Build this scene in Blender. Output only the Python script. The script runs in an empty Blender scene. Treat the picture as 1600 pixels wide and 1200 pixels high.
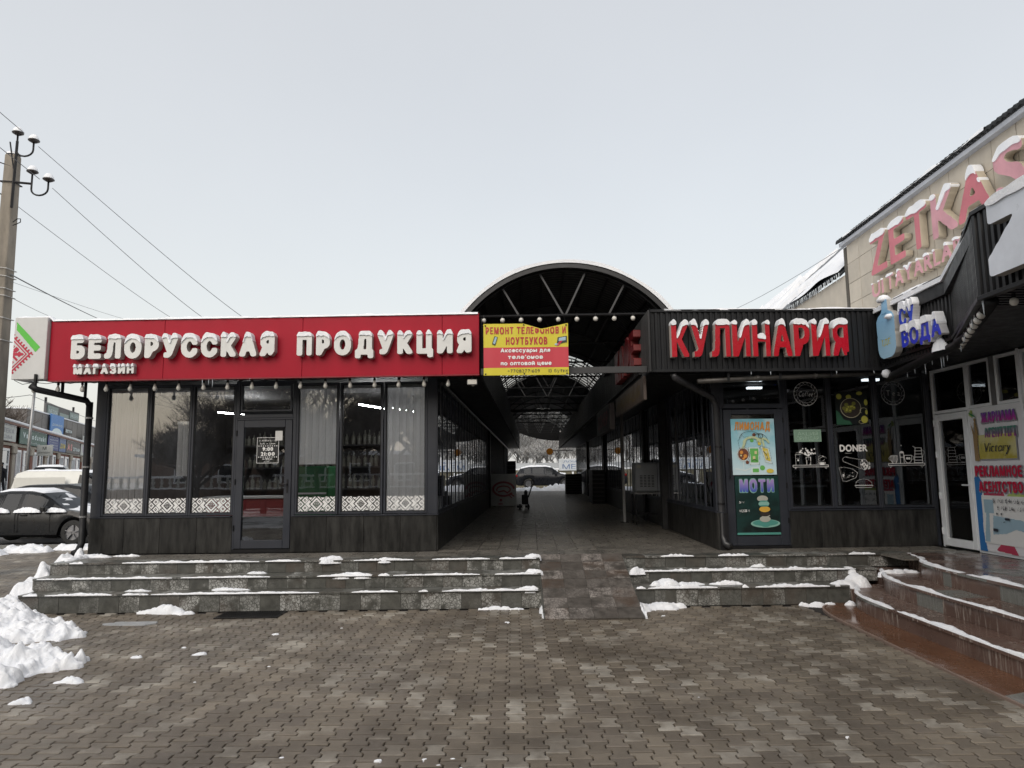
import bpy, bmesh, math, random
import numpy as np
from mathutils import Vector, Matrix, noise as mn
from mathutils.geometry import tessellate_polygon
from math import sin, cos, pi, radians, sqrt, atan2, hypot, exp

# ------------------------------------------------------------------ camera, sky, sun
S = bpy.context.scene
COL = S.collection
FPX = 1110.0; PITCH = math.atan(138 / FPX); ROLL = -0.0118; EYE = 1.85
cam_data = bpy.data.cameras.new('camera'); cam_data.sensor_width = 36; cam_data.lens = FPX / 1600 * 36
cam_data.clip_start = 0.05; cam_data.clip_end = 2000
cam = bpy.data.objects.new('camera', cam_data); COL.objects.link(cam)
CAMR = Matrix.Rotation(pi / 2 + PITCH, 4, 'X') @ Matrix.Rotation(ROLL, 4, 'Z')
cam.matrix_world = Matrix.Translation((0, 0, EYE)) @ CAMR
S.camera = cam
S.view_settings.view_transform = 'Standard'; S.view_settings.look = 'None'
S.view_settings.exposure = 0.24; S.view_settings.gamma = 1; S.view_settings.use_curve_mapping = False
S.cycles.max_bounces = 7; S.cycles.transparent_max_bounces = 16; S.cycles.diffuse_bounces = 3
S.cycles.glossy_bounces = 3; S.cycles.transmission_bounces = 4
S.cycles.caustics_reflective = False; S.cycles.caustics_refractive = False

SUN_EL, SUN_ROT = radians(38), radians(200)
world = bpy.data.worlds.new('World'); S.world = world; world.use_nodes = True
nt = world.node_tree; nt.nodes.clear()
wo = nt.nodes.new('ShaderNodeOutputWorld')
skyt = nt.nodes.new('ShaderNodeTexSky'); skyt.sky_type = 'NISHITA'; skyt.sun_disc = False
skyt.sun_elevation = SUN_EL; skyt.sun_rotation = SUN_ROT; skyt.air_density = 1.5; skyt.dust_density = 4
b1 = nt.nodes.new('ShaderNodeBackground'); b1.inputs['Strength'].default_value = 0.05; b1.inputs['Strength'].default_value = 0.05
nt.links.new(skyt.outputs[0], b1.inputs['Color'])
b2 = nt.nodes.new('ShaderNodeBackground'); b2.inputs['Strength'].default_value = 0.635
tc = nt.nodes.new('ShaderNodeTexCoord'); sx = nt.nodes.new('ShaderNodeSeparateXYZ')
nt.links.new(tc.outputs['Generated'], sx.inputs[0])
rm = nt.nodes.new('ShaderNodeMapRange'); rm.inputs[1].default_value = 0.0; rm.inputs[2].default_value = 0.75
rm.inputs[3].default_value = 0.0; rm.inputs[4].default_value = 1.0
nt.links.new(sx.outputs[2], rm.inputs[0])
ns = nt.nodes.new('ShaderNodeTexNoise'); ns.inputs['Scale'].default_value = 1.7; ns.inputs['Detail'].default_value = 5
ns.inputs['Roughness'].default_value = 0.55
nt.links.new(tc.outputs['Generated'], ns.inputs['Vector'])
ma = nt.nodes.new('ShaderNodeMath'); ma.operation = 'MULTIPLY_ADD'; ma.inputs[1].default_value = 0.9; ma.inputs[2].default_value = -0.45
nt.links.new(ns.outputs[0], ma.inputs[0])
mb_ = nt.nodes.new('ShaderNodeMath'); mb_.operation = 'ADD'
nt.links.new(rm.outputs[0], mb_.inputs[0]); nt.links.new(ma.outputs[0], mb_.inputs[1])
cr = nt.nodes.new('ShaderNodeValToRGB')
cr.color_ramp.elements[0].color = (0.90, 0.885, 0.86, 1); cr.color_ramp.elements[1].color = (0.755, 0.745, 0.728, 1)
nt.links.new(mb_.outputs[0], cr.inputs[0]); nt.links.new(cr.outputs[0], b2.inputs['Color'])
ad = nt.nodes.new('ShaderNodeAddShader')
nt.links.new(b1.outputs[0], ad.inputs[0]); nt.links.new(b2.outputs[0], ad.inputs[1]); nt.links.new(ad.outputs[0], wo.inputs[0])
sd = bpy.data.lights.new('sun', 'SUN'); sd.energy = 1.3; sd.angle = radians(50); sd.color = (1, 0.97, 0.93)
sun = bpy.data.objects.new('sun', sd); COL.objects.link(sun)
sdir = Vector((sin(SUN_ROT) * cos(SUN_EL), cos(SUN_ROT) * cos(SUN_EL), sin(SUN_EL)))
sun.rotation_euler = sdir.to_track_quat('Z', 'Y').to_euler(); sun.location = sdir * 60

rnd = random.Random(7)

# ------------------------------------------------------------------ geometry helpers
def project(p):
    q = CAMR.to_3x3().transposed() @ (Vector(p) - Vector((0, 0, EYE)))
    if q.z > -0.05: return None
    return 800 + FPX * q.x / -q.z, 600 - FPX * q.y / -q.z

class MB:
    def __init__(s): s.v = []; s.f = []; s.m = []
    def add(s, vs, fs, mi=0):
        n = len(s.v); s.v += [tuple(v) for v in vs]
        for f in fs: s.f.append(tuple(i + n for i in f)); s.m.append(mi)
        return s
    def box(s, x0, y0, z0, x1, y1, z1, mi=0):
        if x1 < x0: x0, x1 = x1, x0
        if y1 < y0: y0, y1 = y1, y0
        if z1 < z0: z0, z1 = z1, z0
        vs = [(x0, y0, z0), (x1, y0, z0), (x1, y1, z0), (x0, y1, z0), (x0, y0, z1), (x1, y0, z1), (x1, y1, z1), (x0, y1, z1)]
        return s.add(vs, [(0, 3, 2, 1), (4, 5, 6, 7), (0, 1, 5, 4), (1, 2, 6, 5), (2, 3, 7, 6), (3, 0, 4, 7)], mi)
    def prism(s, poly, z0, z1, mi=0):
        n = len(poly); vs = [(x, y, z0) for x, y in poly] + [(x, y, z1) for x, y in poly]
        fs = [(i, (i + 1) % n, (i + 1) % n + n, i + n) for i in range(n)]
        s.add(vs, fs, mi)
        tr = tessellate_polygon([[Vector((x, y, 0)) for x, y in poly]])
        s.add(vs[:n], [(a, c, b) for a, b, c in tr], mi); s.add(vs[n:], tr, mi)
        return s
    def tube(s, pts, r, n=8, mi=0, cap=True):
        pts = [Vector(p) for p in pts]; rs = r if isinstance(r, (list, tuple)) else [r] * len(pts)
        rings = []; up = None
        for i, p in enumerate(pts):
            d = (pts[min(i + 1, len(pts) - 1)] - pts[max(i - 1, 0)])
            if d.length < 1e-9: d = Vector((0, 0, 1))
            d.normalize()
            if up is None: up = Vector((0, 0, 1)) if abs(d.z) < .9 else Vector((1, 0, 0))
            a = d.cross(up)
            if a.length < 1e-4: a = d.cross(Vector((0, 1, 0.3)))
            a.normalize(); b = a.cross(d); up = b
            rings.append([p + (a * cos(2 * pi * k / n) + b * sin(2 * pi * k / n)) * rs[i] for k in range(n)])
        vs = [v for rg in rings for v in rg]; fs = []
        for i in range(len(pts) - 1):
            for k in range(n): fs.append((i * n + k, i * n + (k + 1) % n, (i + 1) * n + (k + 1) % n, (i + 1) * n + k))
        if cap: fs.append(tuple(range(n - 1, -1, -1))); fs.append(tuple((len(pts) - 1) * n + k for k in range(n)))
        return s.add(vs, fs, mi)
    def bar(s, a, b, w, h, mi=0):
        a, b = Vector(a), Vector(b); d = (b - a).normalized(); up = Vector((0, 0, 1)) if abs(d.z) < .95 else Vector((0, 1, 0))
        x = d.cross(up).normalized(); z = x.cross(d)
        vs = [p + x * (w / 2 * sx_) + z * (h / 2 * sz_) for p in (a, b) for sx_, sz_ in ((-1, -1), (1, -1), (1, 1), (-1, 1))]
        return s.add(vs, [(0, 1, 2, 3), (7, 6, 5, 4), (0, 4, 5, 1), (1, 5, 6, 2), (2, 6, 7, 3), (3, 7, 4, 0)], mi)
    def lathe(s, prof, c=(0, 0, 0), n=16, mi=0, axis='z'):
        vs = []
        for r, z in prof:
            for k in range(n):
                a = 2 * pi * k / n; x, y = r * cos(a), r * sin(a)
                if axis == 'z': vs.append((c[0] + x, c[1] + y, c[2] + z))
                elif axis == 'y': vs.append((c[0] + x, c[1] + z, c[2] + y))
                else: vs.append((c[0] + z, c[1] + x, c[2] + y))
        fs = [(i * n + k, i * n + (k + 1) % n, (i + 1) * n + (k + 1) % n, (i + 1) * n + k) for i in range(len(prof) - 1) for k in range(n)]
        if axis == 'y': fs = [f[::-1] for f in fs]
        return s.add(vs, fs, mi)
    def grid(s, fn, nu, nv, mi=0):
        vs = [fn(i / nu, j / nv) for j in range(nv + 1) for i in range(nu + 1)]
        fs = [(j * (nu + 1) + i, j * (nu + 1) + i + 1, (j + 1) * (nu + 1) + i + 1, (j + 1) * (nu + 1) + i) for j in range(nv) for i in range(nu)]
        return s.add(vs, fs, mi)
    def mapped(s, M_):
        s.v = [tuple(M_ @ Vector(v)) for v in s.v]; return s

I4 = Matrix.Identity(4)
WM = {}
def frame(x, y, ang, z=0): return Matrix.Translation((x, y, z)) @ Matrix.Rotation(ang, 4, 'Z')

def mesh_of(name, mb, mats, M_=None, smooth=False):
    me = bpy.data.meshes.new(name)
    vs = mb.v if M_ is None else [tuple(M_ @ Vector(v)) for v in mb.v]
    me.from_pydata(vs, [], mb.f)
    if not isinstance(mats, (list, tuple)): mats = [mats]
    for m in mats: me.materials.append(m)
    if len(mats) > 1: me.polygons.foreach_set('material_index', mb.m)
    if smooth: me.polygons.foreach_set('use_smooth', [True] * len(me.polygons))
    me.validate(); me.update()
    return me

def tag(o, label=None, cat=None, group=None, kind=None):
    if label: o['label'] = label
    if cat: o['category'] = cat
    if group: o['group'] = group
    if kind: o['kind'] = kind
    return o

def thing(name, label, cat, loc=(0, 0, 0), ang=0, group=None, kind=None, M_=None):
    o = bpy.data.objects.new(name, None); COL.objects.link(o); o.empty_display_size = .2
    m = M_ if M_ is not None else Matrix.Translation(loc) @ Matrix.Rotation(ang, 4, 'Z')
    o.matrix_world = m; WM[o] = m.copy()
    return tag(o, label, cat, group, kind)

def obj(name, mb, mat, parent=None, fr=I4, bevel=0, smooth=False, label=None, cat=None, group=None, kind=None, seg=1):
    if not mb.v: return None
    if parent is not None:
        m = WM[parent].inverted() @ fr
        me = mesh_of(name, mb, mat, m, smooth)
        o = bpy.data.objects.new(name, me); COL.objects.link(o); o.parent = parent; WM[o] = WM[parent]
    else:
        vs = [fr @ Vector(v) for v in mb.v]
        lo = [min(v[k] for v in vs) for k in range(3)]; hi = [max(v[k] for v in vs) for k in range(3)]
        pv = Matrix.Translation(((lo[0] + hi[0]) / 2, (lo[1] + hi[1]) / 2, lo[2]))
        me = mesh_of(name, mb, mat, pv.inverted() @ fr, smooth)
        o = bpy.data.objects.new(name, me); COL.objects.link(o); o.matrix_world = pv; WM[o] = pv
    if bevel:
        b = o.modifiers.new('bevel', 'BEVEL'); b.width = bevel; b.segments = seg; b.limit_method = 'ANGLE'; b.angle_limit = radians(40)
    return tag(o, label, cat, group, kind)

def place(name, me, parent, M_world, label=None):
    """a piece sharing mesh data, put at a world matrix under a parent"""
    o = bpy.data.objects.new(name, me); COL.objects.link(o)
    if parent is not None:
        o.parent = parent; o.matrix_local = WM[parent].inverted() @ M_world
    else: o.matrix_world = M_world
    WM[o] = M_world
    if label: o['label'] = label
    return o

def copy_tree(o, M_world=None, parent=None):
    c = o.copy(); COL.objects.link(c)
    if parent is not None: c.parent = parent
    elif M_world is not None: c.matrix_world = M_world; WM[c] = M_world.copy()
    for ch in [x for x in KIDS.get(o, [])]: copy_tree(ch, None, c)
    return c
KIDS = {}
def note_kids(root):
    KIDS.clear()
    todo = [root]
    allo = list(COL.objects)
    while todo:
        r = todo.pop(); ks = [x for x in allo if x.parent == r]; KIDS[r] = ks; todo += ks

# ------------------------------------------------------------------ materials
MATS = {}
def nodes_of(name):
    m = bpy.data.materials.new(name); m.use_nodes = True; t = m.node_tree
    return m, t, t.nodes['Principled BSDF'], t.nodes.new, t.links.new
def mathn(t, op, a, b=None, c=None):
    n = t.nodes.new('ShaderNodeMath'); n.operation = op
    for i, v in enumerate((a, b, c)):
        if v is None: continue
        if isinstance(v, (int, float)): n.inputs[i].default_value = v
        else: t.links.new(v, n.inputs[i])
    return n.outputs[0]
def mixc(t, f, a, b):
    n = t.nodes.new('ShaderNodeMix'); n.data_type = 'RGBA'
    for i, v in ((0, f), (6, a), (7, b)):
        if isinstance(v, (int, float)): n.inputs[i].default_value = v
        elif isinstance(v, tuple): n.inputs[i].default_value = (*v, 1) if len(v) == 3 else v
        else: t.links.new(v, n.inputs[i])
    return n.outputs[2]
def noisen(t, vec, scale, detail=4, rough=.55):
    n = t.nodes.new('ShaderNodeTexNoise'); n.inputs['Scale'].default_value = scale; n.inputs['Detail'].default_value = detail
    n.inputs['Roughness'].default_value = rough
    if vec is not None: t.links.new(vec, n.inputs['Vector'])
    return n.outputs[0]
def rampn(t, f, a, b, lo=0., hi=1.):
    n = t.nodes.new('ShaderNodeMapRange'); n.clamp = True
    for i, v in ((1, a), (2, b), (3, lo), (4, hi)): n.inputs[i].default_value = v
    t.links.new(f, n.inputs[0]); return n.outputs[0]
def worldpos(t): return t.nodes.new('ShaderNodeNewGeometry').outputs['Position']
def scaled(t, vec, s):
    n = t.nodes.new('ShaderNodeMapping'); n.inputs['Scale'].default_value = s; t.links.new(vec, n.inputs[0]); return n.outputs[0]
def bumpn(t, h, strength, dist=.01):
    b = t.nodes.new('ShaderNodeBump'); b.inputs['Strength'].default_value = strength; b.inputs['Distance'].default_value = dist
    t.links.new(h, b.inputs['Height']); return b.outputs[0]

def mat(name, col, rough=.6, metal=0, var=.12, scale=3, bump=0, bscale=40, spec=.5, dirt=0, rvar=.08, stretch=(1, 1, 1), orand=0, emis=None):
    if name in MATS: return MATS[name]
    m, t, p, N, Lk = nodes_of(name)
    pos = scaled(t, worldpos(t), stretch)
    n1 = noisen(t, pos, scale, 6, .6)
    f = rampn(t, n1, .3, .7)
    a = tuple(min(1, c * (1 - var)) for c in col); b = tuple(min(1, c * (1 + var)) for c in col)
    c = mixc(t, f, a, b)
    if dirt:
        n2 = noisen(t, scaled(t, worldpos(t), (1, 1, .25)), 5, 6, .65)
        d = rampn(t, n2, .45, .75, 0, dirt)
        c = mixc(t, d, c, tuple(x * .35 + .02 for x in col))
    if orand:
        oi = N('ShaderNodeObjectInfo').outputs['Random']
        k = mathn(t, 'MULTIPLY_ADD', oi, orand * 2, 1 - orand)
        vm = N('ShaderNodeVectorMath'); vm.operation = 'SCALE'; Lk(c, vm.inputs[0]); Lk(k, vm.inputs['Scale']); c = vm.outputs[0]
    Lk(c, p.inputs['Base Color'])
    r = rampn(t, noisen(t, pos, scale * 2.3, 4), .3, .7, max(0, rough - rvar), min(1, rough + rvar)); Lk(r, p.inputs['Roughness'])
    p.inputs['Metallic'].default_value = metal; p.inputs['Specular IOR Level'].default_value = spec
    if bump: Lk(bumpn(t, noisen(t, pos, bscale, 5, .6), bump), p.inputs['Normal'])
    if emis:
        p.inputs['Emission Color'].default_value = (*emis[0], 1); p.inputs['Emission Strength'].default_value = emis[1]
    MATS[name] = m; return m

def flat(name, col, rough=.5, **k): return mat(name, col, rough, var=.03, rvar=.02, **k)

def glass_mat(name, tint=(.55, .58, .6), gloss=1.0, ior=1.55, wav=.0):
    if name in MATS: return MATS[name]
    m, t, p, N, Lk = nodes_of(name); t.nodes.remove(p)
    out = t.nodes['Material Output']
    tr = N('ShaderNodeBsdfTransparent'); tr.inputs[0].default_value = (*tint, 1)
    gl = N('ShaderNodeBsdfGlossy'); gl.inputs['Roughness'].default_value = .012; gl.inputs[0].default_value = (.95, .97, 1, 1)
    fr = N('ShaderNodeFresnel'); fr.inputs[0].default_value = ior
    k = mathn(t, 'MULTIPLY', fr.outputs[0], gloss); k = mathn(t, 'MINIMUM', k, 1.0)
    if wav:
        nrm = bumpn(t, noisen(t, worldpos(t), 2.2, 2), wav, .02); Lk(nrm, gl.inputs['Normal'])
    mx = N('ShaderNodeMixShader'); Lk(k, mx.inputs[0]); Lk(tr.outputs[0], mx.inputs[1]); Lk(gl.outputs[0], mx.inputs[2]); Lk(mx.outputs[0], out.inputs[0])
    MATS[name] = m; return m

def gradient_mat(name, c0, c1, z0, z1, rough=.4, extra=None):
    """print whose colour runs from c0 (z0) to c1 (z1), as the print itself does"""
    if name in MATS: return MATS[name]
    m, t, p, N, Lk = nodes_of(name)
    s = N('ShaderNodeSeparateXYZ'); Lk(worldpos(t), s.inputs[0])
    f = rampn(t, s.outputs[2], z0, z1); c = mixc(t, f, c0, c1)
    if extra:
        c = mixc(t, rampn(t, noisen(t, worldpos(t), extra[1], 3), .45, .6, 0, extra[2]), c, extra[0])
    Lk(c, p.inputs['Base Color']); p.inputs['Roughness'].default_value = rough
    MATS[name] = m; return m

def snow_material():
    m, t, p, N, Lk = nodes_of('snow')
    pos = worldpos(t)
    n = noisen(t, pos, 5, 6, .6)
    c = mixc(t, rampn(t, n, .35, .65), (.80, .82, .86), (.88, .89, .91))
    d = mathn(t, 'MAXIMUM', rampn(t, noisen(t, pos, 2.1, 8, .75), .60, .78, 0, .3), rampn(t, noisen(t, pos, 45, 4, .8), .66, .76, 0, .5))
    c = mixc(t, d, c, (.42, .40, .38)); Lk(c, p.inputs['Base Color'])
    p.inputs['Roughness'].default_value = .65; p.inputs['Specular IOR Level'].default_value = .25
    h = mathn(t, 'ADD', noisen(t, pos, 28, 6, .65), mathn(t, 'MULTIPLY', noisen(t, pos, 120, 3), .35))
    Lk(bumpn(t, h, .55, .02), p.inputs['Normal']); MATS['snow'] = m
    return m
SNOW = snow_material()

def paver_material():
    m, t, p, N, Lk = nodes_of('paver_concrete')
    g = N('ShaderNodeNewGeometry'); oi = N('ShaderNodeObjectInfo')
    rv = mathn(t, 'FRACT', mathn(t, 'ADD', g.outputs['Random Per Island'], oi.outputs['Random']))
    pos = g.outputs['Position']
    c = mixc(t, rv, (.142, .118, .089), (.245, .206, .157))
    red = mathn(t, 'FRACT', mathn(t, 'MULTIPLY', rv, 7.3))
    c = mixc(t, rampn(t, red, .6, .95, 0, .4), c, (.125, .104, .088))
    # pale dry scale on single stones, gathered in loose drifts
    big = rampn(t, noisen(t, pos, .8, 4), .42, .58)
    pick = rampn(t, mathn(t, 'FRACT', mathn(t, 'MULTIPLY', rv, 13.7)), .72, .76)
    blot = rampn(t, noisen(t, pos, 9, 5, .65), .30, .50, .25, 1)
    pale = mathn(t, 'MULTIPLY', mathn(t, 'MULTIPLY', pick, big), blot)
    c = mixc(t, mathn(t, 'MULTIPLY', pale, .9), c, (.44, .405, .345))
    fine = noisen(t, pos, 160, 4, .7)
    c = mixc(t, rampn(t, fine, .35, .7, 0, .35), c, (.075, .066, .058))
    stain = rampn(t, noisen(t, pos, .75, 6, .65), .42, .62)
    c = mixc(t, mathn(t, 'MULTIPLY', stain, .74), c, (.072, .058, .043))
    Lk(c, p.inputs['Base Color'])
    wet = rampn(t, noisen(t, pos, .8, 5, .6), .38, .62)
    r = mathn(t, 'MULTIPLY_ADD', wet, -.30, .60); r = mathn(t, 'MULTIPLY_ADD', pale, .2, r); Lk(r, p.inputs['Roughness'])
    p.inputs['Specular IOR Level'].default_value = .5
    Lk(bumpn(t, mathn(t, 'ADD', fine, noisen(t, pos, 30, 4)), .35, .006), p.inputs['Normal'])
    MATS['paver'] = m; return m

def marble_material(name, base=(.054, .054, .048), vein=(.42, .42, .40), amt=1.0, warm=0, rough=.3):
    m, t, p, N, Lk = nodes_of(name)
    g = N('ShaderNodeNewGeometry'); oi = N('ShaderNodeObjectInfo')
    rv = mathn(t, 'FRACT', mathn(t, 'ADD', g.outputs['Random Per Island'], oi.outputs['Random']))
    off = N('ShaderNodeVectorMath'); off.operation = 'ADD'; cmb = N('ShaderNodeCombineXYZ')
    Lk(mathn(t, 'MULTIPLY', rv, 37.), cmb.inputs[0]); Lk(mathn(t, 'MULTIPLY', rv, 91.), cmb.inputs[2])
    Lk(g.outputs['Position'], off.inputs[0]); Lk(cmb.outputs[0], off.inputs[1]); pos = off.outputs[0]
    vo = N('ShaderNodeTexVoronoi'); vo.feature = 'DISTANCE_TO_EDGE'; vo.inputs['Scale'].default_value = 22; Lk(pos, vo.inputs['Vector'])
    cell = rampn(t, vo.outputs['Distance'], .03, .10)
    blot = rampn(t, noisen(t, pos, 4.5, 4, .6), .40, .55)
    lvl = rampn(t, rv, .25, .95, .04, amt)
    k = mathn(t, 'MULTIPLY', mathn(t, 'MULTIPLY', cell, blot), lvl)
    k = mathn(t, 'MULTIPLY', k, rampn(t, noisen(t, pos, 50, 3), .3, .6, .3, 1))
    c = mixc(t, rampn(t, noisen(t, pos, 11, 5), .3, .7), base, tuple(x * 1.9 for x in base))
    if warm: c = mixc(t, mathn(t, 'MULTIPLY', rampn(t, noisen(t, pos, 3, 3), .4, .6), rampn(t, mathn(t, 'FRACT', mathn(t, 'MULTIPLY', rv, 5.1)), .5, .7, 0, warm)), c, (.088, .066, .052))
    c = mixc(t, k, c, vein); Lk(c, p.inputs['Base Color'])
    Lk(mathn(t, 'MULTIPLY_ADD', k, .4, rough), p.inputs['Roughness'])
    Lk(bumpn(t, mathn(t, 'ADD', vo.outputs['Distance'], noisen(t, pos, 40, 4)), .25, .004), p.inputs['Normal'])
    MATS[name] = m; return m

def granite_material(name, base, alt, rough=.12, streak=.5, grey=False):
    """polished granite slabs, wet, with mineral streaks"""
    m, t, p, N, Lk = nodes_of(name)
    g = N('ShaderNodeNewGeometry'); oi = N('ShaderNodeObjectInfo')
    rv = mathn(t, 'FRACT', mathn(t, 'ADD', g.outputs['Random Per Island'], oi.outputs['Random']))
    pos = g.outputs['Position']
    c = mixc(t, rampn(t, noisen(t, pos, 170, 3, .7), .35, .65), base, alt)
    c = mixc(t, rampn(t, noisen(t, pos, 1.6, 5), .35, .65, 0, .5), c, tuple(x * .5 for x in base))
    st = noisen(t, scaled(t, pos, (9, 9, .9)), 3, 4, .6)
    k = mathn(t, 'MULTIPLY', rampn(t, st, .52, .66), rampn(t, rv, .1, .7, 0, streak))
    c = mixc(t, k, c, (.34, .29, .25)); 
    c = mixc(t, rampn(t, rv, .84, .85), c, mixc(t, rampn(t, noisen(t, pos, 120, 3), .4, .6), (.14, .145, .135), (.22, .22, .20)))
    Lk(c, p.inputs['Base Color'])
    Lk(mathn(t, 'ADD', rampn(t, noisen(t, pos, 2.5, 5), .4, .65, rough, rough + .3), mathn(t, 'MULTIPLY', k, .4)), p.inputs['Roughness'])
    MATS[name] = m; return m

# ------------------------------------------------------------------ lettering: raster -> outline -> mesh
CHARS = sorted(set('БЕЛОРУССКАЯПРОДУКЦИЯМАГАЗИНКУЛИНАРИЯРЕМОНТТЕЛЕФОНОВИНОУТБУКОВАксессуары для телефонов по оптовой цене+77082771609 13 бутикСУВОДАЛИМОНАДМОТИ'
                   'ЖАРНАМААГЕНТТІГІРЕКЛАМНОЕАГЕНТСТВОCoffeeTeaDONERVictoryZETKASHUITAYARLAR9:0021:008 701 641 06 62 8 708 246 73 00ЖФЧШЬЫДОНЕРБЛЮДАИНФОРМАЦИЯМЕДИАVaVodunskiDomСупермаркетАптекаРЕЖИМ РАБОТЫШЕБЕЖЦЕННИК'.replace(' ', '')))
GLY = {}
def harvest():
    os_ = []
    for i, ch in enumerate(CHARS):
        cu = bpy.data.curves.new('glyph', 'FONT'); cu.body = ch; cu.resolution_u = 3
        o = bpy.data.objects.new('glyph', cu); COL.objects.link(o); os_.append((ch, o, cu))
    dg = bpy.context.evaluated_depsgraph_get()
    for ch, o, cu in os_:
        e = o.evaluated_get(dg); me = e.to_mesh(); me.calc_loop_triangles()
        vs = np.array([v.co[:2] for v in me.vertices]); tr = np.array([t.vertices[:] for t in me.loop_triangles])
        GLY[ch] = vs[tr] if len(tr) else np.zeros((0, 3, 2)); e.to_mesh_clear()
    for ch, o, cu in os_: bpy.data.objects.remove(o); bpy.data.curves.remove(cu)
harvest()
CAP = float(GLY['Н'][:, :, 1].max()) if len(GLY['Н']) else .7

def raster(tris, W, H, res):
    """tris in metres (origin 0,0) -> coverage mask"""
    w, h = int(W * res) + 1, int(H * res) + 1
    m = np.zeros((h, w), bool)
    for T in tris:
        P = T * res
        x0, y0 = np.floor(P.min(0)).astype(int) - 1; x1, y1 = np.ceil(P.max(0)).astype(int) + 2
        x0, y0 = max(x0, 0), max(y0, 0); x1, y1 = min(x1, w), min(y1, h)
        if x1 <= x0 or y1 <= y0: continue
        X, Y = np.meshgrid(np.arange(x0, x1), np.arange(y0, y1))
        def e(a, b): return (b[0] - a[0]) * (Y - a[1]) - (b[1] - a[1]) * (X - a[0])
        e1, e2, e3 = e(P[0], P[1]), e(P[1], P[2]), e(P[2], P[0])
        ins = ((e1 >= -1e-6) & (e2 >= -1e-6) & (e3 >= -1e-6)) | ((e1 <= 1e-6) & (e2 <= 1e-6) & (e3 <= 1e-6))
        m[y0:y1, x0:x1] |= ins
    return m.astype(float)
def dilate(m, r, square=False):
    k = int(math.ceil(r)); out = m.copy(); P = np.pad(m, k)
    for dy in range(-k, k + 1):
        for dx in range(-k, k + 1):
            if square or dx * dx + dy * dy <= r * r + .5:
                out = np.maximum(out, P[k + dy:k + dy + m.shape[0], k + dx:k + dx + m.shape[1]])
    return out
def blur(m, s):
    if s <= 0: return m
    k = int(3 * s) + 1; x = np.arange(-k, k + 1); g = np.exp(-x * x / (2 * s * s)); g /= g.sum()
    m = np.apply_along_axis(lambda a: np.convolve(a, g, 'same'), 0, m)
    return np.apply_along_axis(lambda a: np.convolve(a, g, 'same'), 1, m)
def contours(f, t=.5, tol=.12):
    f = np.pad(f, 1); b = f > t
    c = b[:-1, :-1] * 1 + b[:-1, 1:] * 2 + b[1:, 1:] * 4 + b[1:, :-1] * 8
    nxt = {}; pt = {}
    def E(i, j, k):
        if k == 0: key = ('h', i, j); a, d = f[i, j], f[i, j + 1]; P = (j + (t - a) / (d - a), i)
        elif k == 2: key = ('h', i + 1, j); a, d = f[i + 1, j], f[i + 1, j + 1]; P = (j + (t - a) / (d - a), i + 1)
        elif k == 3: key = ('v', i, j); a, d = f[i, j], f[i + 1, j]; P = (j, i + (t - a) / (d - a))
        else: key = ('v', i, j + 1); a, d = f[i, j + 1], f[i + 1, j + 1]; P = (j + 1, i + (t - a) / (d - a))
        pt[key] = (P[0] - 1, P[1] - 1); return key
    TB = {1: [(0, 3)], 2: [(1, 0)], 3: [(1, 3)], 4: [(2, 1)], 5: [(0, 3), (2, 1)], 6: [(2, 0)], 7: [(2, 3)], 8: [(3, 2)], 9: [(0, 2)], 10: [(1, 0), (3, 2)], 11: [(1, 2)], 12: [(3, 1)], 13: [(0, 1)], 14: [(3, 0)]}
    for i, j in zip(*np.nonzero((c > 0) & (c < 15))):
        for a, d in TB[int(c[i, j])]: nxt[E(i, j, a)] = E(i, j, d)
    loops = []
    while nxt:
        k0, k = nxt.popitem(); lp = [pt[k0]]
        while k != k0 and k in nxt: lp.append(pt[k]); k = nxt.pop(k)
        if len(lp) < 4: continue
        # simplify
        for _ in range(3):
            out = []; n = len(lp); skip = False
            for q in range(n):
                if skip: skip = False; out.append(lp[q]); continue
                a, p, d = lp[q - 1], lp[q], lp[(q + 1) % n]
                L = hypot(d[0] - a[0], d[1] - a[1])
                dist = abs((d[0] - a[0]) * (p[1] - a[1]) - (d[1] - a[1]) * (p[0] - a[0])) / L if L > 1e-6 else 1
                if dist < tol: skip = True
                else: out.append(p)
            lp = out
            if len(lp) < 5: break
        if len(lp) >= 3: loops.append(lp)
    return loops
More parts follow.
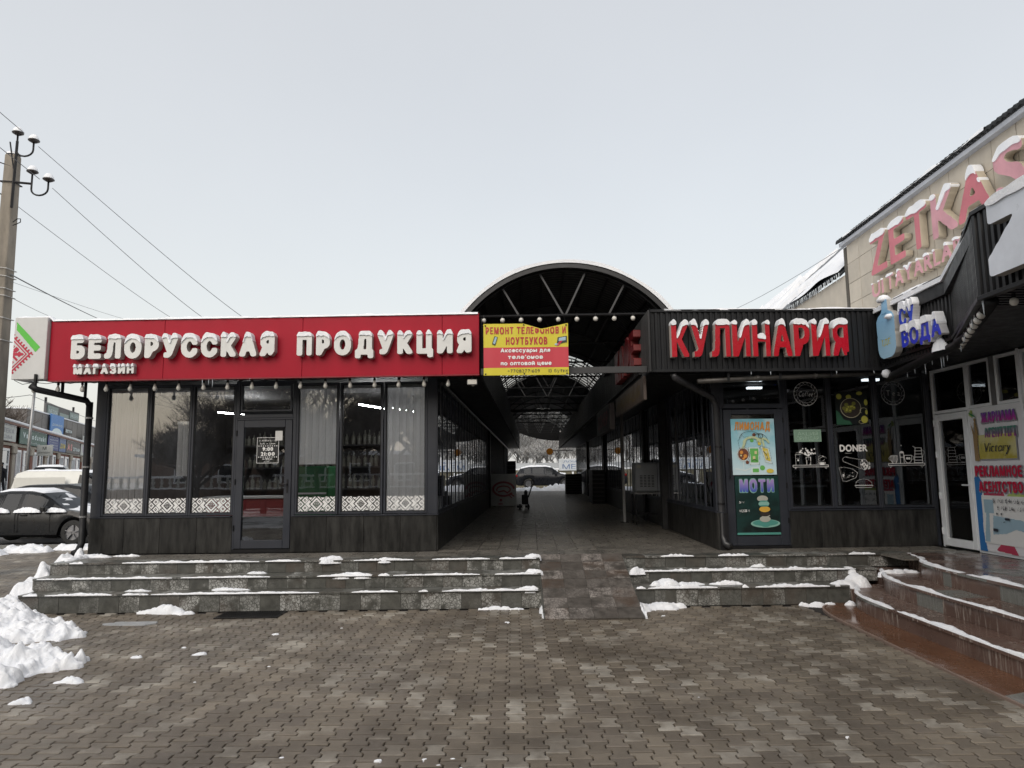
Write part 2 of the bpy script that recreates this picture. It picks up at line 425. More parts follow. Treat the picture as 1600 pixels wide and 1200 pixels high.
def fill(mb, loops, y, sc=(1, 1), off=(0, 0), depth=0, mi=0, ms=0):
    """loops (x,z) -> faces on the plane y facing -y; depth > 0 gives sides reaching back"""
    L = [[(off[0] + p[0] * sc[0], off[1] + p[1] * sc[1]) for p in lp] for lp in loops]
    if not L: return
    def area(lp): return sum(lp[i - 1][0] * lp[i][1] - lp[i][0] * lp[i - 1][1] for i in range(len(lp))) / 2
    def inside(p, lp):
        r = False
        for i in range(len(lp)):
            a, b = lp[i - 1], lp[i]
            if (a[1] > p[1]) != (b[1] > p[1]) and p[0] < (b[0] - a[0]) * (p[1] - a[1]) / (b[1] - a[1]) + a[0]: r = not r
        return r
    ars = [area(lp) for lp in L]; sg = 1 if max(ars, key=abs) > 0 else -1
    outs = [k for k in range(len(L)) if ars[k] * sg > 0]; holes = {k: [] for k in outs}
    for k in range(len(L)):
        if ars[k] * sg > 0: continue
        c = [o for o in outs if abs(ars[o]) > abs(ars[k]) and inside(L[k][0], L[o])]
        if c: holes[min(c, key=lambda o: abs(ars[o]))].append(k)
    for k in outs:
        G = [L[k]] + [L[h] for h in holes[k]]
        tr = tessellate_polygon([[Vector((p[0], p[1], 0)) for p in lp] for lp in G])
        flatp = [p for lp in G for p in lp]; fs = []
        for a, b, c in tr:
            A, B, C_ = flatp[a], flatp[b], flatp[c]
            ar = (B[0] - A[0]) * (C_[1] - A[1]) - (B[1] - A[1]) * (C_[0] - A[0])
            if abs(ar) < 1e-12: continue
            fs.append((a, b, c) if ar > 0 else (a, c, b))
        mb.add([(p[0], y, p[1]) for p in flatp], fs, mi)
    if depth:
        k = 0
        for lp in L:
            n = len(lp); v2 = [(p[0], y, p[1]) for p in lp] + [(p[0], y + depth, p[1]) for p in lp]
            mb.add(v2, [(i, i + n, (i + 1) % n + n, (i + 1) % n) for i in range(n)], ms)

def word_layout(s, xs, dil, gap, space=.32):
    x = 0; out = []
    for ch in s:
        if ch == ' ': x += space * xs + dil; continue
        T = GLY[ch]; x0, x1 = T[:, :, 0].min() * xs, T[:, :, 0].max() * xs
        out.append((ch, x + dil - x0, x, x + (x1 - x0) + 2 * dil)); x += (x1 - x0) + 2 * dil + gap
    return out, x - gap

def letters(s, W, H, xs=.8, dil=.05, gap=.04, res=60, square=False, bl=.8):
    """-> [(char, loops, mask info)] fitted to W x H (H = cap height); loops in metres"""
    lay, tot = word_layout(s, xs, dil, gap); kx = W / tot; kz = H / (CAP + 2 * dil); res_out = []
    pad = .35
    for ch, ox, a, b in lay:
        T = GLY[ch] * np.array([xs, 1.]); T = T + np.array([ox - a + .1, dil + pad])
        m = raster(T, b - a + .2, CAP + 2 * dil + pad + .25, res)
        m = dilate(m, dil * res, square); m = blur(m, bl)
        lp = contours(m, .5)
        lp = [[((p[0] / res - .1 + a) * kx, (p[1] / res - pad) * kz) for p in l] for l in lp]
        res_out.append((ch, lp, (m, res, a - .1, pad, kx, kz)))
    return res_out

def snow_cap_loops(info, thick=.10, sd=1, reach=.45):
    m, res, a, pad, kx, kz = info
    b = m > .5; h, w = b.shape; out = np.zeros_like(m); top = np.full(w, -1)
    for j in range(w):
        col = np.nonzero(b[:, j])[0]
        if len(col): top[j] = col[-1]
    mx = top.max()
    for j in range(w):
        if top[j] < 0 or top[j] < mx - reach * (CAP * res): continue
        # thickness falls off toward the ends of a run
        l = r = 0
        while j - l - 1 >= 0 and abs(top[j - l - 1] - top[j]) < 6 + l and top[j - l - 1] >= 0 and l < 10: l += 1
        while j + r + 1 < w and abs(top[j + r + 1] - top[j]) < 6 + r and top[j + r + 1] >= 0 and r < 10: r += 1
        e = min(l, r) / 6.; e = min(1, .35 + e)
        n = mn.noise(Vector((j * .12, sd * 3.7, 0))) * .35 + 1
        n2 = mn.noise(Vector((j * .21, sd * 9.1, 4)))
        t0 = int(top[j] - (.045 + .04 * n2) * res); t1 = int(top[j] + thick * res * e * n)
        out[max(t0, 0):min(t1, h), j] = 1
    out = blur(out, 1.3); lp = contours(out, .45)
    return [[((p[0] / res + a) * kx, (p[1] / res - pad) * kz) for p in l] for l in lp if len(l) > 5]

class Ink:
    """flat print: drawn as coverage, outlined, filled"""
    def __init__(s, W, H, res=100): s.W, s.H, s.res = W, H, res; s.m = np.zeros((int(H * res) + 2, int(W * res) + 2))
    def XY(s): return np.meshgrid(np.arange(s.m.shape[1]) / s.res, np.arange(s.m.shape[0]) / s.res)
    def put(s, d): s.m = np.maximum(s.m, np.clip(.5 - d * s.res, 0, 1)); return s
    def cut(s, d): s.m = np.minimum(s.m, 1 - np.clip(.5 - d * s.res, 0, 1)); return s
    def seg(s, p, q, X, Y):
        vx, vy = q[0] - p[0], q[1] - p[1]; L = vx * vx + vy * vy + 1e-12
        t = np.clip(((X - p[0]) * vx + (Y - p[1]) * vy) / L, 0, 1)
        return np.hypot(X - p[0] - t * vx, Y - p[1] - t * vy)
    def line(s, pts, w, close=False):
        X, Y = s.XY(); pts = list(pts) + ([pts[0]] if close else [])
        d = None
        for p, q in zip(pts[:-1], pts[1:]):
            e = s.seg(p, q, X, Y); d = e if d is None else np.minimum(d, e)
        return s.put(d - w / 2)
    def arc(s, cx, cy, rx, ry, a0, a1, w, n=16):
        return s.line([(cx + rx * cos(a0 + (a1 - a0) * k / n), cy + ry * sin(a0 + (a1 - a0) * k / n)) for k in range(n + 1)], w)
    def disc(s, cx, cy, rx, ry=None):
        X, Y = s.XY(); ry = ry or rx; return s.put((np.hypot((X - cx) / rx, (Y - cy) / ry) - 1) * min(rx, ry))
    def rect(s, x0, y0, x1, y1):
        X, Y = s.XY(); return s.put(np.maximum(np.abs(X - (x0 + x1) / 2) - (x1 - x0) / 2, np.abs(Y - (y0 + y1) / 2) - (y1 - y0) / 2))
    def poly(s, pts):
        tr = tessellate_polygon([[Vector((x, y, 0)) for x, y in pts]])
        T = np.array([[pts[i] for i in t] for t in tr]); m = raster(T, s.W, s.H, s.res)
        s.m[:m.shape[0], :m.shape[1]] = np.maximum(s.m[:m.shape[0], :m.shape[1]], m[:s.m.shape[0], :s.m.shape[1]]); return s
    def text(s, st, x0, x1, y0, H, xs=.85, dil=.02, gap=.06, shear=0):
        lay, tot = word_layout(st, xs, dil, gap); kx = (x1 - x0) / tot; kz = H / (CAP + 2 * dil)
        for ch, ox, a, b in lay:
            T = GLY[ch] * np.array([xs, 1.]); T = T + np.array([ox, dil]); T = T * np.array([kx, kz]); T = T.copy()
            T[:, :, 0] += x0 + T[:, :, 1] * shear; T[:, :, 1] += y0
            m = raster(T, s.W, s.H, s.res)
            if dil * kz * s.res > .6: m = dilate(m, dil * kz * s.res)
            hh, ww = min(m.shape[0], s.m.shape[0]), min(m.shape[1], s.m.shape[1])
            s.m[:hh, :ww] = np.maximum(s.m[:hh, :ww], m[:hh, :ww])
        return s
    def build(s, name, mt, parent, fr, u, y, z, depth=0, bl=.45, label=None, tol=.1, **k):
        mb = MB(); fill(mb, contours(blur(s.m, bl), .5, tol), 0, (1 / s.res, 1 / s.res), (0, 0), depth)
        if not mb.v: return None
        mb.mapped(Matrix.Translation((u, y, z)))
        return obj(name, mb, mt, parent, fr, label=label, **k)

def flat_rect(name, mt, parent, fr, u0, u1, y, z0, z1, th=.0, **k):
    mb = MB()
    if th: mb.box(u0, y, z0, u1, y + th, z1)
    else: mb.add([(u0, y, z0), (u1, y, z0), (u1, y, z1), (u0, y, z1)], [(0, 1, 2, 3)])
    return obj(name, mb, mt, parent, fr, **k)

ORD = ['first', 'second', 'third', 'fourth', 'fifth', 'sixth', 'seventh', 'eighth', 'ninth', 'tenth', 'eleventh', 'twelfth', 'thirteenth', 'fourteenth', 'fifteenth', 'sixteenth', 'seventeenth', 'eighteenth', 'nineteenth', 'twentieth']

# ------------------------------------------------------------------ shared materials
ANTH = mat('anthracite_frame', (.022, .025, .034), .42, var=.15, scale=2, dirt=.25)
BLACKM = mat('black_metal', (.007, .007, .008), .5, var=.25, scale=4, spec=.3)
FASC = mat('black_corrugated_sheet', (.010, .0105, .012), .42, var=.3, scale=2, dirt=.3, stretch=(2, 2, .5), spec=.32)
CAFEG = glass_mat('cafe_glass', (.55, .57, .58), 2.6, 1.5, .02)
PLINTH = mat('dark_plinth_stone', (.022, .0215, .020), .42, spec=.3, var=.75, scale=5, bump=.15, bscale=30, stretch=(2.2, 2.2, .45), orand=.3)
WHITEP = mat('white_pvc', (.78, .80, .82), .35, var=.06, dirt=.15)
REDS = mat('red_sign_sheet', (.33, .0015, .017), .42, spec=.25, var=.09, scale=1.5, dirt=.06, stretch=(1, 1, .4))
LETW = mat('white_letter_face', (.66, .66, .64), .45, var=.06, dirt=.08)
LETS = mat('grey_letter_side', (.40, .39, .37), .5, var=.1)
LETR = mat('red_letter_face', (.42, .003, .014), .30, var=.08)
DARKIN = mat('dark_interior', (.025, .025, .026), .8, var=.3)
STEEL = mat('galvanised_steel', (.30, .30, .30), .4, metal=.7, var=.15)
BULB = mat('pearl_bulb_glass', (.62, .60, .55), .12, var=.04)
BULBC = mat('clear_bulb_glass', (.50, .49, .45), .08, var=.1)
GLASS = glass_mat('window_glass', (.96, .965, .97), 2.6, 1.5, .02)
GLASSC = glass_mat('corridor_glass', (.25, .26, .27), 2.6, 1.5, .01)
TILE = marble_material('crackled_marble', warm=.5)
FLOORT = mat('worn_floor_tile', (.155, .143, .125), .34, var=.35, scale=6, bump=.1, orand=.22, rvar=.14)
GRAN = granite_material('red_granite', (.125, .078, .063), (.19, .128, .105), streak=1.0)
GRANS = granite_material('orange_granite', (.17, .078, .040), (.11, .055, .034), rough=.10, streak=0)
PAVER = paver_material()
BED = mat('joint_sand', (.018, .015, .013), .9, var=.3, scale=30)
ASPH = mat('wet_asphalt', (.045, .045, .047), .4, var=.25, scale=6, bump=.2)
BRICK = mat('brown_brick', (.20, .085, .055), .8, var=.3, scale=12)
# ================================================================== GROUND
def terrain(x, y):
    """ground level: the square is flat, the street behind the cars climbs a little"""
    t = min(1, max(0, (y - 24) / 14.)); s = min(1, max(0, (-7 - x) / 4.))
    t = t * t * (3 - 2 * t)
    return .9 * t * s
mb = MB()
xs_ = [-400, -200, -100, -70, -50, -40, -34, -30, -26, -22, -18, -14, -11, -9, -7, 10, 30, 60, 120, 400]
ys_ = [-200, -60, -20, 0, 10, 18, 22, 24, 26, 28, 30, 32, 34, 36, 38, 45, 55, 70, 100, 200, 500]
vs = [(x, y, terrain(x, y) - .05) for y in ys_ for x in xs_]; nx = len(xs_)
mb.add(vs, [(j * nx + i, j * nx + i + 1, (j + 1) * nx + i + 1, (j + 1) * nx + i) for j in range(len(ys_) - 1) for i in range(nx - 1)])
gm, t, p, N, Lk = nodes_of('snowy_ground')
pos = worldpos(t); f = rampn(t, noisen(t, pos, .35, 6, .6), .44, .56)
c = mixc(t, f, (.10, .097, .095), (.78, .79, .81)); Lk(c, p.inputs['Base Color']); p.inputs['Roughness'].default_value = .7
obj('ground', mb, gm, smooth=True, kind='structure')
# street and car park on the left
mb = MB(); xs2 = [-60, -40, -30, -22, -16, -12, -9, -7.6]; ys2 = [19.2, 22, 24, 26, 28, 30, 32, 34, 36, 38, 44]
vs = [(x, y, terrain(x, y) - .02) for y in ys2 for x in xs2]; nx = len(xs2)
mb.add(vs, [(j * nx + i, j * nx + i + 1, (j + 1) * nx + i + 1, (j + 1) * nx + i) for j in range(len(ys2) - 1) for i in range(nx - 1)])
obj('road', mb, ASPH, kind='structure', smooth=True)
mb = MB().box(-30, 49.8, -.04, 40, 58, .30); obj('road', mb, ASPH, kind='structure')

# pavement of double-T paving stones
PXX, PYY = .138, .195
def paver_poly(g=.0052):
    hw, hn, a, b, L = PXX / 2 + .0155 - g, PXX / 2 - .0155 - g, .030, .060, PYY / 2 - g
    return [(hw, -L), (hw, -b), (hn, -a), (hn, a), (hw, b), (hw, L), (-hw, L), (-hw, b), (-hn, a), (-hn, -a), (-hw, -b), (-hw, -L)]
POLY = paver_poly()
def paver_geo(mb, cx, cy, z, tx=0, ty=0):
    n = len(POLY); c = .008
    top = [(cx + x * (1 - c / abs(x) if x else 1), cy + y * (1 - c / max(abs(y), .03))) for x, y in POLY]
    v = [(cx + x, cy + y, z - .03) for x, y in POLY] + [(cx + x, cy + y, z - .004) for x, y in POLY] + [(x, y, z + (x - cx) * tx + (y - cy) * ty) for x, y in top]
    fs = [(k * n + i, k * n + (i + 1) % n, (k + 1) * n + (i + 1) % n, (k + 1) * n + i) for k in (0, 1) for i in range(n)]
    T = 2 * n
    fs += [(T + 0, T + 1, T + 10, T + 11), (T + 1, T + 2, T + 9, T + 10), (T + 2, T + 3, T + 8, T + 9), (T + 3, T + 4, T + 7, T + 8), (T + 4, T + 5, T + 6, T + 7)]
    mb.add(v, fs)
pave = thing('pavement', 'brown double-T concrete paving of the square', None, (0, 6, 0), kind='structure')
mb = MB().box(-17, -1.5, -.3, 4.2, 10.09, -.016); mb.box(-17, 10.09, -.3, -6.9, 19.05, -.016); obj('joint_sand', mb, BED, pave)
cells = []
i0, i1 = int(-17 / PXX), int(3.95 / PXX)
for i in range(i0, i1 + 1):
    for j in range(-8, int(19 / PYY) + 1):
        x = i * PXX; y = j * PYY + (PYY / 2 if i % 2 else 0)
        if y > 10.0 and x > -6.95: continue
        if x > 3.88 + max(0, y - 9.2) * .35: continue
        if y > 19 or x < -16.9: continue
        cells.append((x, y))
def inview(x, y):
    q = project((x, y, 0)); return q is not None and -15 < q[0] < 1615 and q[1] < 1212
vis = sorted([c for c in cells if inview(*c)], key=lambda c: hypot(*c)); near = set(vis[:300])
pm = []
for k in range(6):
    m_ = MB(); paver_geo(m_, 0, 0, 0, rnd.uniform(-.012, .012), rnd.uniform(-.012, .012)); pm.append(mesh_of('paver', m_, PAVER))
rest = MB()
for c in cells:
    z = mn.noise(Vector((c[0] * .6, c[1] * .6, 0))) * .006 + rnd.uniform(-.0015, .0015)
    if c in near: place('paver', pm[rnd.randrange(6)], pave, Matrix.Translation((c[0], c[1], z)))
    else: paver_geo(rest, c[0], c[1], z, rnd.uniform(-.012, .012), rnd.uniform(-.012, .012))
obj('paver', rest, PAVER, pave, kind='stuff')

# ================================================================== STEPS
def tile_box(w, d, h, g=.002): return MB().box(g, g if d > .05 else 0, g, w - g, d - g if d > .05 else d, h - g)
def tile_row(parent, name, x0, x1, n, y, z0, z1, th, mt):
    w = (x1 - x0) / n; me = mesh_of(name, tile_box(w, th, z1 - z0), mt)
    for k in range(n):
        dy = rnd.uniform(-.0025, .0025)
        place(name, me, parent, Matrix.Translation((x0 + k * w, y + dy, z0)))
def stairs(name, label, x0, x1, ys, zs, yback, n):
    st = thing(name, label, None, ((x0 + x1) / 2, ys[0], 0), kind='structure')
    z = 0
    for k, (y, zt) in enumerate(zip(ys, zs)):
        mb = MB().box(x0 + .01, y + .02, -.05 if k == 0 else zs[k - 1] - .02, x1 - .01, (ys[k + 1] + .05) if k < 2 else yback, zt - .025); obj('mortar_core', mb, BED, st)
        tile_row(st, 'riser_tile', x0, x1, n[k], y, z, zt - .026, .019, TILE)
        # nosing slabs overhang the riser
        ye = (ys[k + 1] + .012) if k < 2 else y + .33
        w = (x1 - x0) / n[k]; me = mesh_of('tread_slab', MB().box(.0015, 0, 0, w - .0015, ye - y + .018, .024), TILE)
        for q in range(n[k]): place('tread_slab', me, st, Matrix.Translation((x0 + q * w, y - .022 + rnd.uniform(-.002, .002), zt - .0245)))
        z = zt
    # sides
    for xs_, sgn in ((x0, -1), (x1, 1)):
        z = 0
        for k, (y, zt) in enumerate(zip(ys, zs)):
            yb = yback if k == 2 else yback; nn = max(2, int((yback - y) / .33)); w = (yback - y) / nn
            me = mesh_of('side_tile', MB().box(-.01, .002, .002, .01, w - .002, zt - .026 - z), TILE)
            for q in range(nn): place('side_tile', me, st, Matrix.Translation((xs_ + sgn * (-.0), y + .002 + q * w, z)))
            z = zt
    return st
LS = stairs('left_steps', 'three dark marble steps running along the red-signed shop', -6.82, .375, (10.05, 10.33, 10.70), (.25, .43, .60), 11.0, (26, 26, 27))
RS = stairs('right_steps', 'three dark marble steps before the corner cafe', 1.635, 4.62, (10.08, 10.44, 10.75), (.25, .43, .60), 11.0, (10, 10, 10))
# upper steps run on behind the granite stairs
mb = MB().box(4.53, 10.46, 0, 5.0, 11.0, .40); mb.box(5.0, 10.77, 0, 5.8, 11.0, .57); obj('mortar_core', mb, BED, RS)
tile_row(RS, 'riser_tile', 4.63, 5.20, 2, 10.44, .25, .404, .02, TILE)
tile_row(RS, 'riser_tile', 4.63, 5.82, 4, 10.75, .41, .574, .02, TILE)
tile_row(RS, 'tread_slab', 4.63, 5.82, 4, 10.73, .5755, .6, .3, TILE)
tile_row(RS, 'tread_slab', 4.63, 5.20, 2, 10.42, .4055, .43, .33, TILE)

# platform in front of the shops and the passage floor
PLAT = thing('platform', 'worn grey tiled platform and passage floor', None, (0, 11.5, 0), kind='structure')
CANG = -.026
CF = frame(.88, 11.3, CANG)   # passage frame: x across, y along
mb = MB().box(-6.82, 11.0, -.05, 7.2, 12.2, .575); obj('mortar_core', mb, BED, PLAT)
mb = MB().box(-2.2, .6, -.05, 2.6, 37.2, .574); obj('mortar_core', mb, BED, PLAT, CF)
me = mesh_of('floor_tile', MB().box(.002, .002, 0, .328, .328, .024), FLOORT)
n = 0; xx = -6.8
while xx < 6.7:
    for yy in (11.035, 11.365):
        if yy < 11.3 or xx < 7: place('floor_tile', me, PLAT, Matrix.Translation((xx, yy, .576 + rnd.uniform(-.001, .001))))
    xx += .33
rest = MB(); cnt = 0
me2 = mesh_of('floor_tile', MB().box(.005, .005, 0, .319, .445, .024), FLOORT)
for j in range(0, 80):
    for i in range(14):
        x, y = -2.13 + i * .324, .42 + j * .45
        if j < 15: place('floor_tile', me2, PLAT, CF @ Matrix.Translation((x, y, .577 + rnd.uniform(-.0012, .0012))))
        else: rest.box(x + .003, y + .003, .55, x + .321, y + .447, .601 + rnd.uniform(-.0012, .0012))
obj('floor_tile', rest, FLOORT, PLAT, CF, kind='stuff')

# ramp
RAMP = thing('ramp', 'short tiled ramp between the two flights of steps', None, (1.0, 9.2, 0), kind='structure')
RT = marble_material('ramp_marble', (.060, .054, .048), (.40, .36, .33), .9, 1.0, .28)
yA, yB = 9.2, 11.02; slope = atan2(.585, yB - yA); LR = hypot(.585, yB - yA)
mb = MB().add([(.385, yA + .02, -.03), (1.625, yA + .02, -.03), (1.625, yB, -.03), (.385, yB, -.03), (.385, yA + .02, .0), (1.625, yA + .02, .0), (1.625, yB, .568), (.385, yB, .568)],
              [(0, 3, 2, 1), (4, 5, 6, 7), (0, 1, 5, 4), (1, 2, 6, 5), (2, 3, 7, 6), (3, 0, 4, 7)]); obj('ramp_core', mb, BED, RAMP)
rows = 7; tl = LR / rows
me = mesh_of('ramp_tile', MB().box(.002, .002, -.02, .311, tl - .002, 0), RT)
for i in range(4):
    for j in range(rows):
        M_ = Matrix.Translation((.38, yA, .022)) @ Matrix.Rotation(slope, 4, 'X') @ Matrix.Translation((i * .3115, j * tl, rnd.uniform(-.001, .001)))
        place('ramp_tile', me, RAMP, M_)
mb = MB()
for x in (.372, 1.632):
    mb.add([(x - .006, yA, 0), (x + .006, yA, 0), (x + .006, yB, 0), (x - .006, yB, 0), (x - .006, yA, .02), (x + .006, yA, .02), (x + .006, yB, .60), (x - .006, yB, .60)],
           [(0, 3, 2, 1), (4, 5, 6, 7), (0, 1, 5, 4), (1, 2, 6, 5), (2, 3, 7, 6), (3, 0, 4, 7)])
obj('ramp_edge', mb, TILE, RAMP)

# ================================================================== GRANITE STAIRS (right), curved plan
def smooth_line(P, n):
    out = []
    P = [Vector(p) for p in P]
    for i in range(len(P) - 1):
        p0, p1, p2, p3 = P[max(i - 1, 0)], P[i], P[i + 1], P[min(i + 2, len(P) - 1)]
        for k in range(n):
            t = k / n
            out.append(.5 * ((2 * p1) + (-p0 + p2) * t + (2 * p0 - 5 * p1 + 4 * p2 - p3) * t * t + (-p0 + 3 * p1 - 3 * p2 + p3) * t ** 3))
    out.append(P[-1]); return [(v.x, v.y) for v in out]
C1 = smooth_line([(4.85, 10.42), (4.70, 10.06), (4.54, 9.70), (4.455, 9.2), (4.435, 8.5), (4.43, 7.8), (4.42, 7.0), (4.41, 6.2), (4.42, 5.2), (4.46, 4.2), (4.56, 3.4)], 4)
C2 = smooth_line([(5.24, 10.42), (5.09, 10.06), (4.95, 9.70), (4.885, 9.2), (4.865, 8.5), (4.865, 7.8), (4.86, 7.0), (4.85, 6.2), (4.86, 5.2), (4.90, 4.2), (5.0, 3.4)], 4)
C3 = smooth_line([(5.82, 10.74), (5.62, 10.06), (5.43, 9.70), (5.325, 9.2), (5.30, 8.5), (5.30, 7.8), (5.30, 7.0), (5.29, 6.2), (5.30, 5.2), (5.34, 4.2), (5.44, 3.4)], 4)
C0 = smooth_line([(4.40, 10.10), (4.24, 9.98), (4.07, 9.70), (3.975, 9.2), (3.945, 8.4), (3.93, 7.6), (3.915, 6.8), (3.905, 6.0), (3.91, 5.0), (3.95, 4.0), (4.05, 3.2)], 4)
GS = thing('granite_stairs', 'curved red granite stairs edged with snow before the white glazed entrance', None, (5.2, 7, 0), kind='structure')
def offset(P, d):
    out = []
    for i, p in enumerate(P):
        a, b = P[max(i - 1, 0)], P[min(i + 1, len(P) - 1)]; dx, dy = b[0] - a[0], b[1] - a[1]; L = hypot(dx, dy)
        out.append((p[0] - dy / L * d, p[1] + dx / L * d))
    return out
def slab_between(mb, A, B, z0, z1, i0, i1, g=.0):
    poly = [A[i] for i in range(i0, i1 + 1)] + [B[i] for i in range(i1, i0 - 1, -1)]
    mb.prism(poly[::-1], z0, z1)
levels = [(C1, 0, .2, C2), (C2, .2, .4, C3), (C3, .4, .6, None)]
for k, (Cc, z0, z1, nxt) in enumerate(levels):
    core_in = offset(Cc, .03)
    mb = MB(); poly = core_in + [(7.2, Cc[-1][1]), (7.2, 10.2 + .25 * k)] + [(core_in[0][0], 10.06 + .3 * k)]
    mb.prism(poly, z0 - .03, z1 - .026); obj('mortar_core', mb, BED, GS)
    step = 2 if k else 2
    inn = offset(Cc, .022); npt = len(Cc) - 1; i = 0; si = 0
    while i < npt:
        L = (2, 1, 2, 3, 2, 4)[(si + k) % 6]; j = min(npt, i + L); m_ = MB(); slab_between(m_, Cc, inn, z0 + .001, z1 - .031, i, j)
        # tiny gap: shrink along
        obj('riser_slab', m_, GRAN, GS, bevel=.0015); i = j; si += 1
    outl = offset(Cc, -.022)
    Tb = offset(nxt, .01) if nxt else [(p[0] + .42, p[1]) for p in Cc]
    i = 0
    while i < npt:
        j = min(npt, i + 3); m_ = MB(); slab_between(m_, outl, Tb, z1 - .030, z1, i, j); obj('tread_slab', m_, GRAN, GS, bevel=.002); i = j
# upper landing slabs
y = 10.0; 
xs3 = [5.95, 6.4, 6.83]
yy = 3.4
while yy < 10.6:
    y2 = min(yy + .62, 10.65)
    for a, b in ((5.74, 6.28), (6.28, 6.83)):
        m_ = MB().box(a + .002, yy + .002, .57, b - .002, y2 - .002, .598); obj('landing_slab', m_, GRAN, GS)
    yy = y2
m_ = MB().box(5.72, 10.02, .57, 6.83, 10.98, .5965); obj('landing_slab', m_, FLOORT, GS)
obj('landing_slab', MB().box(4.64, 10.04, .0, 5.2, 10.455, .1985), GRAN, GS); obj('landing_slab', MB().box(5.22, 10.06, .0, 5.80, 10.765, .3985), GRAN, GS)
m_ = MB().box(5.42, 10.1, .57, 5.718, 10.98, .5955); obj('landing_slab', m_, FLOORT, GS)
# polished apron strip at the foot
AP = thing('apron_strip', 'wet orange granite strip at the foot of the curved stairs', None, (4.1, 7, 0), kind='structure')
npt = len(C0) - 1; i = 0
while i < npt:
    j = min(npt, i + 4); m_ = MB(); slab_between(m_, offset(C0, .028), [(p[0] + .03, p[1]) for p in C1], -.03, .014, i, j); obj('apron_slab', m_, GRANS, AP, bevel=.0015); i = j
mb = MB(); slab_between(mb, C0, offset(C0, .026), -.03, .020, 0, npt); obj('apron_edge', mb, mat('pale_stone_edge', (.22, .16, .13), .5), AP)
mb = MB().prism([(3.7, 3.0), (7.4, 2.6), (7.4, 3.4), (4.4, 3.4), (3.9, 3.4)], -.05, -.02); obj('apron_bed', mb, BED, AP)

# floor mat / drain grate by the steps
gr = thing('drain_grate', 'dark metal foot grate set in the paving by the steps', 'grate', (-3.5, 9.72, 0))
mb = MB().box(-3.93, 9.56, .0, -3.10, 9.585, .012); mb.box(-3.93, 9.985, 0, -3.10, 10.01, .012); mb.box(-3.93, 9.585, 0, -3.905, 9.985, .012); mb.box(-3.125, 9.585, 0, -3.10, 9.985, .012)
obj('frame', mb, BLACKM, gr)
mb = MB()
for k in range(26): mb.box(-3.90 + k * .03, 9.585, .0, -3.888 + k * .03, 9.985, .010)
obj('bar', mb, BLACKM, gr, kind='stuff')
mb = MB().box(-3.91, 9.58, -.001, -3.12, 9.99, .004); obj('tray', mb, mat('rubber', (.006, .006, .006), .6), gr)

# puddles
WATER = mat('puddle_water', (.035, .032, .030), .03, var=.1, rvar=.01)
SLUSH = mat('grey_slush', (.36, .37, .38), .35, var=.2, scale=8)
def puddle(label, cx, cy, rx, ry, sd, wm=None):
    mb = MB(); P = []
    for k in range(40):
        a = 2 * pi * k / 40; r = 1 + .45 * mn.noise(Vector((cos(a) * 1.6, sin(a) * 1.6, sd))) + .15 * mn.noise(Vector((cos(a) * 5, sin(a) * 5, sd)))
        P.append((cx + cos(a) * rx * r, cy + sin(a) * ry * r))
    mb.prism(P, -.006, .0085); obj('puddle', mb, wm or WATER, kind='structure', label=label)
puddle('patch of grey slush before the left steps', -4.85, 9.3, .34, .11, 1, SLUSH)

# ================================================================== SNOW
def ridge(mb, P, z, wf, hf, sd=0, ring=7, side=0):
    """melting snow lying along a line; wf, hf give width and height along it"""
    n = len(P); rows = []
    for i, p in enumerate(P):
        a, b = P[max(i - 1, 0)], P[min(i + 1, n - 1)]; dx, dy = b[0] - a[0], b[1] - a[1]; L = hypot(dx, dy) or 1; nx_, ny_ = -dy / L, dx / L
        w, h = wf(i / (n - 1), p), hf(i / (n - 1), p); row = []
        zz = z(p) if callable(z) else z
        for k in range(ring):
            a_ = pi * k / (ring - 1); q = -cos(a_); rr = 1 + .25 * mn.noise(Vector((p[0] * 9 + k, p[1] * 9, sd + k * 1.3)))
            row.append((p[0] + nx_ * (q * w / 2 * rr + side * w / 2), p[1] + ny_ * (q * w / 2 * rr + side * w / 2), zz - .004 + sin(a_) ** .8 * h * rr if 0 < k < ring - 1 else zz - .012))
        rows.append(row)
    base = [v for r in rows for v in r]; fs = [(i * ring + k, i * ring + k + 1, (i + 1) * ring + k + 1, (i + 1) * ring + k) for i in range(n - 1) for k in range(ring - 1)]
    mb.add(base, [f[::-1] for f in fs])
def runs(mb, x0, x1, y, z, cover, hmax, wmax, sd, dx=.018):
    """broken snow lines along a step edge"""
    x = x0; cur = []
    def flush():
        if len(cur) > 4:
            ridge(mb, [(q[0], q[1] - .01) for q in cur], z, lambda t, p: max(.004, wmax * min(1, 4 * t, 4 * (1 - t)) ** .5 * (.35 + 1.0 * abs(mn.noise(Vector((p[0] * 2.3, sd, 5)))) + .7 * abs(mn.noise(Vector((p[0] * 11, sd, 7)))))), lambda t, p: max(.002, hmax * min(1, 4 * t, 4 * (1 - t)) ** .6 * (.25 + 1.2 * abs(mn.noise(Vector((p[0] * 3.1, sd, 9)))) + .9 * abs(mn.noise(Vector((p[0] * 14, sd, 3)))))), sd, side=1)
        cur.clear()
    while x < x1:
        v = mn.noise(Vector((x * 1.1, sd * 5.3, 0))) + .4 * mn.noise(Vector((x * 4.7, sd * 3.1, 2)))
        if v > cover: cur.append((x, y + .012 * mn.noise(Vector((x * 5, sd, 1)))))
        else: flush()
        x += dx
    flush()
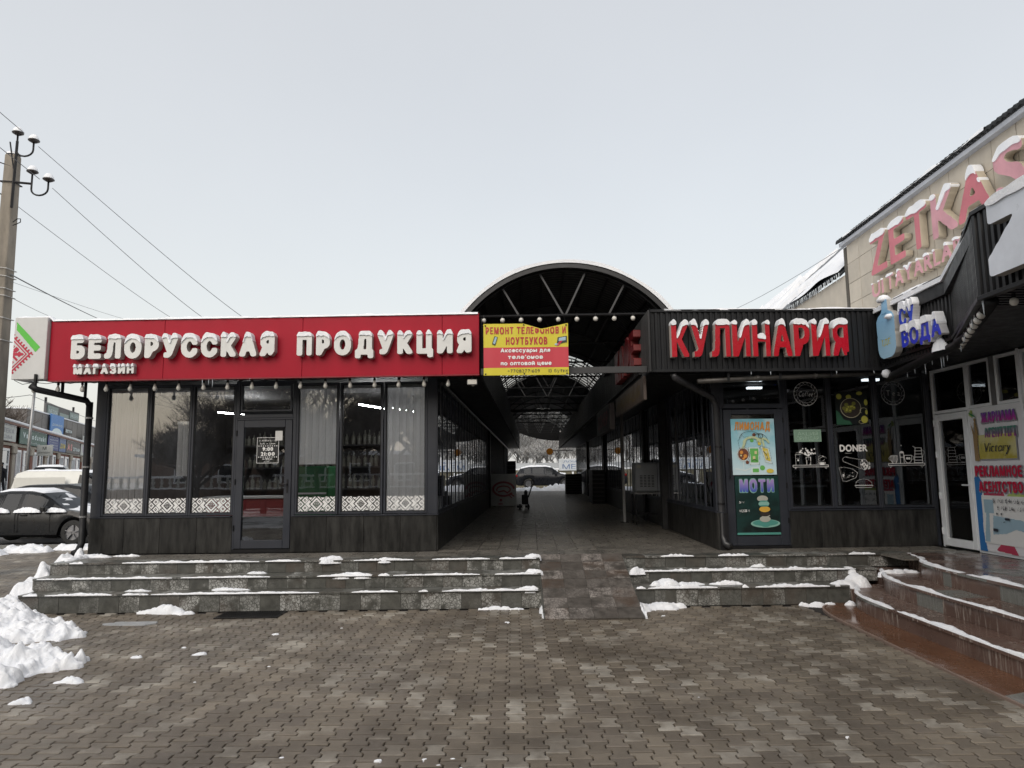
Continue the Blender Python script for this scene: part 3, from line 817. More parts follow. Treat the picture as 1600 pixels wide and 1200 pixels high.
def heap(mb, blobs, res=.03, base=0., rough=1., sd=0, lump=.05):
    """heaped snow: overlapping mounds on a height grid"""
    x0 = min(b[0] - b[2] for b in blobs) - .1; x1 = max(b[0] + b[2] for b in blobs) + .1
    y0 = min(b[1] - b[3] for b in blobs) - .1; y1 = max(b[1] + b[3] for b in blobs) + .1
    nx_, ny_ = int((x1 - x0) / res) + 1, int((y1 - y0) / res) + 1; Hh = {}
    for j in range(ny_ + 1):
        for i in range(nx_ + 1):
            x, y = x0 + i * res, y0 + j * res; h = -.06
            wx = x + .5 * lump * mn.noise(Vector((x * 7, y * 7, sd))) * 3; wy = y + .5 * lump * mn.noise(Vector((x * 7, y * 7, sd + 9))) * 3
            for bx, by, rx, ry, bh in blobs:
                d = ((wx - bx) / rx) ** 2 + ((wy - by) / ry) ** 2
                if d < 1.3: h = max(h, bh * (max(0, 1 - d) ** .9) * (1 + .35 * mn.noise(Vector((x * 5, y * 5, sd + 2)))) - (.05 if d >= 1 else 0))
            if h > -.055:
                n1 = mn.fractal(Vector((x * 3.1, y * 3.1, sd)), .8, 2.1, 5)
                fq = max(1., .07 / lump); n2 = 1.25 * abs(mn.noise(Vector((x * 3.2 * fq, y * 3.2 * fq, sd)))) + .8 * abs(mn.noise(Vector((x * 8 * fq, y * 8 * fq, sd)))) + .42 * abs(mn.noise(Vector((x * 20 * fq, y * 20 * fq, sd)))) + .22 * abs(mn.noise(Vector((x * 60 * fq, y * 60 * fq, sd))))
                h += rough * lump * (n1 * .5 + n2 * .95 - .48) * min(1, max(0, h + .05) * 10)
            Hh[i, j] = h
    idx = {}; vs = []; fs = []
    for j in range(ny_):
        for i in range(nx_):
            q = [(i, j), (i + 1, j), (i + 1, j + 1), (i, j + 1)]
            if max(Hh[k] for k in q) <= -.02: continue
            f = []
            for k in q:
                if k not in idx: idx[k] = len(vs); vs.append((x0 + k[0] * res, y0 + k[1] * res, base + max(Hh[k], -.05)))
                f.append(idx[k])
            fs.append(tuple(f))
    mb.add(vs, fs)
# the big ploughed heaps at left
mb = MB(); heap(mb, [(-7.1, 9.0, 1.0, .62, .42), (-6.4, 8.9, .9, .5, .28), (-5.80, 8.66, .75, .36, .17), (-7.9, 9.4, 1.3, .9, .5), (-6.9, 8.6, .9, .5, .30), (-6.55, 9.45, .4, .3, .22)], .015, sd=3, lump=.085)
obj('snow_heap', mb, SNOW, smooth=True, label='broad white snow heap against the left end of the steps', cat='snow heap')
mb = MB(); heap(mb, [(-5.75, 7.25, 1.0, .58, .30), (-5.0, 7.28, .70, .38, .20), (-5.4, 6.75, .9, .5, .24), (-6.8, 7.2, 1.1, .9, .42), (-5.35, 6.30, .75, .40, .12), (-5.9, 6.2, 1.0, .6, .2)], .014, sd=7, lump=.09)
obj('snow_heap', mb, SNOW, smooth=True, label='lumpy snow heap nearest the camera at the left edge', cat='snow heap')
mb = MB()
for (x, y, r) in [(-4.05, 6.75, .09), (-4.1, 6.15, .07), (-3.9, 7.6, .04), (-3.3, 7.7, .05), (-2.8, 8.6, .03), (-1.55, 4.95, .012), (-.6, 4.9, .012), (-.9, 4.88, .018), (-.5, 4.8, .01), (-.42, 4.9, .012), (-.35, 4.75, .008), (-2.4, 7.2, .012), (-2.9, 6.7, .01), (-3.6, 8.0, .02), (-.1, 9.1, .03), (1.9, 9.4, .02), (-2.1, 8.9, .012), (.3, 4.7, .01), (2.3, 5.2, .01), (1.5, 6.1, .008)]:
    heap(mb, [(x, y, r * 1.5, r * .8, r * .5), (x + r * .7, y + r * .3, r * .7, r * .5, r * .5)], max(.003, r / 9), sd=x, lump=r * .35)
obj('snow', mb, SNOW, smooth=True, kind='stuff', label='crumbs of snow scattered on the paving')
# snow lying on the steps
mb = MB()
for k, (y, z) in enumerate(((10.03, .25), (10.31, .43), (10.68, .60))):
    runs(mb, -6.75, .33, y, z, -.22, .024, .075, 3 + k)
for bl, z in (([(-4.75, 10.0, .28, .12, .14), (-4.5, 9.93, .16, .07, .05), (-5.02, 10.02, .16, .07, .07)], 0.0), ([(-4.1, 10.3, .17, .08, .05)], .25), ([(-5.3, 10.28, .2, .06, .04)], .25), ([(-3.75, 10.62, .16, .06, .05)], .43), ([(-2.7, 10.72, .17, .06, .07)], .60), ([(-1.9, 10.72, .1, .05, .04)], .60), ([(-2.3, 10.36, .3, .05, .04)], .43), ([(.28, 10.40, .12, .06, .06)], .43), ([(.28, 10.78, .12, .07, .06)], .60), ([(.2, 10.1, .14, .05, .05)], .25), ([(-.3, 9.98, .18, .06, .05), (-.12, 10.0, .09, .05, .06), (.03, 9.98, .1, .04, .03)], 0),
              ([(-3.9, 10.27, .2, .03, .03)], .25), ([(.385, 9.75, .05, .22, .08), (.38, 9.4, .04, .15, .04)], 0.02)):
    heap(mb, [(a, b, c_, d * .8, e * .72) for a, b, c_, d, e in bl], .012, base=z, sd=bl[0][0], lump=.026)
obj('snow', mb, SNOW, smooth=True, kind='stuff', label='thin melting snow on the long left steps')
mb = MB()
for k, (y, z, x1) in enumerate(((10.06, .25, 4.5), (10.42, .43, 4.9), (10.73, .60, 5.35))):
    runs(mb, 1.68, x1, y, z, -.28 if k < 2 else .0, .038, .10, 13 + k)
for bl, z in (([(2.15, 10.28, .20, .12, .11), (2.0, 10.25, .1, .08, .07), (2.45, 10.28, .22, .08, .05)], .25), ([(3.0, 10.28, .25, .07, .05)], .25), ([(1.75, 10.42, .12, .05, .06)], .43), ([(1.95, 9.9, .30, .16, .09), (1.72, 9.85, .14, .2, .1), (2.2, 9.95, .16, .08, .07)], 0), ([(1.64, 9.6, .04, .4, .1)], 0.05),
              ([(4.12, 9.98, .16, .05, .05), (3.95, 9.99, .07, .05, .06), (4.3, 9.99, .07, .05, .06)], 0), ([(4.55, 9.93, .09, .08, .08)], 0), ([(4.62, 10.22, .26, .14, .16), (4.82, 10.3, .2, .18, .2), (4.45, 10.2, .14, .1, .08)], .2), ([(4.85, 10.5, .08, .12, .06)], .4), ([(3.6, 10.7, .12, .04, .04)], .43)):
    heap(mb, [(a, b, c_, d * .85, e * .8) for a, b, c_, d, e in bl], .012, base=z, sd=bl[0][0], lump=.028)
obj('snow', mb, SNOW, smooth=True, kind='stuff', label='melting snow on the short steps before the cafe')
mb = MB()
for Cc, z, hh, sd in ((C1, .2, .036, 1), (C2, .4, .036, 2), (C3, .6, .038, 3)):
    P = smooth_line(Cc, 5); P = offset(P, -.018)
    ridge(mb, P, z, lambda t, p: .062 + .05 * mn.noise(Vector((p[0] * 2, p[1] * 2.2, sd))), lambda t, p: hh * (.75 + 1.1 * mn.noise(Vector((p[0], p[1] * 1.8, sd + 4))) + .35 * mn.noise(Vector((p[0], p[1] * 9, sd)))), sd, side=1)
heap(mb, [(5.35, 10.12, .3, .05, .05)], .014, base=.4, sd=5, lump=.03)
obj('snow', mb, SNOW, smooth=True, kind='stuff', label='snow edging along the curved granite stairs')
# snow down the left flank of the steps and along the kerb of the car park
mb = MB(); heap(mb, [(-6.92, 10.1, .32, .35, .24), (-6.94, 10.45, .26, .3, .42), (-6.93, 10.85, .26, .4, .60), (-6.92, 11.2, .24, .35, .66), (-6.85, 11.45, .28, .2, .70)], .018, sd=11, lump=.06)
heap(mb, [(-6.6, 11.42, .3, .08, .05), (-6.15, 11.5, .22, .05, .035), (-6.75, 11.2, .1, .3, .05)], .016, base=.6, sd=12, lump=.03)
obj('snow', mb, SNOW, smooth=True, kind='stuff', label='snow slumped down the left flank of the steps')
mb = MB()
P = [(-17 + .35 * k, 17.2 + .055 * k * 1.2) for k in range(31)]
heap(mb, [(-13.6, 17.6, 1.2, .7, .42), (-15.2, 17.4, 1.4, .9, .6), (-12.3, 18.3, .7, .35, .18), (-11.3, 18.8, .7, .3, .14), (-10.3, 19.2, .8, .3, .14), (-9.2, 19.5, .8, .3, .12), (-8.2, 19.8, .9, .3, .12)], .05, sd=21, lump=.08)
obj('snow_bank', mb, SNOW, smooth=True, label='low snow bank along the kerb before the black sedan', cat='snow bank')
mb = MB(); heap(mb, [(-30, 30, 5, 2.5, .5), (-24, 33, 5, 2, .5), (-38, 31, 6, 3, .7)], .3, base=.45, sd=22, lump=.2)
obj('snow_bank', mb, SNOW, smooth=True, label='snow bank beside the street behind the parked cars', cat='snow bank')
mb = MB(); heap(mb, [(-2, 48.7, 2.2, .7, .5), (1.0, 48.6, 2.0, .6, .32), (3.4, 48.7, 1.9, .7, .5), (6, 48.7, 2.2, .7, .6)], .09, base=.5, sd=23, lump=.05)
obj('snow_bank', mb, SNOW, smooth=True, label='snow bank at the far mouth of the passage', cat='snow bank')
kerb = MB()
for k in range(12): kerb.box(-16.9 + k * .85, 19.07 + .0 * k, -.1, -16.06 + k * .85, 19.2, .10)
obj('kerb', kerb, mat('kerb_concrete', (.2, .2, .19), .7), kind='structure')
# ================================================================== BUILDING HELPERS
def fr2(p, q): return frame(p[0], p[1], atan2(q[1] - p[1], q[0] - p[0]))
def corr(mb, u0, u1, y, z0, z1, pitch=.085, dep=.022, th=.004):
    """trapezoid sheet, ribs upright"""
    us = []; u = u0; k = 0
    prof = [(0, 0), (.42, 0), (.52, 1), (.9, 1)]
    while u < u1:
        for a, b in prof:
            uu = u + a * pitch
            if uu <= u1: us.append((uu, y + b * dep))
        u += pitch
    us.append((u1, us[-1][1])); n = len(us)
    vs = [(a, b, z0) for a, b in us] + [(a, b, z1) for a, b in us] + [(a, b + th + .001, z0) for a, b in us] + [(a, b + th + .001, z1) for a, b in us]
    fs = [(i, i + 1, n + i + 1, n + i) for i in range(n - 1)] + [(2 * n + i + 1, 2 * n + i, 3 * n + i, 3 * n + i + 1) for i in range(n - 1)]
    fs += [(n + i, n + i + 1, 3 * n + i + 1, 3 * n + i) for i in range(n - 1)] + [(i + 1, i, 2 * n + i, 2 * n + i + 1) for i in range(n - 1)]
    mb.add(vs, fs)
def frame_rect(mb, u0, u1, z0, z1, w, y0, y1):
    mb.box(u0, y0, z0, u0 + w, y1, z1); mb.box(u1 - w, y0, z0, u1, y1, z1)
    mb.box(u0 + w, y0, z0, u1 - w, y1, z0 + w); mb.box(u0 + w, y0, z1 - w, u1 - w, y1, z1)
def pane_mb(u0, u1, z0, z1, y): return MB().box(u0, y, z0, u1, y + .006, z1)
def window(parent, fr, u0, u1, z0, z1, w=.035, y0=-.0, y1=.07, fm=ANTH, gm_=GLASS, bev=.004):
    """u0..u1 is the glass opening; the frame lies round it"""
    mb = MB(); frame_rect(mb, u0 - w, u1 + w, z0 - w, z1 + w, w, y0, y1); wobj = obj('window', mb, fm, parent, fr, bevel=bev)
    mb = MB(); frame_rect(mb, u0, u1, z0, z1, .014, y0 + .012, y0 + .03); obj('bead', mb, BLACKM if fm is ANTH else fm, wobj, fr)
    obj('pane', pane_mb(u0 + .002, u1 - .002, z0 + .002, z1 - .002, y0 + .035), gm_, wobj, fr)
    return wobj
FLm = frame(-6.983, 11.881, -.02424); FRm = frame(3.4228, 11.5184, .02794)
LWm = frame(-1.244, 11.742, pi / 2 + CANG); RWm = frame(3.223, 11.354, -pi / 2 + CANG)

# ================================================================== LEFT SHOP
LB = thing('shop_building', 'long dark glazed shop building with a red sign and grey framed windows', 'shop', M_=FLm @ Matrix.Translation((2.8, 0, .6)))
# plinth
us = [0, .58, 1.18, 1.79, 2.375]; 
for a, b in zip(us[:-1], us[1:]): obj('plinth_panel', MB().box(a + .002, -.012, .602, b - .002, .02, 1.175), PLINTH, LB, FLm, bevel=.002)
us = [3.335, 3.93, 4.54, 5.14, 5.735]
for a, b in zip(us[:-1], us[1:]): obj('plinth_panel', MB().box(a + .002, -.012, .602, b - .002, .02, 1.175), PLINTH, LB, FLm, bevel=.002)
pl = mesh_of('plinth_panel', MB().box(.002, -.012, 0, .606, .02, .573), PLINTH)
for k in range(58): place('plinth_panel', pl, LB, LWm @ Matrix.Translation((.01 + k * .61, 0, .602)))
obj('plinth_core', MB().box(.02, .021, .5, 5.71, .16, 1.17).box(2.375, -.01, .60, 3.335, .02, .655), BLACKM, LB, FLm)
obj('plinth_core', MB().box(.05, .021, .5, 35.4, .16, 1.17), BLACKM, LB, LWm)
obj('sill', MB().box(-.01, -.03, 1.176, 2.35, .1, 1.194).box(3.36, -.03, 1.176, 5.76, .1, 1.194), ANTH, LB, FLm, bevel=.002)
obj('sill', MB().box(.02, -.03, 1.176, 35.4, .1, 1.194), ANTH, LB, LWm, bevel=.002)
PILL = [(0, .172), (5.579, 5.737)]
for a, b in PILL: obj('corner_post', MB().box(a, -.004, 1.195, b, .09, 3.5), ANTH, LB, FLm, bevel=.003)
WINS = [(.209, .87), (.942, 1.592), (1.667, 2.336), (3.427, 4.071), (4.155, 4.807), (4.891, 5.541)]
for a, b in WINS: window(LB, FLm, a, b, 1.24, 3.34)
# door with transom
mb = MB(); frame_rect(mb, 2.372, 3.392, 2.80, 3.42, .06, -.004, .07); tw = obj('transom_window', mb, ANTH, LB, FLm, bevel=.004)
mb = MB(); frame_rect(mb, 2.452, 3.312, 2.905, 3.36, .03, -.01, .05); obj('frame', mb, ANTH, tw, FLm, bevel=.003)
obj('pane', pane_mb(2.482, 3.282, 2.935, 3.33, .03), GLASS, tw, FLm)
obj('door_frame', MB().box(2.372, -.004, .65, 2.405, .07, 2.80).box(3.335, -.004, .65, 3.392, .07, 2.80).box(2.405, -.004, 2.765, 3.335, .07, 2.80), ANTH, LB, FLm, bevel=.004)
mb = MB(); mb.box(2.408, -.02, .665, 2.525, .05, 2.762).box(3.215, -.02, .665, 3.332, .05, 2.762).box(2.525, -.02, .665, 3.215, .05, .80).box(2.525, -.02, 2.64, 3.215, .05, 2.762)
dr = obj('door', mb, ANTH, LB, FLm, bevel=.006)
obj('pane', pane_mb(2.527, 3.213, .802, 2.638, .02), GLASS, dr, FLm)
obj('handle', MB().tube([(3.275, -.02, 1.70), (3.275, -.07, 1.70), (3.15, -.07, 1.70)], .010, 8).box(3.262, -.028, 1.56, 3.288, -.02, 1.78), BLACKM, dr, FLm, smooth=False)
for z in (.95, 1.7, 2.5): obj('hinge', MB().lathe([(.012, 0), (.012, .09)], (2.405, -.028, z), 8), BLACKM, dr, FLm)
# opening hours on the door glass
SGN = flat('sign_print_white', (.75, .75, .74)); DKP = flat('sign_print_black', (.012, .012, .014)); 
ik = Ink(.42, .46, 220); ik.line([(.02, .02), (.38, .02), (.38, .44), (.02, .44)], .007, True)
ik.text('РЕЖИМ РАБОТЫ', .05, .35, .375, .035, dil=.03); ik.text('МАГАЗИНА', .07, .33, .325, .03, dil=.02)
flat_rect('notice_ground', DKP, dr, FLm, 2.74, 3.10, .0165, 2.14, 2.34)
for k in range(9): ik.disc(.05 + .0375 * k, .303, .009); ik.disc(.05 + .0375 * k, .118, .009)
ik.text('9:00', .11, .29, .220, .066, dil=.05); ik.text('21:00', .08, .32, .138, .066, dil=.05)
ik.text('БЕЗ ПЕРЕРЫВА' if all(c in GLY for c in 'ПЕРЕРЫВА') else 'БЕЗ', .11, .29, .075, .022, dil=.01); ik.text('ДОБРО', .14, .26, .04, .022, dil=.01)
ik.build('lettering', SGN, dr, FLm, 2.72, .012, 2.03, label='white opening hours on the door glass')
flat_rect('notice', flat('paper_notice', (.62, .62, .6)), dr, FLm, 3.04, 3.16, .012, 2.42, 2.58)
# inside of the shop
INW = mat('shop_wall_inside', (.05, .05, .052), .8, var=.4); 
obj('interior_wall', MB().box(.1, 4.9, .6, 5.6, 5.0, 3.5).box(.02, .1, .6, .1, 5.0, 3.5), INW, LB, FLm)
obj('interior_floor', MB().box(.1, .09, .58, 5.60, 5.0, .615), mat('shop_floor', (.12, .11, .10), .3), LB, FLm)
obj('interior_ceiling', MB().box(.1, .09, 3.47, 5.60, 5.0, 3.5), mat('shop_ceiling', (.10, .10, .10), .7), LB, FLm)
for a, b in (((4.20, 1.0, 3.10), (4.55, 2.2, 3.10)), ((4.62, 1.7, 3.10), (4.98, 2.9, 3.10)), ((1.1, 2.2, 3.10), (1.5, 3.4, 3.10))):  # last tube is an added one, lighting the blinds from behind
    tl_ = obj('tube_lamp', MB().bar(a, b, .035, .02), flat('lit_tube', (.9, .9, .9), emis=((1, 1, .99), 48.0)), None, FLm)
    tag(tl_, {4.20: 'lit ceiling tube nearest the fifth shop window', 4.62: 'lit ceiling tube farther in behind the fifth shop window', 1.1: 'extra lit ceiling tube added deep inside behind the second shop window'}[a[0]], 'ceiling lamp')
# goods seen through the glass
cb = thing('glass_cooler', 'green drinks cooler inside the shop behind the door', 'cooler', M_=FLm @ Matrix.Translation((3.1, 1.3, .615)))
obj('body', MB().box(2.95, 1.2, .62, 3.6, 1.8, 2.0), mat('green_enamel', (.02, .14, .05), .35), cb, FLm, bevel=.02)
obj('shelf', MB().box(2.98, 1.17, 1.1, 3.57, 1.2, 1.13).box(2.98, 1.17, 1.5, 3.57, 1.2, 1.53), WHITEP, cb, FLm)
ct = thing('counter', 'red fronted shop counter seen through the door glass', 'counter', M_=FLm @ Matrix.Translation((2.4, 1.6, .615)))
obj('front', MB().box(1.2, 1.6, .62, 2.9, 1.66, 1.42), mat('red_panel', (.28, .02, .025), .5), ct, FLm, bevel=.01)
obj('top', MB().box(1.15, 1.55, 1.421, 2.95, 2.2, 1.46), WHITEP, ct, FLm, bevel=.006)
sh = thing('bottle_shelf', 'shelf of bottles against the shop back wall', 'shelf', M_=FLm @ Matrix.Translation((2.8, 4.5, .615)))
for z in (1.0, 1.5, 2.0, 2.5): obj('shelf', MB().box(.3, 4.5, z, 5.3, 4.88, z + .03), INW, sh, FLm)
mb = MB()
for z in (1.03, 1.53, 2.03, 2.53):
    u = .4
    while u < 5.2:
        h = rnd.uniform(.22, .34); mb.lathe([(.045, 0), (.045, h * .65), (.015, h * .82), (.015, h)], (u, 4.6, z), 7); u += rnd.uniform(.10, .16)
obj('bottle', mb, mat('bottle_mix', (.18, .18, .15), .3, var=.6, scale=4), sh, FLm, kind='stuff')
# blinds
BL = mat('blind_fabric', (.80, .80, .78), .75, var=.05, scale=4, bump=.05)
_t = BL.node_tree; _p = _t.nodes['Principled BSDF']; _tl = _t.nodes.new('ShaderNodeBsdfTranslucent'); _tl.inputs[0].default_value = (.9, .9, .92, 1)
_mx = _t.nodes.new('ShaderNodeMixShader'); _mx.inputs[0].default_value = .6; _t.links.new(_p.outputs[0], _mx.inputs[1]); _t.links.new(_tl.outputs[0], _mx.inputs[2]); _t.links.new(_mx.outputs[0], _t.nodes['Material Output'].inputs[0])
def blind(u0, u1, z0, z1, n, label, y=.062):
    b = thing('vertical_blind', label, 'blind', M_=FLm @ Matrix.Translation(((u0 + u1) / 2, y, z0))); w = (u1 - u0) / n
    me = mesh_of('blind_slat', MB().add([(.001, .006, 0), (w * .5, -.004, 0), (w - .001, .004, 0), (w - .001, .004, z1 - z0), (w * .5, -.004, z1 - z0), (.001, .006, z1 - z0)], [(0, 1, 4, 5), (1, 2, 3, 4)]), BL)
    for k in range(n): place('blind_slat', me, b, FLm @ Matrix.Translation((u0 + k * w, y + rnd.uniform(-.003, .003), z0)))
    obj('headrail', MB().box(u0, y - .02, z1, u1, y + .03, z1 + .05), WHITEP, b, FLm)
blind(.19, .89, 1.25, 3.28, 7, 'full length white blind in the window next to the left corner of the red-signed shop')
blind(3.41, 4.09, 2.02, 3.28, 6, 'half drawn white blind in the first window after the shop door')
blind(4.87, 5.56, 1.25, 3.28, 6, 'full length white blind in the window next to the passage corner')
blind(1.30, 1.56, 1.85, 2.72, 3, 'short narrow white blind in the second shop window', .2)
blind(.93, 1.60, 3.20, 3.28, 6, 'rolled up white blind at the top of the second shop window')
blind(1.66, 2.34, 3.20, 3.28, 6, 'rolled up white blind at the top of the third shop window')
blind(4.15, 4.81, 3.20, 3.28, 6, 'rolled up white blind at the top of the fifth shop window')
# folk ornament film along the foot of the panes
def ornament(W, H):
    ik = Ink(W, H, 260); X, Y = ik.XY(); m = np.zeros_like(ik.m)
    ik.m[:] = 1; X0 = X - W / 2; Yc = Y - H / 2
    def dia(cx, cy, r): return (np.abs(X0 - cx) + np.abs(Yc - cy)) - r
    dark = np.zeros_like(ik.m, bool)
    # crossing bands
    for s in (1, -1):
        b = np.abs((X0 * s - Yc)); 
    D = .062
    # lattice of small diamonds at both ends
    for sx_ in (-1, 1):
        for (ax, ay) in ((.27, 0), (.195, .062), (.195, -.062), (.27, .125), (.27, -.125), (.333, .062), (.333, -.062)):
            d = dia(sx_ * ax, ay, .055); dark |= (d > 0) & (d < .012)
            dark |= (dia(sx_ * ax, ay, .026) < 0) & ~(dia(sx_ * ax, ay, .010) < 0)
    # centre: hooked diamond with a star
    d = dia(0, 0, .118); dark |= (np.abs(d) < .011)
    d = dia(0, 0, .052); dark |= (d > 0) & (d < .016)
    ring = np.abs(np.maximum(np.abs(X0), np.abs(Yc)) - .022) < .006; star = ((np.abs(X0) < .005) | (np.abs(Yc) < .005)) & (np.hypot(X0, Yc) < .045); dark |= star | ring
    for sx_ in (-1, 1):
        for sy_ in (-1, 1):
            u = X0 * sx_; v = Yc * sy_
            dark |= (np.abs(u - v - .045) < .010) & (v > .03) & (v < .105)
            dark |= (np.abs(v - .112) < .008) & (u > .06) & (u < .15)
            dark |= (np.abs(u + v - .165) < .007) & (v > .05)
    dark |= (Y < .006) | (Y > H - .006)
    ik.m[dark] = 0
    return ik
orn = ornament(.65, .255)
for k, (a, b) in enumerate(WINS):
    mb = MB(); fill(mb, contours(blur(orn.m, .5), .5, .12), 0, ((b - a - .01) / .65 / orn.res, 1 / orn.res)); mb.mapped(Matrix.Translation((a + .005, .028, 1.243)))
    o = obj('ornament_film', mb, SGN, None, FLm)
    tag(o, 'white folk pattern strip along the foot of the %s shop window' % ['leftmost', 'second', 'third', 'fourth', 'fifth', 'sixth'][k], 'window film', 'patterned strips on the shop windows')
# roof, soffit, passage glazing
obj('roof_slab', MB().box(-.72, -.66, 4.0, 6.45, 36, 4.2), BLACKM, LB, FLm)
mb = MB(); corr(mb, 0, 36.2, 0, 3.36, 4.30, .1, .03); obj('side_fascia', mb, FASC, LB, frame(-.475, 10.98, pi / 2 + CANG))
obj('soffit', MB().box(-.70, -.66, 3.43, 6.45, .0, 3.47), BLACKM, LB, FLm)
obj('soffit', MB().box(-.02, -.76, 3.40, 35.4, .0, 3.44), BLACKM, LB, LWm)
obj('rear_wall', MB().box(-.02, 5.05, .4, .10, 35.5, 4.0).box(.12, 5.05, .4, 4.2, 5.2, 4.0), BLACKM, LB, FLm)
obj('rear_wall', MB().box(5.1, 1.2, .5, 35.4, 1.3, 3.5).box(35.2, 0, .5, 35.4, 5, 4.0), DARKIN, LB, LWm)
def passage_glazing(parent, fr, u0, u1, n, z0=1.2, z1=3.42, seed=1):
    w = (u1 - u0) / n; me = mesh_of('mullion', MB().box(-.026, -.008, 0, .026, .06, z1 - z0), ANTH); pm_ = mesh_of('pane', MB().box(.028, .006, 0, w - .028, .010, z1 - z0 - .1), GLASSC)
    m2 = mesh_of('mullion', MB().box(-.012, .0015, 0, .012, .05, z1 - z0), ANTH)
    for k in range(n + 1):
        place('mullion', me, parent, fr @ Matrix.Translation((u0 + k * w, 0, z0)))
        if k < n: place('pane', pm_, parent, fr @ Matrix.Translation((u0 + k * w, 0, z0 + .05))); place('mullion', m2, parent, fr @ Matrix.Translation((u0 + (k + .5) * w, 0, z0)))
    obj('rail', MB().box(min(u0, u1), -.014, z0 - .005, max(u0, u1), .058, z0 + .05).box(min(u0, u1), -.014, z1 - .05, max(u0, u1), .058, z1), ANTH, parent, fr)
passage_glazing(LB, LWm, .03, 35.3, 50)
obj('wall_pier', MB().box(14.0, -.06, .6, 14.35, .1, 3.42), BLACKM, LB, LWm); obj('wall_pier', MB().box(28, -.06, .6, 28.3, .1, 3.42), BLACKM, LB, LWm)
# snow on the roof
def roof_snow(name, label, fr, u0, u1, y0, y1, z, th, nu, nv, sd):
    mb = MB()
    def f(a, b):
        x, y = u0 + (u1 - u0) * a, y0 + (y1 - y0) * b; e = min(a, b, 1 - a, 1 - b) * 1.
        edge = 0 if (a in (0, 1) or b in (0, 1)) else 1
        return (x, y, z + (th * (.75 + .5 * mn.noise(Vector((x * .8, y * .8, sd))) + .2 * mn.noise(Vector((x * 3, y * 3, sd)))) if edge else 0))
    mb.grid(f, nu, nv); o = obj(name, mb, SNOW, None, fr, smooth=True, kind='stuff', label=label); return o
mb = MB(); n = 180
ridge(mb, [((FLm @ Vector((-.85 + 7.33 * k / n, -.76, 0))).x, (FLm @ Vector((-.85 + 7.33 * k / n, -.76, 0))).y) for k in range(n + 1)], lambda p: 4.33 if p[0] > -7.29 else 4.375, lambda t, p: .13, lambda t, p: max(.012, .028 + .035 * mn.noise(Vector((p[0] * 1.1, 1, 1))) + .02 * mn.noise(Vector((p[0] * 6, 1, 1)))), 4)
tag(obj('snow', mb, SNOW, smooth=True), 'thin snow line along the top of the red sign', kind='stuff')
roof_snow('snow', 'snow lying on the roof of the red-signed shop', FLm, -.70, 6.40, -.68, 35.9, 4.2, .19, 60, 120, 3)

# ------------------------------------------------------------------ the red sign
SG = thing('red_shop_sign', 'long red fascia sign of the Belarusian goods shop with white snow-capped letters', 'sign', M_=FLm @ Matrix.Translation((3.1, -.75, 3.365)))
us = [-.318, 1.52, 3.72, 5.92, 6.50]; 
for a, b in zip(us[:-1], us[1:]): obj('panel', MB().box(a + .0025, -.80, 3.372, b - .0025, -.72, 4.315), REDS, SG, FLm, bevel=.003)
obj('backing', MB().box(-.6, -.718, 3.38, 6.48, -.67, 4.30), BLACKM, SG, FLm)
obj('trim', MB().box(-.31, -.806, 3.352, 6.50, -.70, 3.371).box(-.31, -.806, 4.316, 6.50, -.66, 4.334), mat('dark_red_trim', (.25, .01, .02), .4), SG, FLm)
ep = obj('end_panel', MB().box(-.852, -.87, 3.385, -.325, -.68, 4.375), mat('end_panel_white', (.55, .55, .54), .45, var=.05, dirt=.1), SG, FLm, bevel=.006)
ik = Ink(.53, .99, 160)
X, Y = ik.XY()
ik2 = Ink(.53, .99, 160); ik2.poly([(.03, .92), (.035, .79), (.36, .43), (.43, .51)]).build('stripe', flat('green_print', (.09, .46, .05)), ep, FLm, -.85, -.873, 3.385)
# red woven emblem: a diamond with stepped teeth, cut by the panel edge
cx, cy = -.02, .40; d = np.abs(X - cx) + np.abs(Y - cy)
q = (d < .305) & (d > .275); q |= (d < .25) & (d > .222)
t_ = np.abs(((X - Y) * 12) % 1 - .5); t2 = np.abs(((X + Y) * 12) % 1 - .5)
q |= (d >= .30) & (d < .355) & (np.where((Y > cy), t_, t2) < .24)
q |= (d < .20) & (np.minimum(np.abs(X - cx), np.abs(Y - cy)) < .022)
q |= (d < .20) & (np.abs(np.abs(X - cx) - np.abs(Y - cy)) < .025) & (np.hypot(X - cx, Y - cy) > .04)
for ax, ay in ((.125, .0), (0, .125), (0, -.125), (.07, .07)):
    e = np.abs(X - cx - ax) + np.abs(Y - cy - ay); q |= (e < .05) & (e > .028) | (e < .013)
ik.m[q & (X > .006)] = 1; ik.m[(Y < .01)] = 0
ik.build('emblem', flat('red_print', (.42, .01, .04)), ep, FLm, -.85, -.873, 3.385, bl=.5)
def sign_letters(parent, fr, s, u0, W, z0, H, y, dep, faces, side, xs=.8, dil=.05, gap=.04, square=False, cap=.0, res=60, sd=0, reach=.45, bl=.9, name='letter', capy=None):
    for k, (ch, lp, info) in enumerate(letters(s, W, H, xs, dil, gap, res, square, bl)):
        mb = MB(); fill(mb, lp, 0, depth=dep, mi=0, ms=1); mb.mapped(Matrix.Translation((u0, y, z0)))
        fc = faces[k % len(faces)] if isinstance(faces, list) else faces
        L = obj(name, mb, [fc, side], parent, fr)
        if cap:
            sl = snow_cap_loops(info, cap, sd + k, reach)
            if sl:
                mb = MB(); fill(mb, sl, 0, depth=dep + .02 if capy is None else capy); mb.mapped(Matrix.Translation((u0, y - .018, z0)))
                o = obj('snow_cap', mb, SNOW, L, fr, bevel=.012, seg=2)
sign_letters(SG, FLm, 'БЕЛОРУССКАЯ', .11, 3.22, 3.68, .345, -.93, .128, LETW, LETS, xs=.74, dil=.075, gap=.10, cap=.13, sd=1)
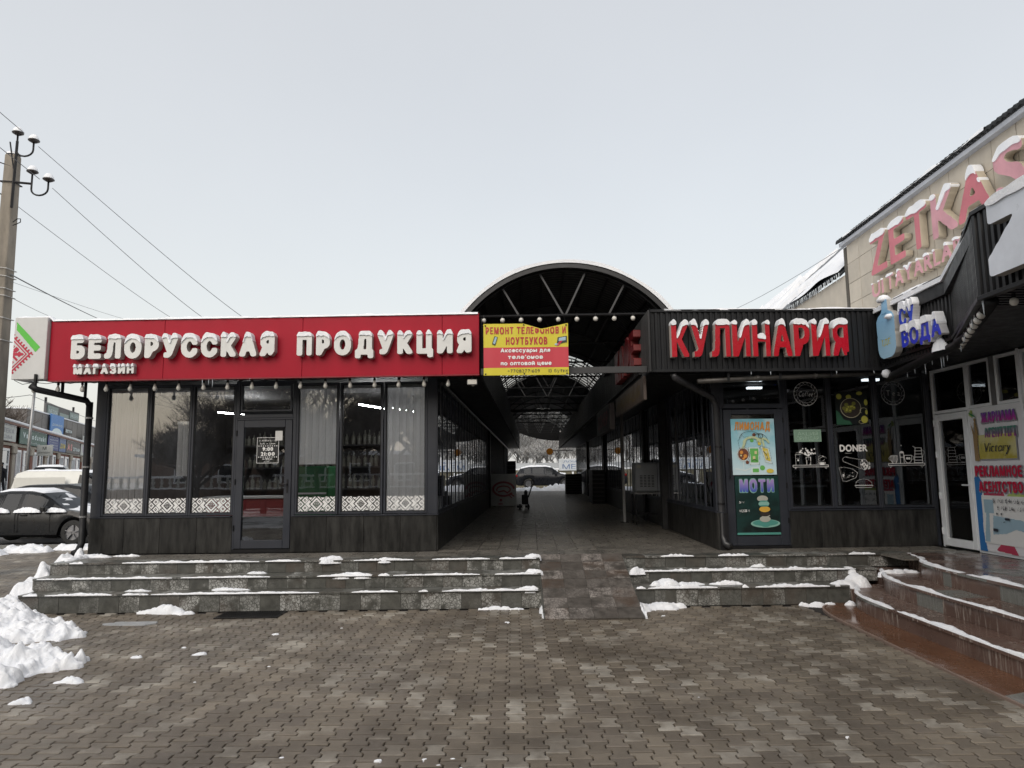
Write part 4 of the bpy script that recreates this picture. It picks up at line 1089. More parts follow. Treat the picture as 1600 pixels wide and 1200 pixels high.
sign_letters(SG, FLm, 'ПРОДУКЦИЯ', 3.67, 2.72, 3.68, .335, -.93, .128, LETW, LETS, xs=.72, dil=.075, gap=.13, cap=.13, sd=31)
sign_letters(SG, FLm, 'МАГАЗИН', .14, .96, 3.45, .125, -.88, .078, LETW, LETS, xs=.8, dil=.07, gap=.13, cap=.30, sd=61, reach=.2)

def bulbs(fr, pts, kind, group, labels, first):
    pass
bulb_mesh = mesh_of('bulb_glass', MB().lathe([(.001, -.135), (.018, -.130), (.031, -.110), (.033, -.092), (.024, -.062), (.014, -.035), (.013, -.02)], n=12), BULBC, smooth=True)
sock_mesh = mesh_of('socket', MB().lathe([(.001, .03), (.017, .028), (.019, -.022), (.001, -.022)], n=10), BLACKM)
globe_mesh = mesh_of('bulb_glass', MB().lathe([(.002, -.098), (.02, -.094), (.034, -.078), (.039, -.058), (.034, -.037), (.018, -.022), (.012, -.02)], n=14), BULB, smooth=True)
def bulb(name, M_, label, group, glass=bulb_mesh, s=1.):
    b = thing(name, label, 'light bulb', M_=M_, group=group)
    place('socket', sock_mesh, b, M_ @ Matrix.Scale(s, 4)); place('bulb_glass', glass, b, M_ @ Matrix.Scale(s, 4))
pts = []
for k in range(19):
    px = 51 + k * 38.0; u = -.62 + k * .3895
    pts.append(u); bulb('hanging_bulb', FLm @ Matrix.Translation((u, -.66, 3.335)) @ Matrix.Rotation(rnd.uniform(-.08, .08), 4, 'Y'), '%s clear bulb from the left on the cord under the red sign' % ORD[k], 'clear bulbs strung under the red sign', s=1.05)
P = [(-.95, -.66, 3.40)]
for u in pts: P += [(u - .19, -.665, 3.335 + rnd.uniform(-.006, .006)), (u, -.665, 3.362)]
P += [(6.45, -.665, 3.36)]
tag(obj('light_cord', MB().tube(P, .005, 5), BLACKM, None, FLm), 'black cord carrying the clear bulbs under the red sign', 'cord')
# rainwater pipe at the left corner
dp = thing('downpipe', 'black downpipe at the left corner of the red-signed shop', 'downpipe', (-6.95, 11.62, .65))
obj('pipe', MB().tube([(-6.97, 11.66, 3.08), (-6.96, 11.66, .80), (-6.95, 11.56, .68), (-6.95, 11.45, .66)], .052, 12), BLACKM, dp, smooth=True)
obj('gutter', MB().tube([(-7.50, 10.98, 3.28), (-7.42, 11.0, 3.22), (-6.99, 11.6, 3.10), (-6.97, 11.66, 3.02)], .050, 12), BLACKM, dp, smooth=True)
for z in (1.2, 2.0, 2.8): obj('clamp', MB().lathe([(.053, 0), (.06, .003), (.06, .03), (.053, .033)], (-6.965, 11.66, z), 12), STEEL, dp)
obj('hanger', MB().box(-7.46, 10.98, 3.24, -7.43, 11.02, 3.46).box(-7.22, 11.28, 3.16, -7.19, 11.32, 3.46).box(-7.02, 11.56, 3.12, -6.99, 11.60, 3.46), BLACKM, dp)
# small flood lamp under the right end of the sign
fl = thing('flood_lamp', 'small grey flood lamp under the right end of the red sign', 'flood lamp', (-.62, 11.05, 3.2))
obj('body', MB().box(-.70, 10.98, 3.21, -.54, 11.06, 3.30), STEEL, fl, bevel=.01); obj('bracket', MB().box(-.635, 11.0, 3.30, -.605, 11.03, 3.40), BLACKM, fl); obj('lens', MB().box(-.69, 10.972, 3.22, -.55, 10.978, 3.29), BULB, fl)
# eave pipe and loose cable along the passage side
tag(obj('eave_pipe', MB().tube([(.05, -.07, 3.34), (10, -.07, 3.34), (35, -.07, 3.34)], .030, 8), mat('dull_pipe', (.07, .07, .07), .35, metal=.3), None, LWm), 'grey pipe under the left eave of the passage', 'pipe')
tag(obj('loose_cable', MB().tube([(.12, -.03, 3.35), (.14, -.04, 3.1), (.10, -.04, 2.9), (.17, -.05, 2.7), (.11, -.04, 2.45), (.16, -.05, 2.38), (.30, -.05, 2.40), (.42, -.04, 2.36)], .006, 5), mat('grey_cable', (.12, .12, .12), .5), None, LWm), 'loose grey cable hanging at the passage corner of the left shop', 'cable')

# ================================================================== RIGHT CORNER CAFE
RB = thing('cafe_building', 'dark corner cafe with black corrugated fascia and big windows', 'cafe', M_=FRm @ Matrix.Translation((1.7, 0, .6)))
for a, b in ((.99, 1.50), (1.50, 2.12), (2.12, 2.74), (2.74, 3.37)): obj('plinth_panel', MB().box(a + .002, -.012, .602, b - .002, .02, 1.185), PLINTH, RB, FRm, bevel=.002)
for k in range(57): place('plinth_panel', pl, RB, RWm @ Matrix.Translation((-.625 - k * .61, 0, .602)))
obj('plinth_core', MB().box(.98, .021, .5, 3.37, .16, 1.18), BLACKM, RB, FRm)
obj('plinth_core', MB().box(-35.4, .021, .5, -.03, .16, 1.17), BLACKM, RB, RWm)
obj('sill', MB().box(.985, -.03, 1.186, 3.39, .1, 1.204), ANTH, RB, FRm, bevel=.002); obj('sill', MB().box(-35.4, -.03, 1.176, -.02, .1, 1.194), ANTH, RB, RWm, bevel=.002)
obj('corner_post', MB().box(-.19, -.03, .602, -.06, .12, 3.5), ANTH, RB, FRm, bevel=.004)
obj('corner_post', MB().box(3.375, -.005, .602, 3.43, .09, 3.5), ANTH, RB, FRm, bevel=.003)
RWINS = [(1.065, 1.712), (1.79, 2.473), (2.55, 3.34)]
for a, b in RWINS: window(RB, FRm, a, b, 1.25, 3.36, .0365, gm_=CAFEG)
mb = MB(); frame_rect(mb, -.055, 1.025, 2.84, 3.45, .075, -.004, .07); tw = obj('transom_window', mb, ANTH, RB, FRm, bevel=.004)
obj('pane', pane_mb(.022, .948, 2.918, 3.37, .03), CAFEG, tw, FRm)
obj('door_frame', MB().box(-.055, -.004, .62, -.015, .07, 2.84).box(.975, -.004, .62, 1.025, .07, 2.84), ANTH, RB, FRm, bevel=.004)
obj('threshold', MB().box(-.055, -.03, .600, 1.0, .07, .645), BLACKM, RB, FRm, bevel=.004)
mb = MB(); mb.box(-.01, -.02, .65, .125, .05, 2.82).box(.835, -.02, .65, .97, .05, 2.82).box(.125, -.02, .65, .835, .05, .80).box(.125, -.02, 2.74, .835, .05, 2.82)
dr = obj('door', mb, ANTH, RB, FRm, bevel=.006)
obj('pane', pane_mb(.127, .833, .802, 2.738, .02), CAFEG, dr, FRm)
for z in (1.0, 1.55, 2.1, 2.6): obj('hinge', MB().lathe([(.012, 0), (.012, .08)], (.968, -.028, z), 8), BLACKM, dr, FRm)
obj('handle', MB().tube([(.05, -.02, 1.72), (.05, -.07, 1.72), (.05, -.07, 2.02), (.05, -.02, 2.02)], .010, 8), BLACKM, dr, FRm)
obj('interior_wall', MB().box(-.1, 4.0, .6, 3.4, 4.1, 3.5).box(3.36, .1, .6, 3.44, 4.0, 3.5), DARKIN, RB, FRm)
obj('interior_floor', MB().box(-.1, .09, .58, 3.36, 4.0, .612), mat('cafe_floor', (.05, .045, .04), .4), RB, FRm)
obj('interior_ceiling', MB().box(-.1, .09, 3.48, 3.36, 4.0, 3.5), DARKIN, RB, FRm)
obj('rear_wall', MB().box(-35.4, 1.4, .5, -4.4, 1.5, 3.5), DARKIN, RB, RWm)
for k, (u, y) in enumerate(((.75, .9), (2.9, 1.0), (1.2, 2.1))):
    tag(obj('ceiling_lamp', MB().box(u, y, 3.40, u + .28, y + .10, 3.44), flat('lit_panel', (.9, .9, .9), emis=((.95, .98, 1), 4.0)), None, FRm), ['lit ceiling lamp behind the glass over the cafe door', 'lit ceiling lamp behind the window with the Tea ring', 'lit ceiling lamp deep inside the cafe'][k], 'ceiling lamp')
tb = thing('serving_counter', 'pale serving counter inside the cafe', 'counter', M_=FRm @ Matrix.Translation((2, 2.2, .62)))
obj('front', MB().box(1.0, 2.2, .62, 2.6, 2.26, 1.5), mat('pale_laminate', (.22, .21, .19), .5), tb, FRm); obj('top', MB().box(.95, 2.15, 1.501, 2.65, 2.8, 1.54), WHITEP, tb, FRm)
shl = thing('cafe_shelving', 'grey metal shelving inside the cafe behind the windows', 'shelving', M_=FRm @ Matrix.Translation((2, 3.2, .62)))
for u in (.9, 1.55, 2.2, 2.85): obj('upright', MB().box(u, 3.2, .62, u + .04, 3.24, 3.2), STEEL, shl, FRm)
for z in (1.0, 1.6, 2.2, 2.8): obj('shelf', MB().box(.9, 3.2, z, 2.9, 3.6, z + .03), STEEL, shl, FRm)
passage_glazing(RB, RWm, -35.3, -.10, 50, seed=2)
for a_, b_ in ((-7.2, -6.85), (-17.5, -17.0), (-26, -25.6)): obj('wall_pier', MB().box(a_, -.07, .6, b_, .1, 3.42), BLACKM, RB, RWm)
# fascia
FA = FRm @ Matrix.Translation((0, -.8, 0))
pA = FA @ Vector((2.24, 0, 0)); pB = Vector((5.60, 8.85, 0)); pC = Vector((4.43, 6.58, 0)); pD = Vector((4.38, 2.2, 0))
AFm, BFm, CFm = fr2(pA, pB), fr2(pB, pC), fr2(pC, pD); LA, LBn, LC = (pB - pA).length, (pC - pB).length, (pD - pC).length
mb = MB(); corr(mb, -1.33, 2.235, 0, 3.345, 4.29); obj('front_fascia', mb, FASC, RB, FA)
mb = MB(); corr(mb, .01, LA, 0, 3.36, 4.32); obj('wing_fascia', mb, FASC, RB, AFm)
mb = MB(); corr(mb, .0, LBn, 0, 3.42, 4.27); obj('wing_fascia', mb, FASC, RB, BFm)
mb = MB(); corr(mb, .0, LC, 0, 3.42, 4.27); obj('wing_fascia', mb, FASC, RB, CFm)
for f_, a, b, zb, zt in ((FA, -1.34, 2.24, 3.345, 4.29), (AFm, .0, LA, 3.36, 4.32), (BFm, 0, LBn, 3.42, 4.27), (CFm, 0, LC, 3.42, 4.27)):
    obj('edge_trim', MB().box(a, -.016, zt - .03, b, .05, zt + .012), FASC, RB, f_, bevel=.003)
    obj('edge_trim', MB().box(a, -.016, zb - .012, b, .05, zb + .03), FASC, RB, f_, bevel=.003)
mb = MB(); corr(mb, 0, 36, 0, 3.345, 4.29, .1, .03); sfm = frame(3.02, 46.6, -pi / 2 + CANG); obj('side_fascia', mb, FASC, RB, sfm)
sp = [(2.13, 10.75), (5.66, 10.80), (5.57, 8.87), (4.46, 6.62), (4.42, 2.25), (8.2, 2.25), (8.2, 11.7), (3.4, 11.60), (3.1, 11.55), (2.13, 11.3)]
obj('soffit', MB().prism(sp, 3.45, 3.49), BLACKM, RB)
obj('soffit', MB().box(-35.4, -1.16, 3.40, -.05, .0, 3.44), BLACKM, RB, RWm)
sp2 = [(2.16, 10.78), (5.64, 10.83), (5.55, 8.9), (4.48, 6.66), (4.45, 2.3), (8.0, 2.3), (8.0, 16.5), (2.13, 16.5)]
obj('roof_slab', MB().prism(sp2, 4.05, 4.22), BLACKM, RB); obj('roof_slab', MB().box(-35.4, -1.1, 4.05, -5.4, 3.4, 4.2), BLACKM, RB, RWm)
sp3 = [(2.9, 10.9), (5.60, 10.86), (5.52, 8.9), (4.50, 6.66), (4.47, 2.3), (7.9, 2.3), (7.9, 16.5), (3.1, 16.5)]
mb = MB(); mb.prism(sp3, 4.221, 4.285); tag(obj('snow', mb, SNOW, bevel=.04, seg=2), 'snow lying on the flat roof over the cafe', kind='stuff')
tag(obj('snow', MB().box(-35.3, -.3, 4.201, -5.4, 3.3, 4.34), SNOW, None, RWm, bevel=.05), 'snow lying on the long roof right of the passage', kind='stuff')
mb = MB()
for f_, a, b, zt in ((FA, -1.1, 2.2, 4.30), (AFm, 0.05, LA, 4.33), (BFm, 0, LBn, 4.28), (CFm, 0, LC, 4.28)):
    n = int((b - a) / .05); P = [(f_ @ Vector((a + (b - a) * k / n, .02, 0))) for k in range(n + 1)]
    ridge(mb, [(q.x, q.y) for q in P], zt, lambda t, p: .07 + .03 * mn.noise(Vector((p[0] * 3, p[1] * 3, 1))), lambda t, p: max(.006, .018 + .035 * mn.noise(Vector((p[0] * 1.3, p[1] * 1.3, 7)))), 3)
tag(obj('snow', mb, SNOW, smooth=True), 'snow edging along the top of the black fascia', kind='stuff')
# soffit ribs under the entrance canopy
mb = MB()
for k in range(46):
    y = 2.4 + k * .1; xa = 4.5 + max(0, (y - 6.6)) * .5; mb.box(xa, y, 3.435, 6.85, y + .04, 3.449)
obj('soffit_rib', mb, FASC, RB, kind='stuff')
# pipes under the fascia
PIPEM = mat('weathered_pipe', (.06, .055, .05), .4, metal=.2, var=.4, scale=9)
gp = thing('gutter_pipe', 'long weathered gutter pipe under the cafe fascia running into the corner downpipe', 'gutter pipe', M_=FRm @ Matrix.Translation((1, -.72, 3.2)))
obj('pipe', MB().tube([(-.60, -.70, 3.20), (-.2, -.70, 3.215), (2.3, -.70, 3.31)], .040, 12), PIPEM, gp, FRm, smooth=True)
for u in (-.15, .65, 1.45, 2.0): obj('bracket', MB().box(u, -.75, 3.20 + u * .035, u + .035, -.65, 3.38), BLACKM, gp, FRm); 
for u in (.3, 1.2): obj('collar', MB().lathe([(.041, 0), (.048, .004), (.048, .05), (.041, .054)], (u, -.70, 3.228 + u * .036), 12, axis='x'), PIPEM, gp, FRm)
gd = thing('corner_downpipe', 'black downpipe on the passage corner of the cafe', 'downpipe', M_=FRm @ Matrix.Translation((-.14, -.08, .6)))
obj('pipe', MB().tube([(-.98, -.72, 3.33), (-.95, -.72, 3.26), (-.86, -.66, 3.22), (-.22, -.13, 3.02), (-.14, -.09, 2.90), (-.13, -.09, .82), (-.11, -.14, .70), (-.05, -.22, .66)], .052, 12), mat('pipe_dark', (.025, .025, .027), .35, var=.3), gd, FRm, smooth=True)
for z in (1.3, 2.2): obj('clamp', MB().lathe([(.053, 0), (.06, .003), (.06, .03), (.053, .033)], (-.13, -.09, z), 12), BLACKM, gd, FRm)
g2 = thing('wing_gutter', 'thick black gutter under the canopy beside the water sign', 'gutter pipe', M_=AFm @ Matrix.Translation((1, .1, 3.2)))
obj('pipe', MB().tube([AFm @ Vector((.0, .06, 3.20)), AFm @ Vector((.25, .06, 3.24)), AFm @ Vector((1.3, .02, 3.33)), AFm @ Vector((1.95, 0, 3.37)), BFm @ Vector((.8, .08, 3.385)), BFm @ Vector((LBn, .1, 3.39))], .058, 12), BLACKM, g2, smooth=True)
obj('snow_clump', MB().lathe([(.001, -.07), (.05, -.05), (.07, 0), (.05, .05), (.001, .07)], AFm @ Vector((.10, .0, 3.27)), 9), SNOW, g2, smooth=True)
mb = MB(); heap(mb, [((AFm @ Vector((1.65, -.02, 0))).x, (AFm @ Vector((1.65, -.02, 0))).y, .07, .16, .12)], .014, base=3.40, sd=4, lump=.03); obj('snow_clump', mb, SNOW, g2, smooth=True)
# icicles
ICE = mat('ice', (.55, .60, .64), .06, spec=.8, var=.05)
def icicle(mb, p, L, r=.008): mb.tube([p, p - Vector((0, 0, L * .5)), p - Vector((0, 0, L))], [r, r * .6, r * .12], 6)
mb = MB()
for k in range(26):
    q = BFm @ Vector((rnd.uniform(.3, LBn), .03, 3.41)) if k < 16 else AFm @ Vector((rnd.uniform(.2, LA), .06, 3.29 + 0)); icicle(mb, q, rnd.uniform(.03, .17), .009)
tag(obj('icicle', mb, ICE, kind='stuff'), 'small icicles hanging from the black canopy edge')
mb = MB()
for u in (.2, .5, 1.52, 2.1): icicle(mb, FA @ Vector((u, .0, 3.34)), rnd.uniform(.05, .12))
for u in (2.15, 2.25, 2.31): icicle(mb, FLm @ Vector((u, -.79, 3.355)), rnd.uniform(.08, .14), .006)
tag(obj('icicle', mb, ICE, kind='stuff'), 'thin icicles hanging from the sign edges')

# ------------------------------------------------------------------ red letters on the cafe
CS = thing('red_letter_sign', 'red block letters reading KULINARIYA in Cyrillic on the black fascia', 'sign', M_=FA @ Matrix.Translation((.3, -.1, 3.5)))
sign_letters(CS, FA, 'КУЛИНАРИЯ', -1.03, 2.70, 3.545, .525, -.13, .13, LETR, mat('letter_side_pale', (.50, .44, .40), .5), xs=.52, dil=.022, gap=.05, square=True, cap=.085, sd=91, res=90, bl=.5, reach=.5)

# water sign
WS = thing('water_sign', 'blue bottle sign with blue Cyrillic letters SU VODA under snow on the black wing', 'sign', M_=AFm @ Matrix.Translation((.7, -.1, 3.5)))
bt = Ink(.6, .95, 90); bt.poly([(.09, .16), (.12, .08), (.18, .04), (.36, .04), (.42, .08), (.46, .16), (.46, .36), (.445, .39), (.46, .42), (.46, .62), (.42, .69), (.34, .735), (.335, .91), (.215, .91), (.21, .735), (.13, .69), (.08, .62), (.08, .42), (.095, .39), (.08, .36)])
mb = MB(); fill(mb, contours(blur(bt.m, 1.2), .5), 0, (1.45 / 90, 1 / 90), depth=.10, mi=0, ms=1); mb.mapped(Matrix.Translation((.06, -.13, 3.42)))
bo = obj('bottle_board', mb, [gradient_mat('bottle_print', (.34, .55, .70), (.22, .46, .70), 3.5, 4.3, .35), LETS], WS, AFm)
ik = Ink(.6, .95, 120); ik.line([(.10, .34), (.30, .31), (.45, .345)], .008); ik.line([(.11, .60), (.3, .585), (.44, .6)], .006); ik.line([(.2, .70), (.36, .70)], .012); ik.build('print', flat('bottle_line', (.12, .28, .46)), bo, AFm, .16, -.133, 3.42)
ik = Ink(.4, .14, 150); ik.text('ІДЕ' if 'І' in GLY and 'Д' in GLY else 'ДЕ', .03, .3, .02, .09, dil=.02); ik.build('print', flat('yellow_print', (.55, .50, .05)), bo, AFm, .28, -.133, 3.63)
BLU = flat('blue_letter_face', (.01, .05, .55), .3); LS2 = mat('letter_side_white', (.50, .50, .52), .5)
sign_letters(WS, AFm, 'СУ', .86, .42, 3.82, .28, -.13, .10, BLU, LS2, xs=.62, dil=.05, gap=.03, cap=.30, sd=7, res=60, reach=.8)
sign_letters(WS, AFm, 'ВОДА', .89, 1.0, 3.53, .25, -.13, .10, BLU, LS2, xs=.8, dil=.05, gap=.05, cap=.30, sd=17, res=60, reach=.5)
obj('snow_cap', MB().lathe([(.001, .09), (.06, .07), (.10, .02), (.09, -.02), (.001, -.03)], AFm @ Vector((.40, -.10, 4.33)), 10), SNOW, WS, smooth=True)
mb = MB().lathe([(.001, .06), (.06, .045), (.09, .0), (.001, -.03)], AFm @ Vector((.60, -.12, 4.03)), 10); obj('snow_cap', mb, SNOW, WS, smooth=True)
# big pale Z over the entrance
ZS = thing('letter_sign', 'big pale grey letter Z under thick snow on the entrance canopy', 'sign', M_=CFm @ Matrix.Translation((.6, -.1, 3.5)))
sign_letters(ZS, CFm, 'Z', .42, 1.15, 3.54, .70, -.15, .10, mat('pale_letter', (.60, .63, .69), .35), LETS, xs=.8, dil=.085, gap=0, square=True, cap=.07, sd=5, res=50)
# globe bulbs round the canopy edge
allp = [BFm @ Vector((.12 + k * .29, .05, 3.40)) for k in range(8)] + [CFm @ Vector((.15 + k * .5, .22, 3.42)) for k in range(7)]
for k, q in enumerate(allp[:15]):
    bulb('globe_bulb', Matrix.Translation(q), '%s round white bulb from the cafe along the entrance canopy edge' % ORD[k], 'round bulbs along the entrance canopy', globe_mesh, 1.0)
tag(obj('light_cord', MB().tube([q + Vector((0, 0, .035)) for q in allp[:15]], .005, 5), BLACKM), 'black cord carrying the round bulbs along the entrance canopy', 'cord')

# ------------------------------------------------------------------ prints on the cafe windows and door
def on(fr, u, y, z): return fr @ Matrix.Translation((u, y, z))
po = thing('lemonade_poster', 'pale blue lemonade poster with three drinks on the cafe door', 'poster', M_=on(FRm, .48, -.03, 1.75))
PB = gradient_mat('poster_blue', (.55, .68, .72), (.22, .52, .62), 1.75, 2.5, .35, ((.55, .72, .78), 2.5, .7))
obj('sheet', MB().box(.105, -.030, 1.765, .815, -.022, 2.665), PB, po, FRm)
def shapes(items, parent, fr, u0, z0, W, H, y, res=160):
    """items: (material, drawing function) laid one over the other, 3 mm apart"""
    for k, (mt, fn) in enumerate(items):
        ik = Ink(W, H, res); fn(ik); ik.build('print', mt, parent, fr, u0, y - .0025 * (k + 1), z0, kind='stuff')
ORG = flat('orange_print', (.62, .26, .05)); CREAM = flat('cream_print', (.62, .58, .30)); BRN = flat('brown_print', (.16, .055, .03)); GRN = flat('print_green', (.13, .42, .10)); YEL = flat('print_yellow', (.62, .50, .08)); LIN = flat('print_line', (.03, .035, .03)); WHP = flat('print_pale', (.62, .72, .72)); DGR = flat('print_dark_green', (.03, .10, .05))
W_, H_ = .71, .9
def glass3(ik):
    ik.disc(.18, .34, .095, .105)
shapes([(WHP, lambda i: (i.poly([(.28, .16), (.43, .16), (.45, .44), (.26, .44)]), i.poly([(.53, .2), (.64, .17), (.60, .42), (.46, .46)]), i.disc(.18, .33, .105, .12), i.rect(.3, .02, .43, .12), i.line([(.18, .2), (.18, .08)], .012), i.line([(.05, .10), (.2, .07), (.28, .1)], .02))),
        (GRN, lambda i: (i.poly([(.30, .2), (.42, .2), (.43, .42), (.29, .42)]), i.rect(.32, .04, .42, .10), i.disc(.33, .55, .03), i.disc(.48, .11, .04))),
        (BRN, lambda i: (i.disc(.18, .33, .085, .095), i.disc(.24, .2, .028), i.disc(.37, .64, .03))),
        (YEL, lambda i: (i.poly([(.54, .24), (.62, .21), (.58, .41), (.49, .44)]), i.disc(.60, .06, .06, .035), i.disc(.45, .50, .03))),
        (ORG, lambda i: (i.disc(.15, .36, .028), i.disc(.21, .30, .03), i.disc(.18, .26, .02), i.text('ЛИМОНАД', .05, .63, .715, .135, xs=.55, dil=.03, gap=.10, shear=.08))),
        (CREAM, lambda i: (i.disc(.56, .28, .022), i.disc(.55, .36, .026), i.rect(.33, .25, .37, .30), i.rect(.36, .33, .40, .38), i.disc(.14, .31, .015))),
        (flat('splash_print', (.50, .58, .36)), lambda i: (i.arc(.33, .50, .14, .10, .3, 2.9, .035), i.arc(.50, .50, .10, .08, .2, 2.6, .03), i.line([(.18, .44), (.22, .55)], .04), i.line([(.52, .46), (.50, .55)], .03))),
        (LIN, lambda i: (i.arc(.30, .56, .18, .14, 0.2, 2.9, .007), i.arc(.45, .54, .13, .12, .1, 2.4, .007), i.arc(.47, .62, .035, .04, 0, 6.3, .009), i.line([(.28, .16), (.26, .44), (.45, .44), (.43, .16)], .006, True), i.line([(.53, .2), (.46, .46), (.60, .42), (.64, .17)], .006, True), i.arc(.18, .33, .10, .115, 0, 6.3, .006), i.line([(.12, .42), (.10, .55), (.16, .62)], .006), i.line([(.2, .45), (.26, .6)], .006), i.line([(.15, .66), (.20, .60), (.28, .62)], .006), i.line([(.31, .22), (.35, .25), (.40, .22)], .008), i.line([(.50, .38), (.55, .33), (.57, .25)], .008)))],
       po, FRm, .105, 1.765, W_, H_, -.030)
po = thing('mochi_poster', 'dark poster with a stack of pastel mochi on the lower cafe door', 'poster', M_=on(FRm, .48, -.03, .82))
PG = gradient_mat('poster_dark', (.006, .010, .010), (.008, .030, .027), .8, 1.75, .3, ((.012, .050, .045), 3, .6))
obj('sheet', MB().box(.128, -.026, .82, .832, -.019, 1.745), PG, po, FRm)
def ell(cx, cy, rx, ry): return lambda i: i.disc(cx, cy, rx, ry)
VIO = gradient_mat('print_violet_blue', (.05, .10, .42), (.45, .30, .55), 1.50, 1.73, .35); TEAL = flat('print_teal', (.07, .26, .22)); MINT = flat('print_mint', (.22, .42, .36)); GREYP = flat('print_grey', (.38, .38, .33)); AMB = flat('print_amber', (.62, .36, .05)); DKB = flat('print_dark', (.03, .022, .018))
shapes([(MINT, lambda i: (i.disc(.46, .175, .235, .065), i.text('МОТИ', .06, .64, .655, .235, xs=.6, dil=.085, gap=.04))),
        (TEAL, lambda i: (i.disc(.46, .185, .205, .048), i.disc(.46, .16, .075, .04), i.rect(.0, .0, .7, .035))),
        (VIO, lambda i: i.text('МОТИ', .07, .63, .67, .205, xs=.6, dil=.06, gap=.07)),
        (GREYP, lambda i: (i.disc(.455, .245, .088, .048), i.disc(.43, .565, .088, .050), i.disc(.47, .30, .07, .02))),
        (DKB, lambda i: i.disc(.455, .325, .085, .038)),
        (AMB, lambda i: i.disc(.455, .40, .088, .046)),
        (MINT, lambda i: i.disc(.445, .485, .088, .045)),
        (TEAL, lambda i: (i.disc(.445, .453, .08, .012), i.disc(.44, .528, .08, .010))),
        (SGN, lambda i: (i.text('ЖЕ БЕРИ', .04, .20, .36, .035, dil=.0), i.text('ДОМ', .04, .13, .50, .025, dil=.0), i.line([(.03, .33), (.1, .36), (.16, .32)], .004)))],
       po, FRm, .128, .82, .704, .925, -.026)
def decal(name, label, cat, drawing, u, z, W, H, mt=SGN, res=170, y=.028, fr=FRm):
    ik = Ink(W, H, res); drawing(ik); o = ik.build(name, mt, None, fr, u, y, z); tag(o, label, cat); return o
def ringdeco(i, word, **k):
    i.arc(.21, .21, .195, .195, 0, 6.29, .008, 40); i.arc(.21, .21, .148, .148, 0, 6.29, .006, 36)
    for q in range(16):
        a = q * pi / 8; i.line([(.21 + cos(a) * .155, .21 + sin(a) * .155), (.21 + cos(a + .2) * .188, .21 + sin(a + .2) * .188)], .005); i.arc(.21 + cos(a + .2) * .172, .21 + sin(a + .2) * .172, .009, .009, 0, 6.3, .004, 8)
    i.line([(.06, .36), (.06, .50)], .003); i.line([(.36, .36), (.36, .50)], .003); i.text(word, *k['x'], .165, k['h'], xs=.8, dil=k['d'], shear=k['s'], gap=.06)
decal('window_decal', 'white ring decal reading Coffee on the first cafe window', 'window decal', lambda i: ringdeco(i, 'Coffee', x=(.085, .325), h=.095, d=.02, s=.25), 1.18, 2.86, .42, .51)
decal('window_decal', 'white ring decal reading Tea on the last cafe window', 'window decal', lambda i: ringdeco(i, 'T e a', x=(.10, .33), h=.095, d=.0, s=0), 2.63, 2.86, .42, .51, flat('print_soft_white', (.42, .42, .42)))
def shelf1(i):
    i.line([(.02, .13), (.60, .13), (.60, .10), (.02, .10)], .007, True); i.line([(.05, .10), (.06, .07), (.08, .10)], .006); i.line([(.54, .10), (.56, .07), (.575, .10)], .006)
    i.line([(.07, .13), (.07, .30), (.15, .30), (.15, .13)], .005); i.line([(.06, .30), (.08, .33), (.14, .33), (.16, .30)], .005); i.line([(.08, .24), (.14, .24)], .005); i.disc(.11, .21, .015)
    i.line([(.25, .13), (.24, .26), (.32, .26), (.31, .13)], .006); 
    for q in range(5): i.line([(.255 + .013 * q, .13), (.25 + .016 * q, .26)], .003)
    r = random.Random(4)
    for q in range(26):
        a = r.uniform(.3, 2.85); L = r.uniform(.05, .17); i.line([(.28, .27), (.28 + cos(a) * L, .27 + sin(a) * L)], .003); i.disc(.28 + cos(a) * L, .27 + sin(a) * L, .012)
    i.arc(.50, .17, .055, .035, pi, 2 * pi, .008); i.line([(.445, .17), (.555, .17)], .006); i.disc(.50, .155, .035, .015); i.arc(.44, .17, .02, .02, 1.2, 4.4, .005)
    i.arc(.49, .22, .05, .03, 2.9, 6.4, .006); i.line([(.44, .225), (.53, .27)], .006); i.arc(.49, .25, .045, .03, .2, 3.2, .006); i.arc(.55, .24, .02, .02, -1, 2, .005)
decal('window_decal', 'white drawn shelf with bag, plant pot and stacked cups on the first cafe window', 'window decal', shelf1, 1.09, 1.78, .64, .5)
def shelf2(i):
    i.line([(.02, .12), (.62, .12), (.62, .09), (.02, .09)], .008, True); i.line([(.04, .09), (.05, .05), (.08, .09)], .006); i.line([(.55, .09), (.57, .05), (.60, .09)], .006)
    i.arc(.12, .20, .055, .08, pi, 2 * pi, .008); i.line([(.065, .20), (.065, .245), (.175, .245), (.175, .20)], .007)
    for q in range(4): i.line([(.085 + q * .024, .245), (.09 + q * .02, .14)], .008)
    i.arc(.06, .20, .025, .03, 1.5, 4.7, .006)
    i.line([(.22, .13), (.22, .30), (.28, .30), (.28, .13)], .008); i.line([(.25, .30), (.25, .40)], .006); i.disc(.25, .41, .010); i.disc(.25, .30, .035, .018); i.line([(.22, .22), (.28, .22)], .010)
    i.arc(.35, .21, .06, .085, pi, 2 * pi, .008); i.line([(.29, .21), (.29, .25), (.41, .25), (.41, .21)], .008); i.disc(.335, .2, .02); i.disc(.37, .2, .02); i.arc(.42, .21, .025, .03, -1.5, 1.5, .007)
    i.line([(.45, .13), (.48, .37), (.58, .37), (.59, .13)], .009, True); i.line([(.48, .37), (.44, .40)], .008)
    for q in range(4): i.line([(.465, .17 + q * .05), (.585, .17 + q * .05)], .010)
    i.line([(.59, .34), (.63, .30), (.59, .22)], .006)
decal('window_decal', 'white drawn shelf with cups, press and jug on the last cafe window', 'window decal', shelf2, 2.66, 1.80, .66, .5)
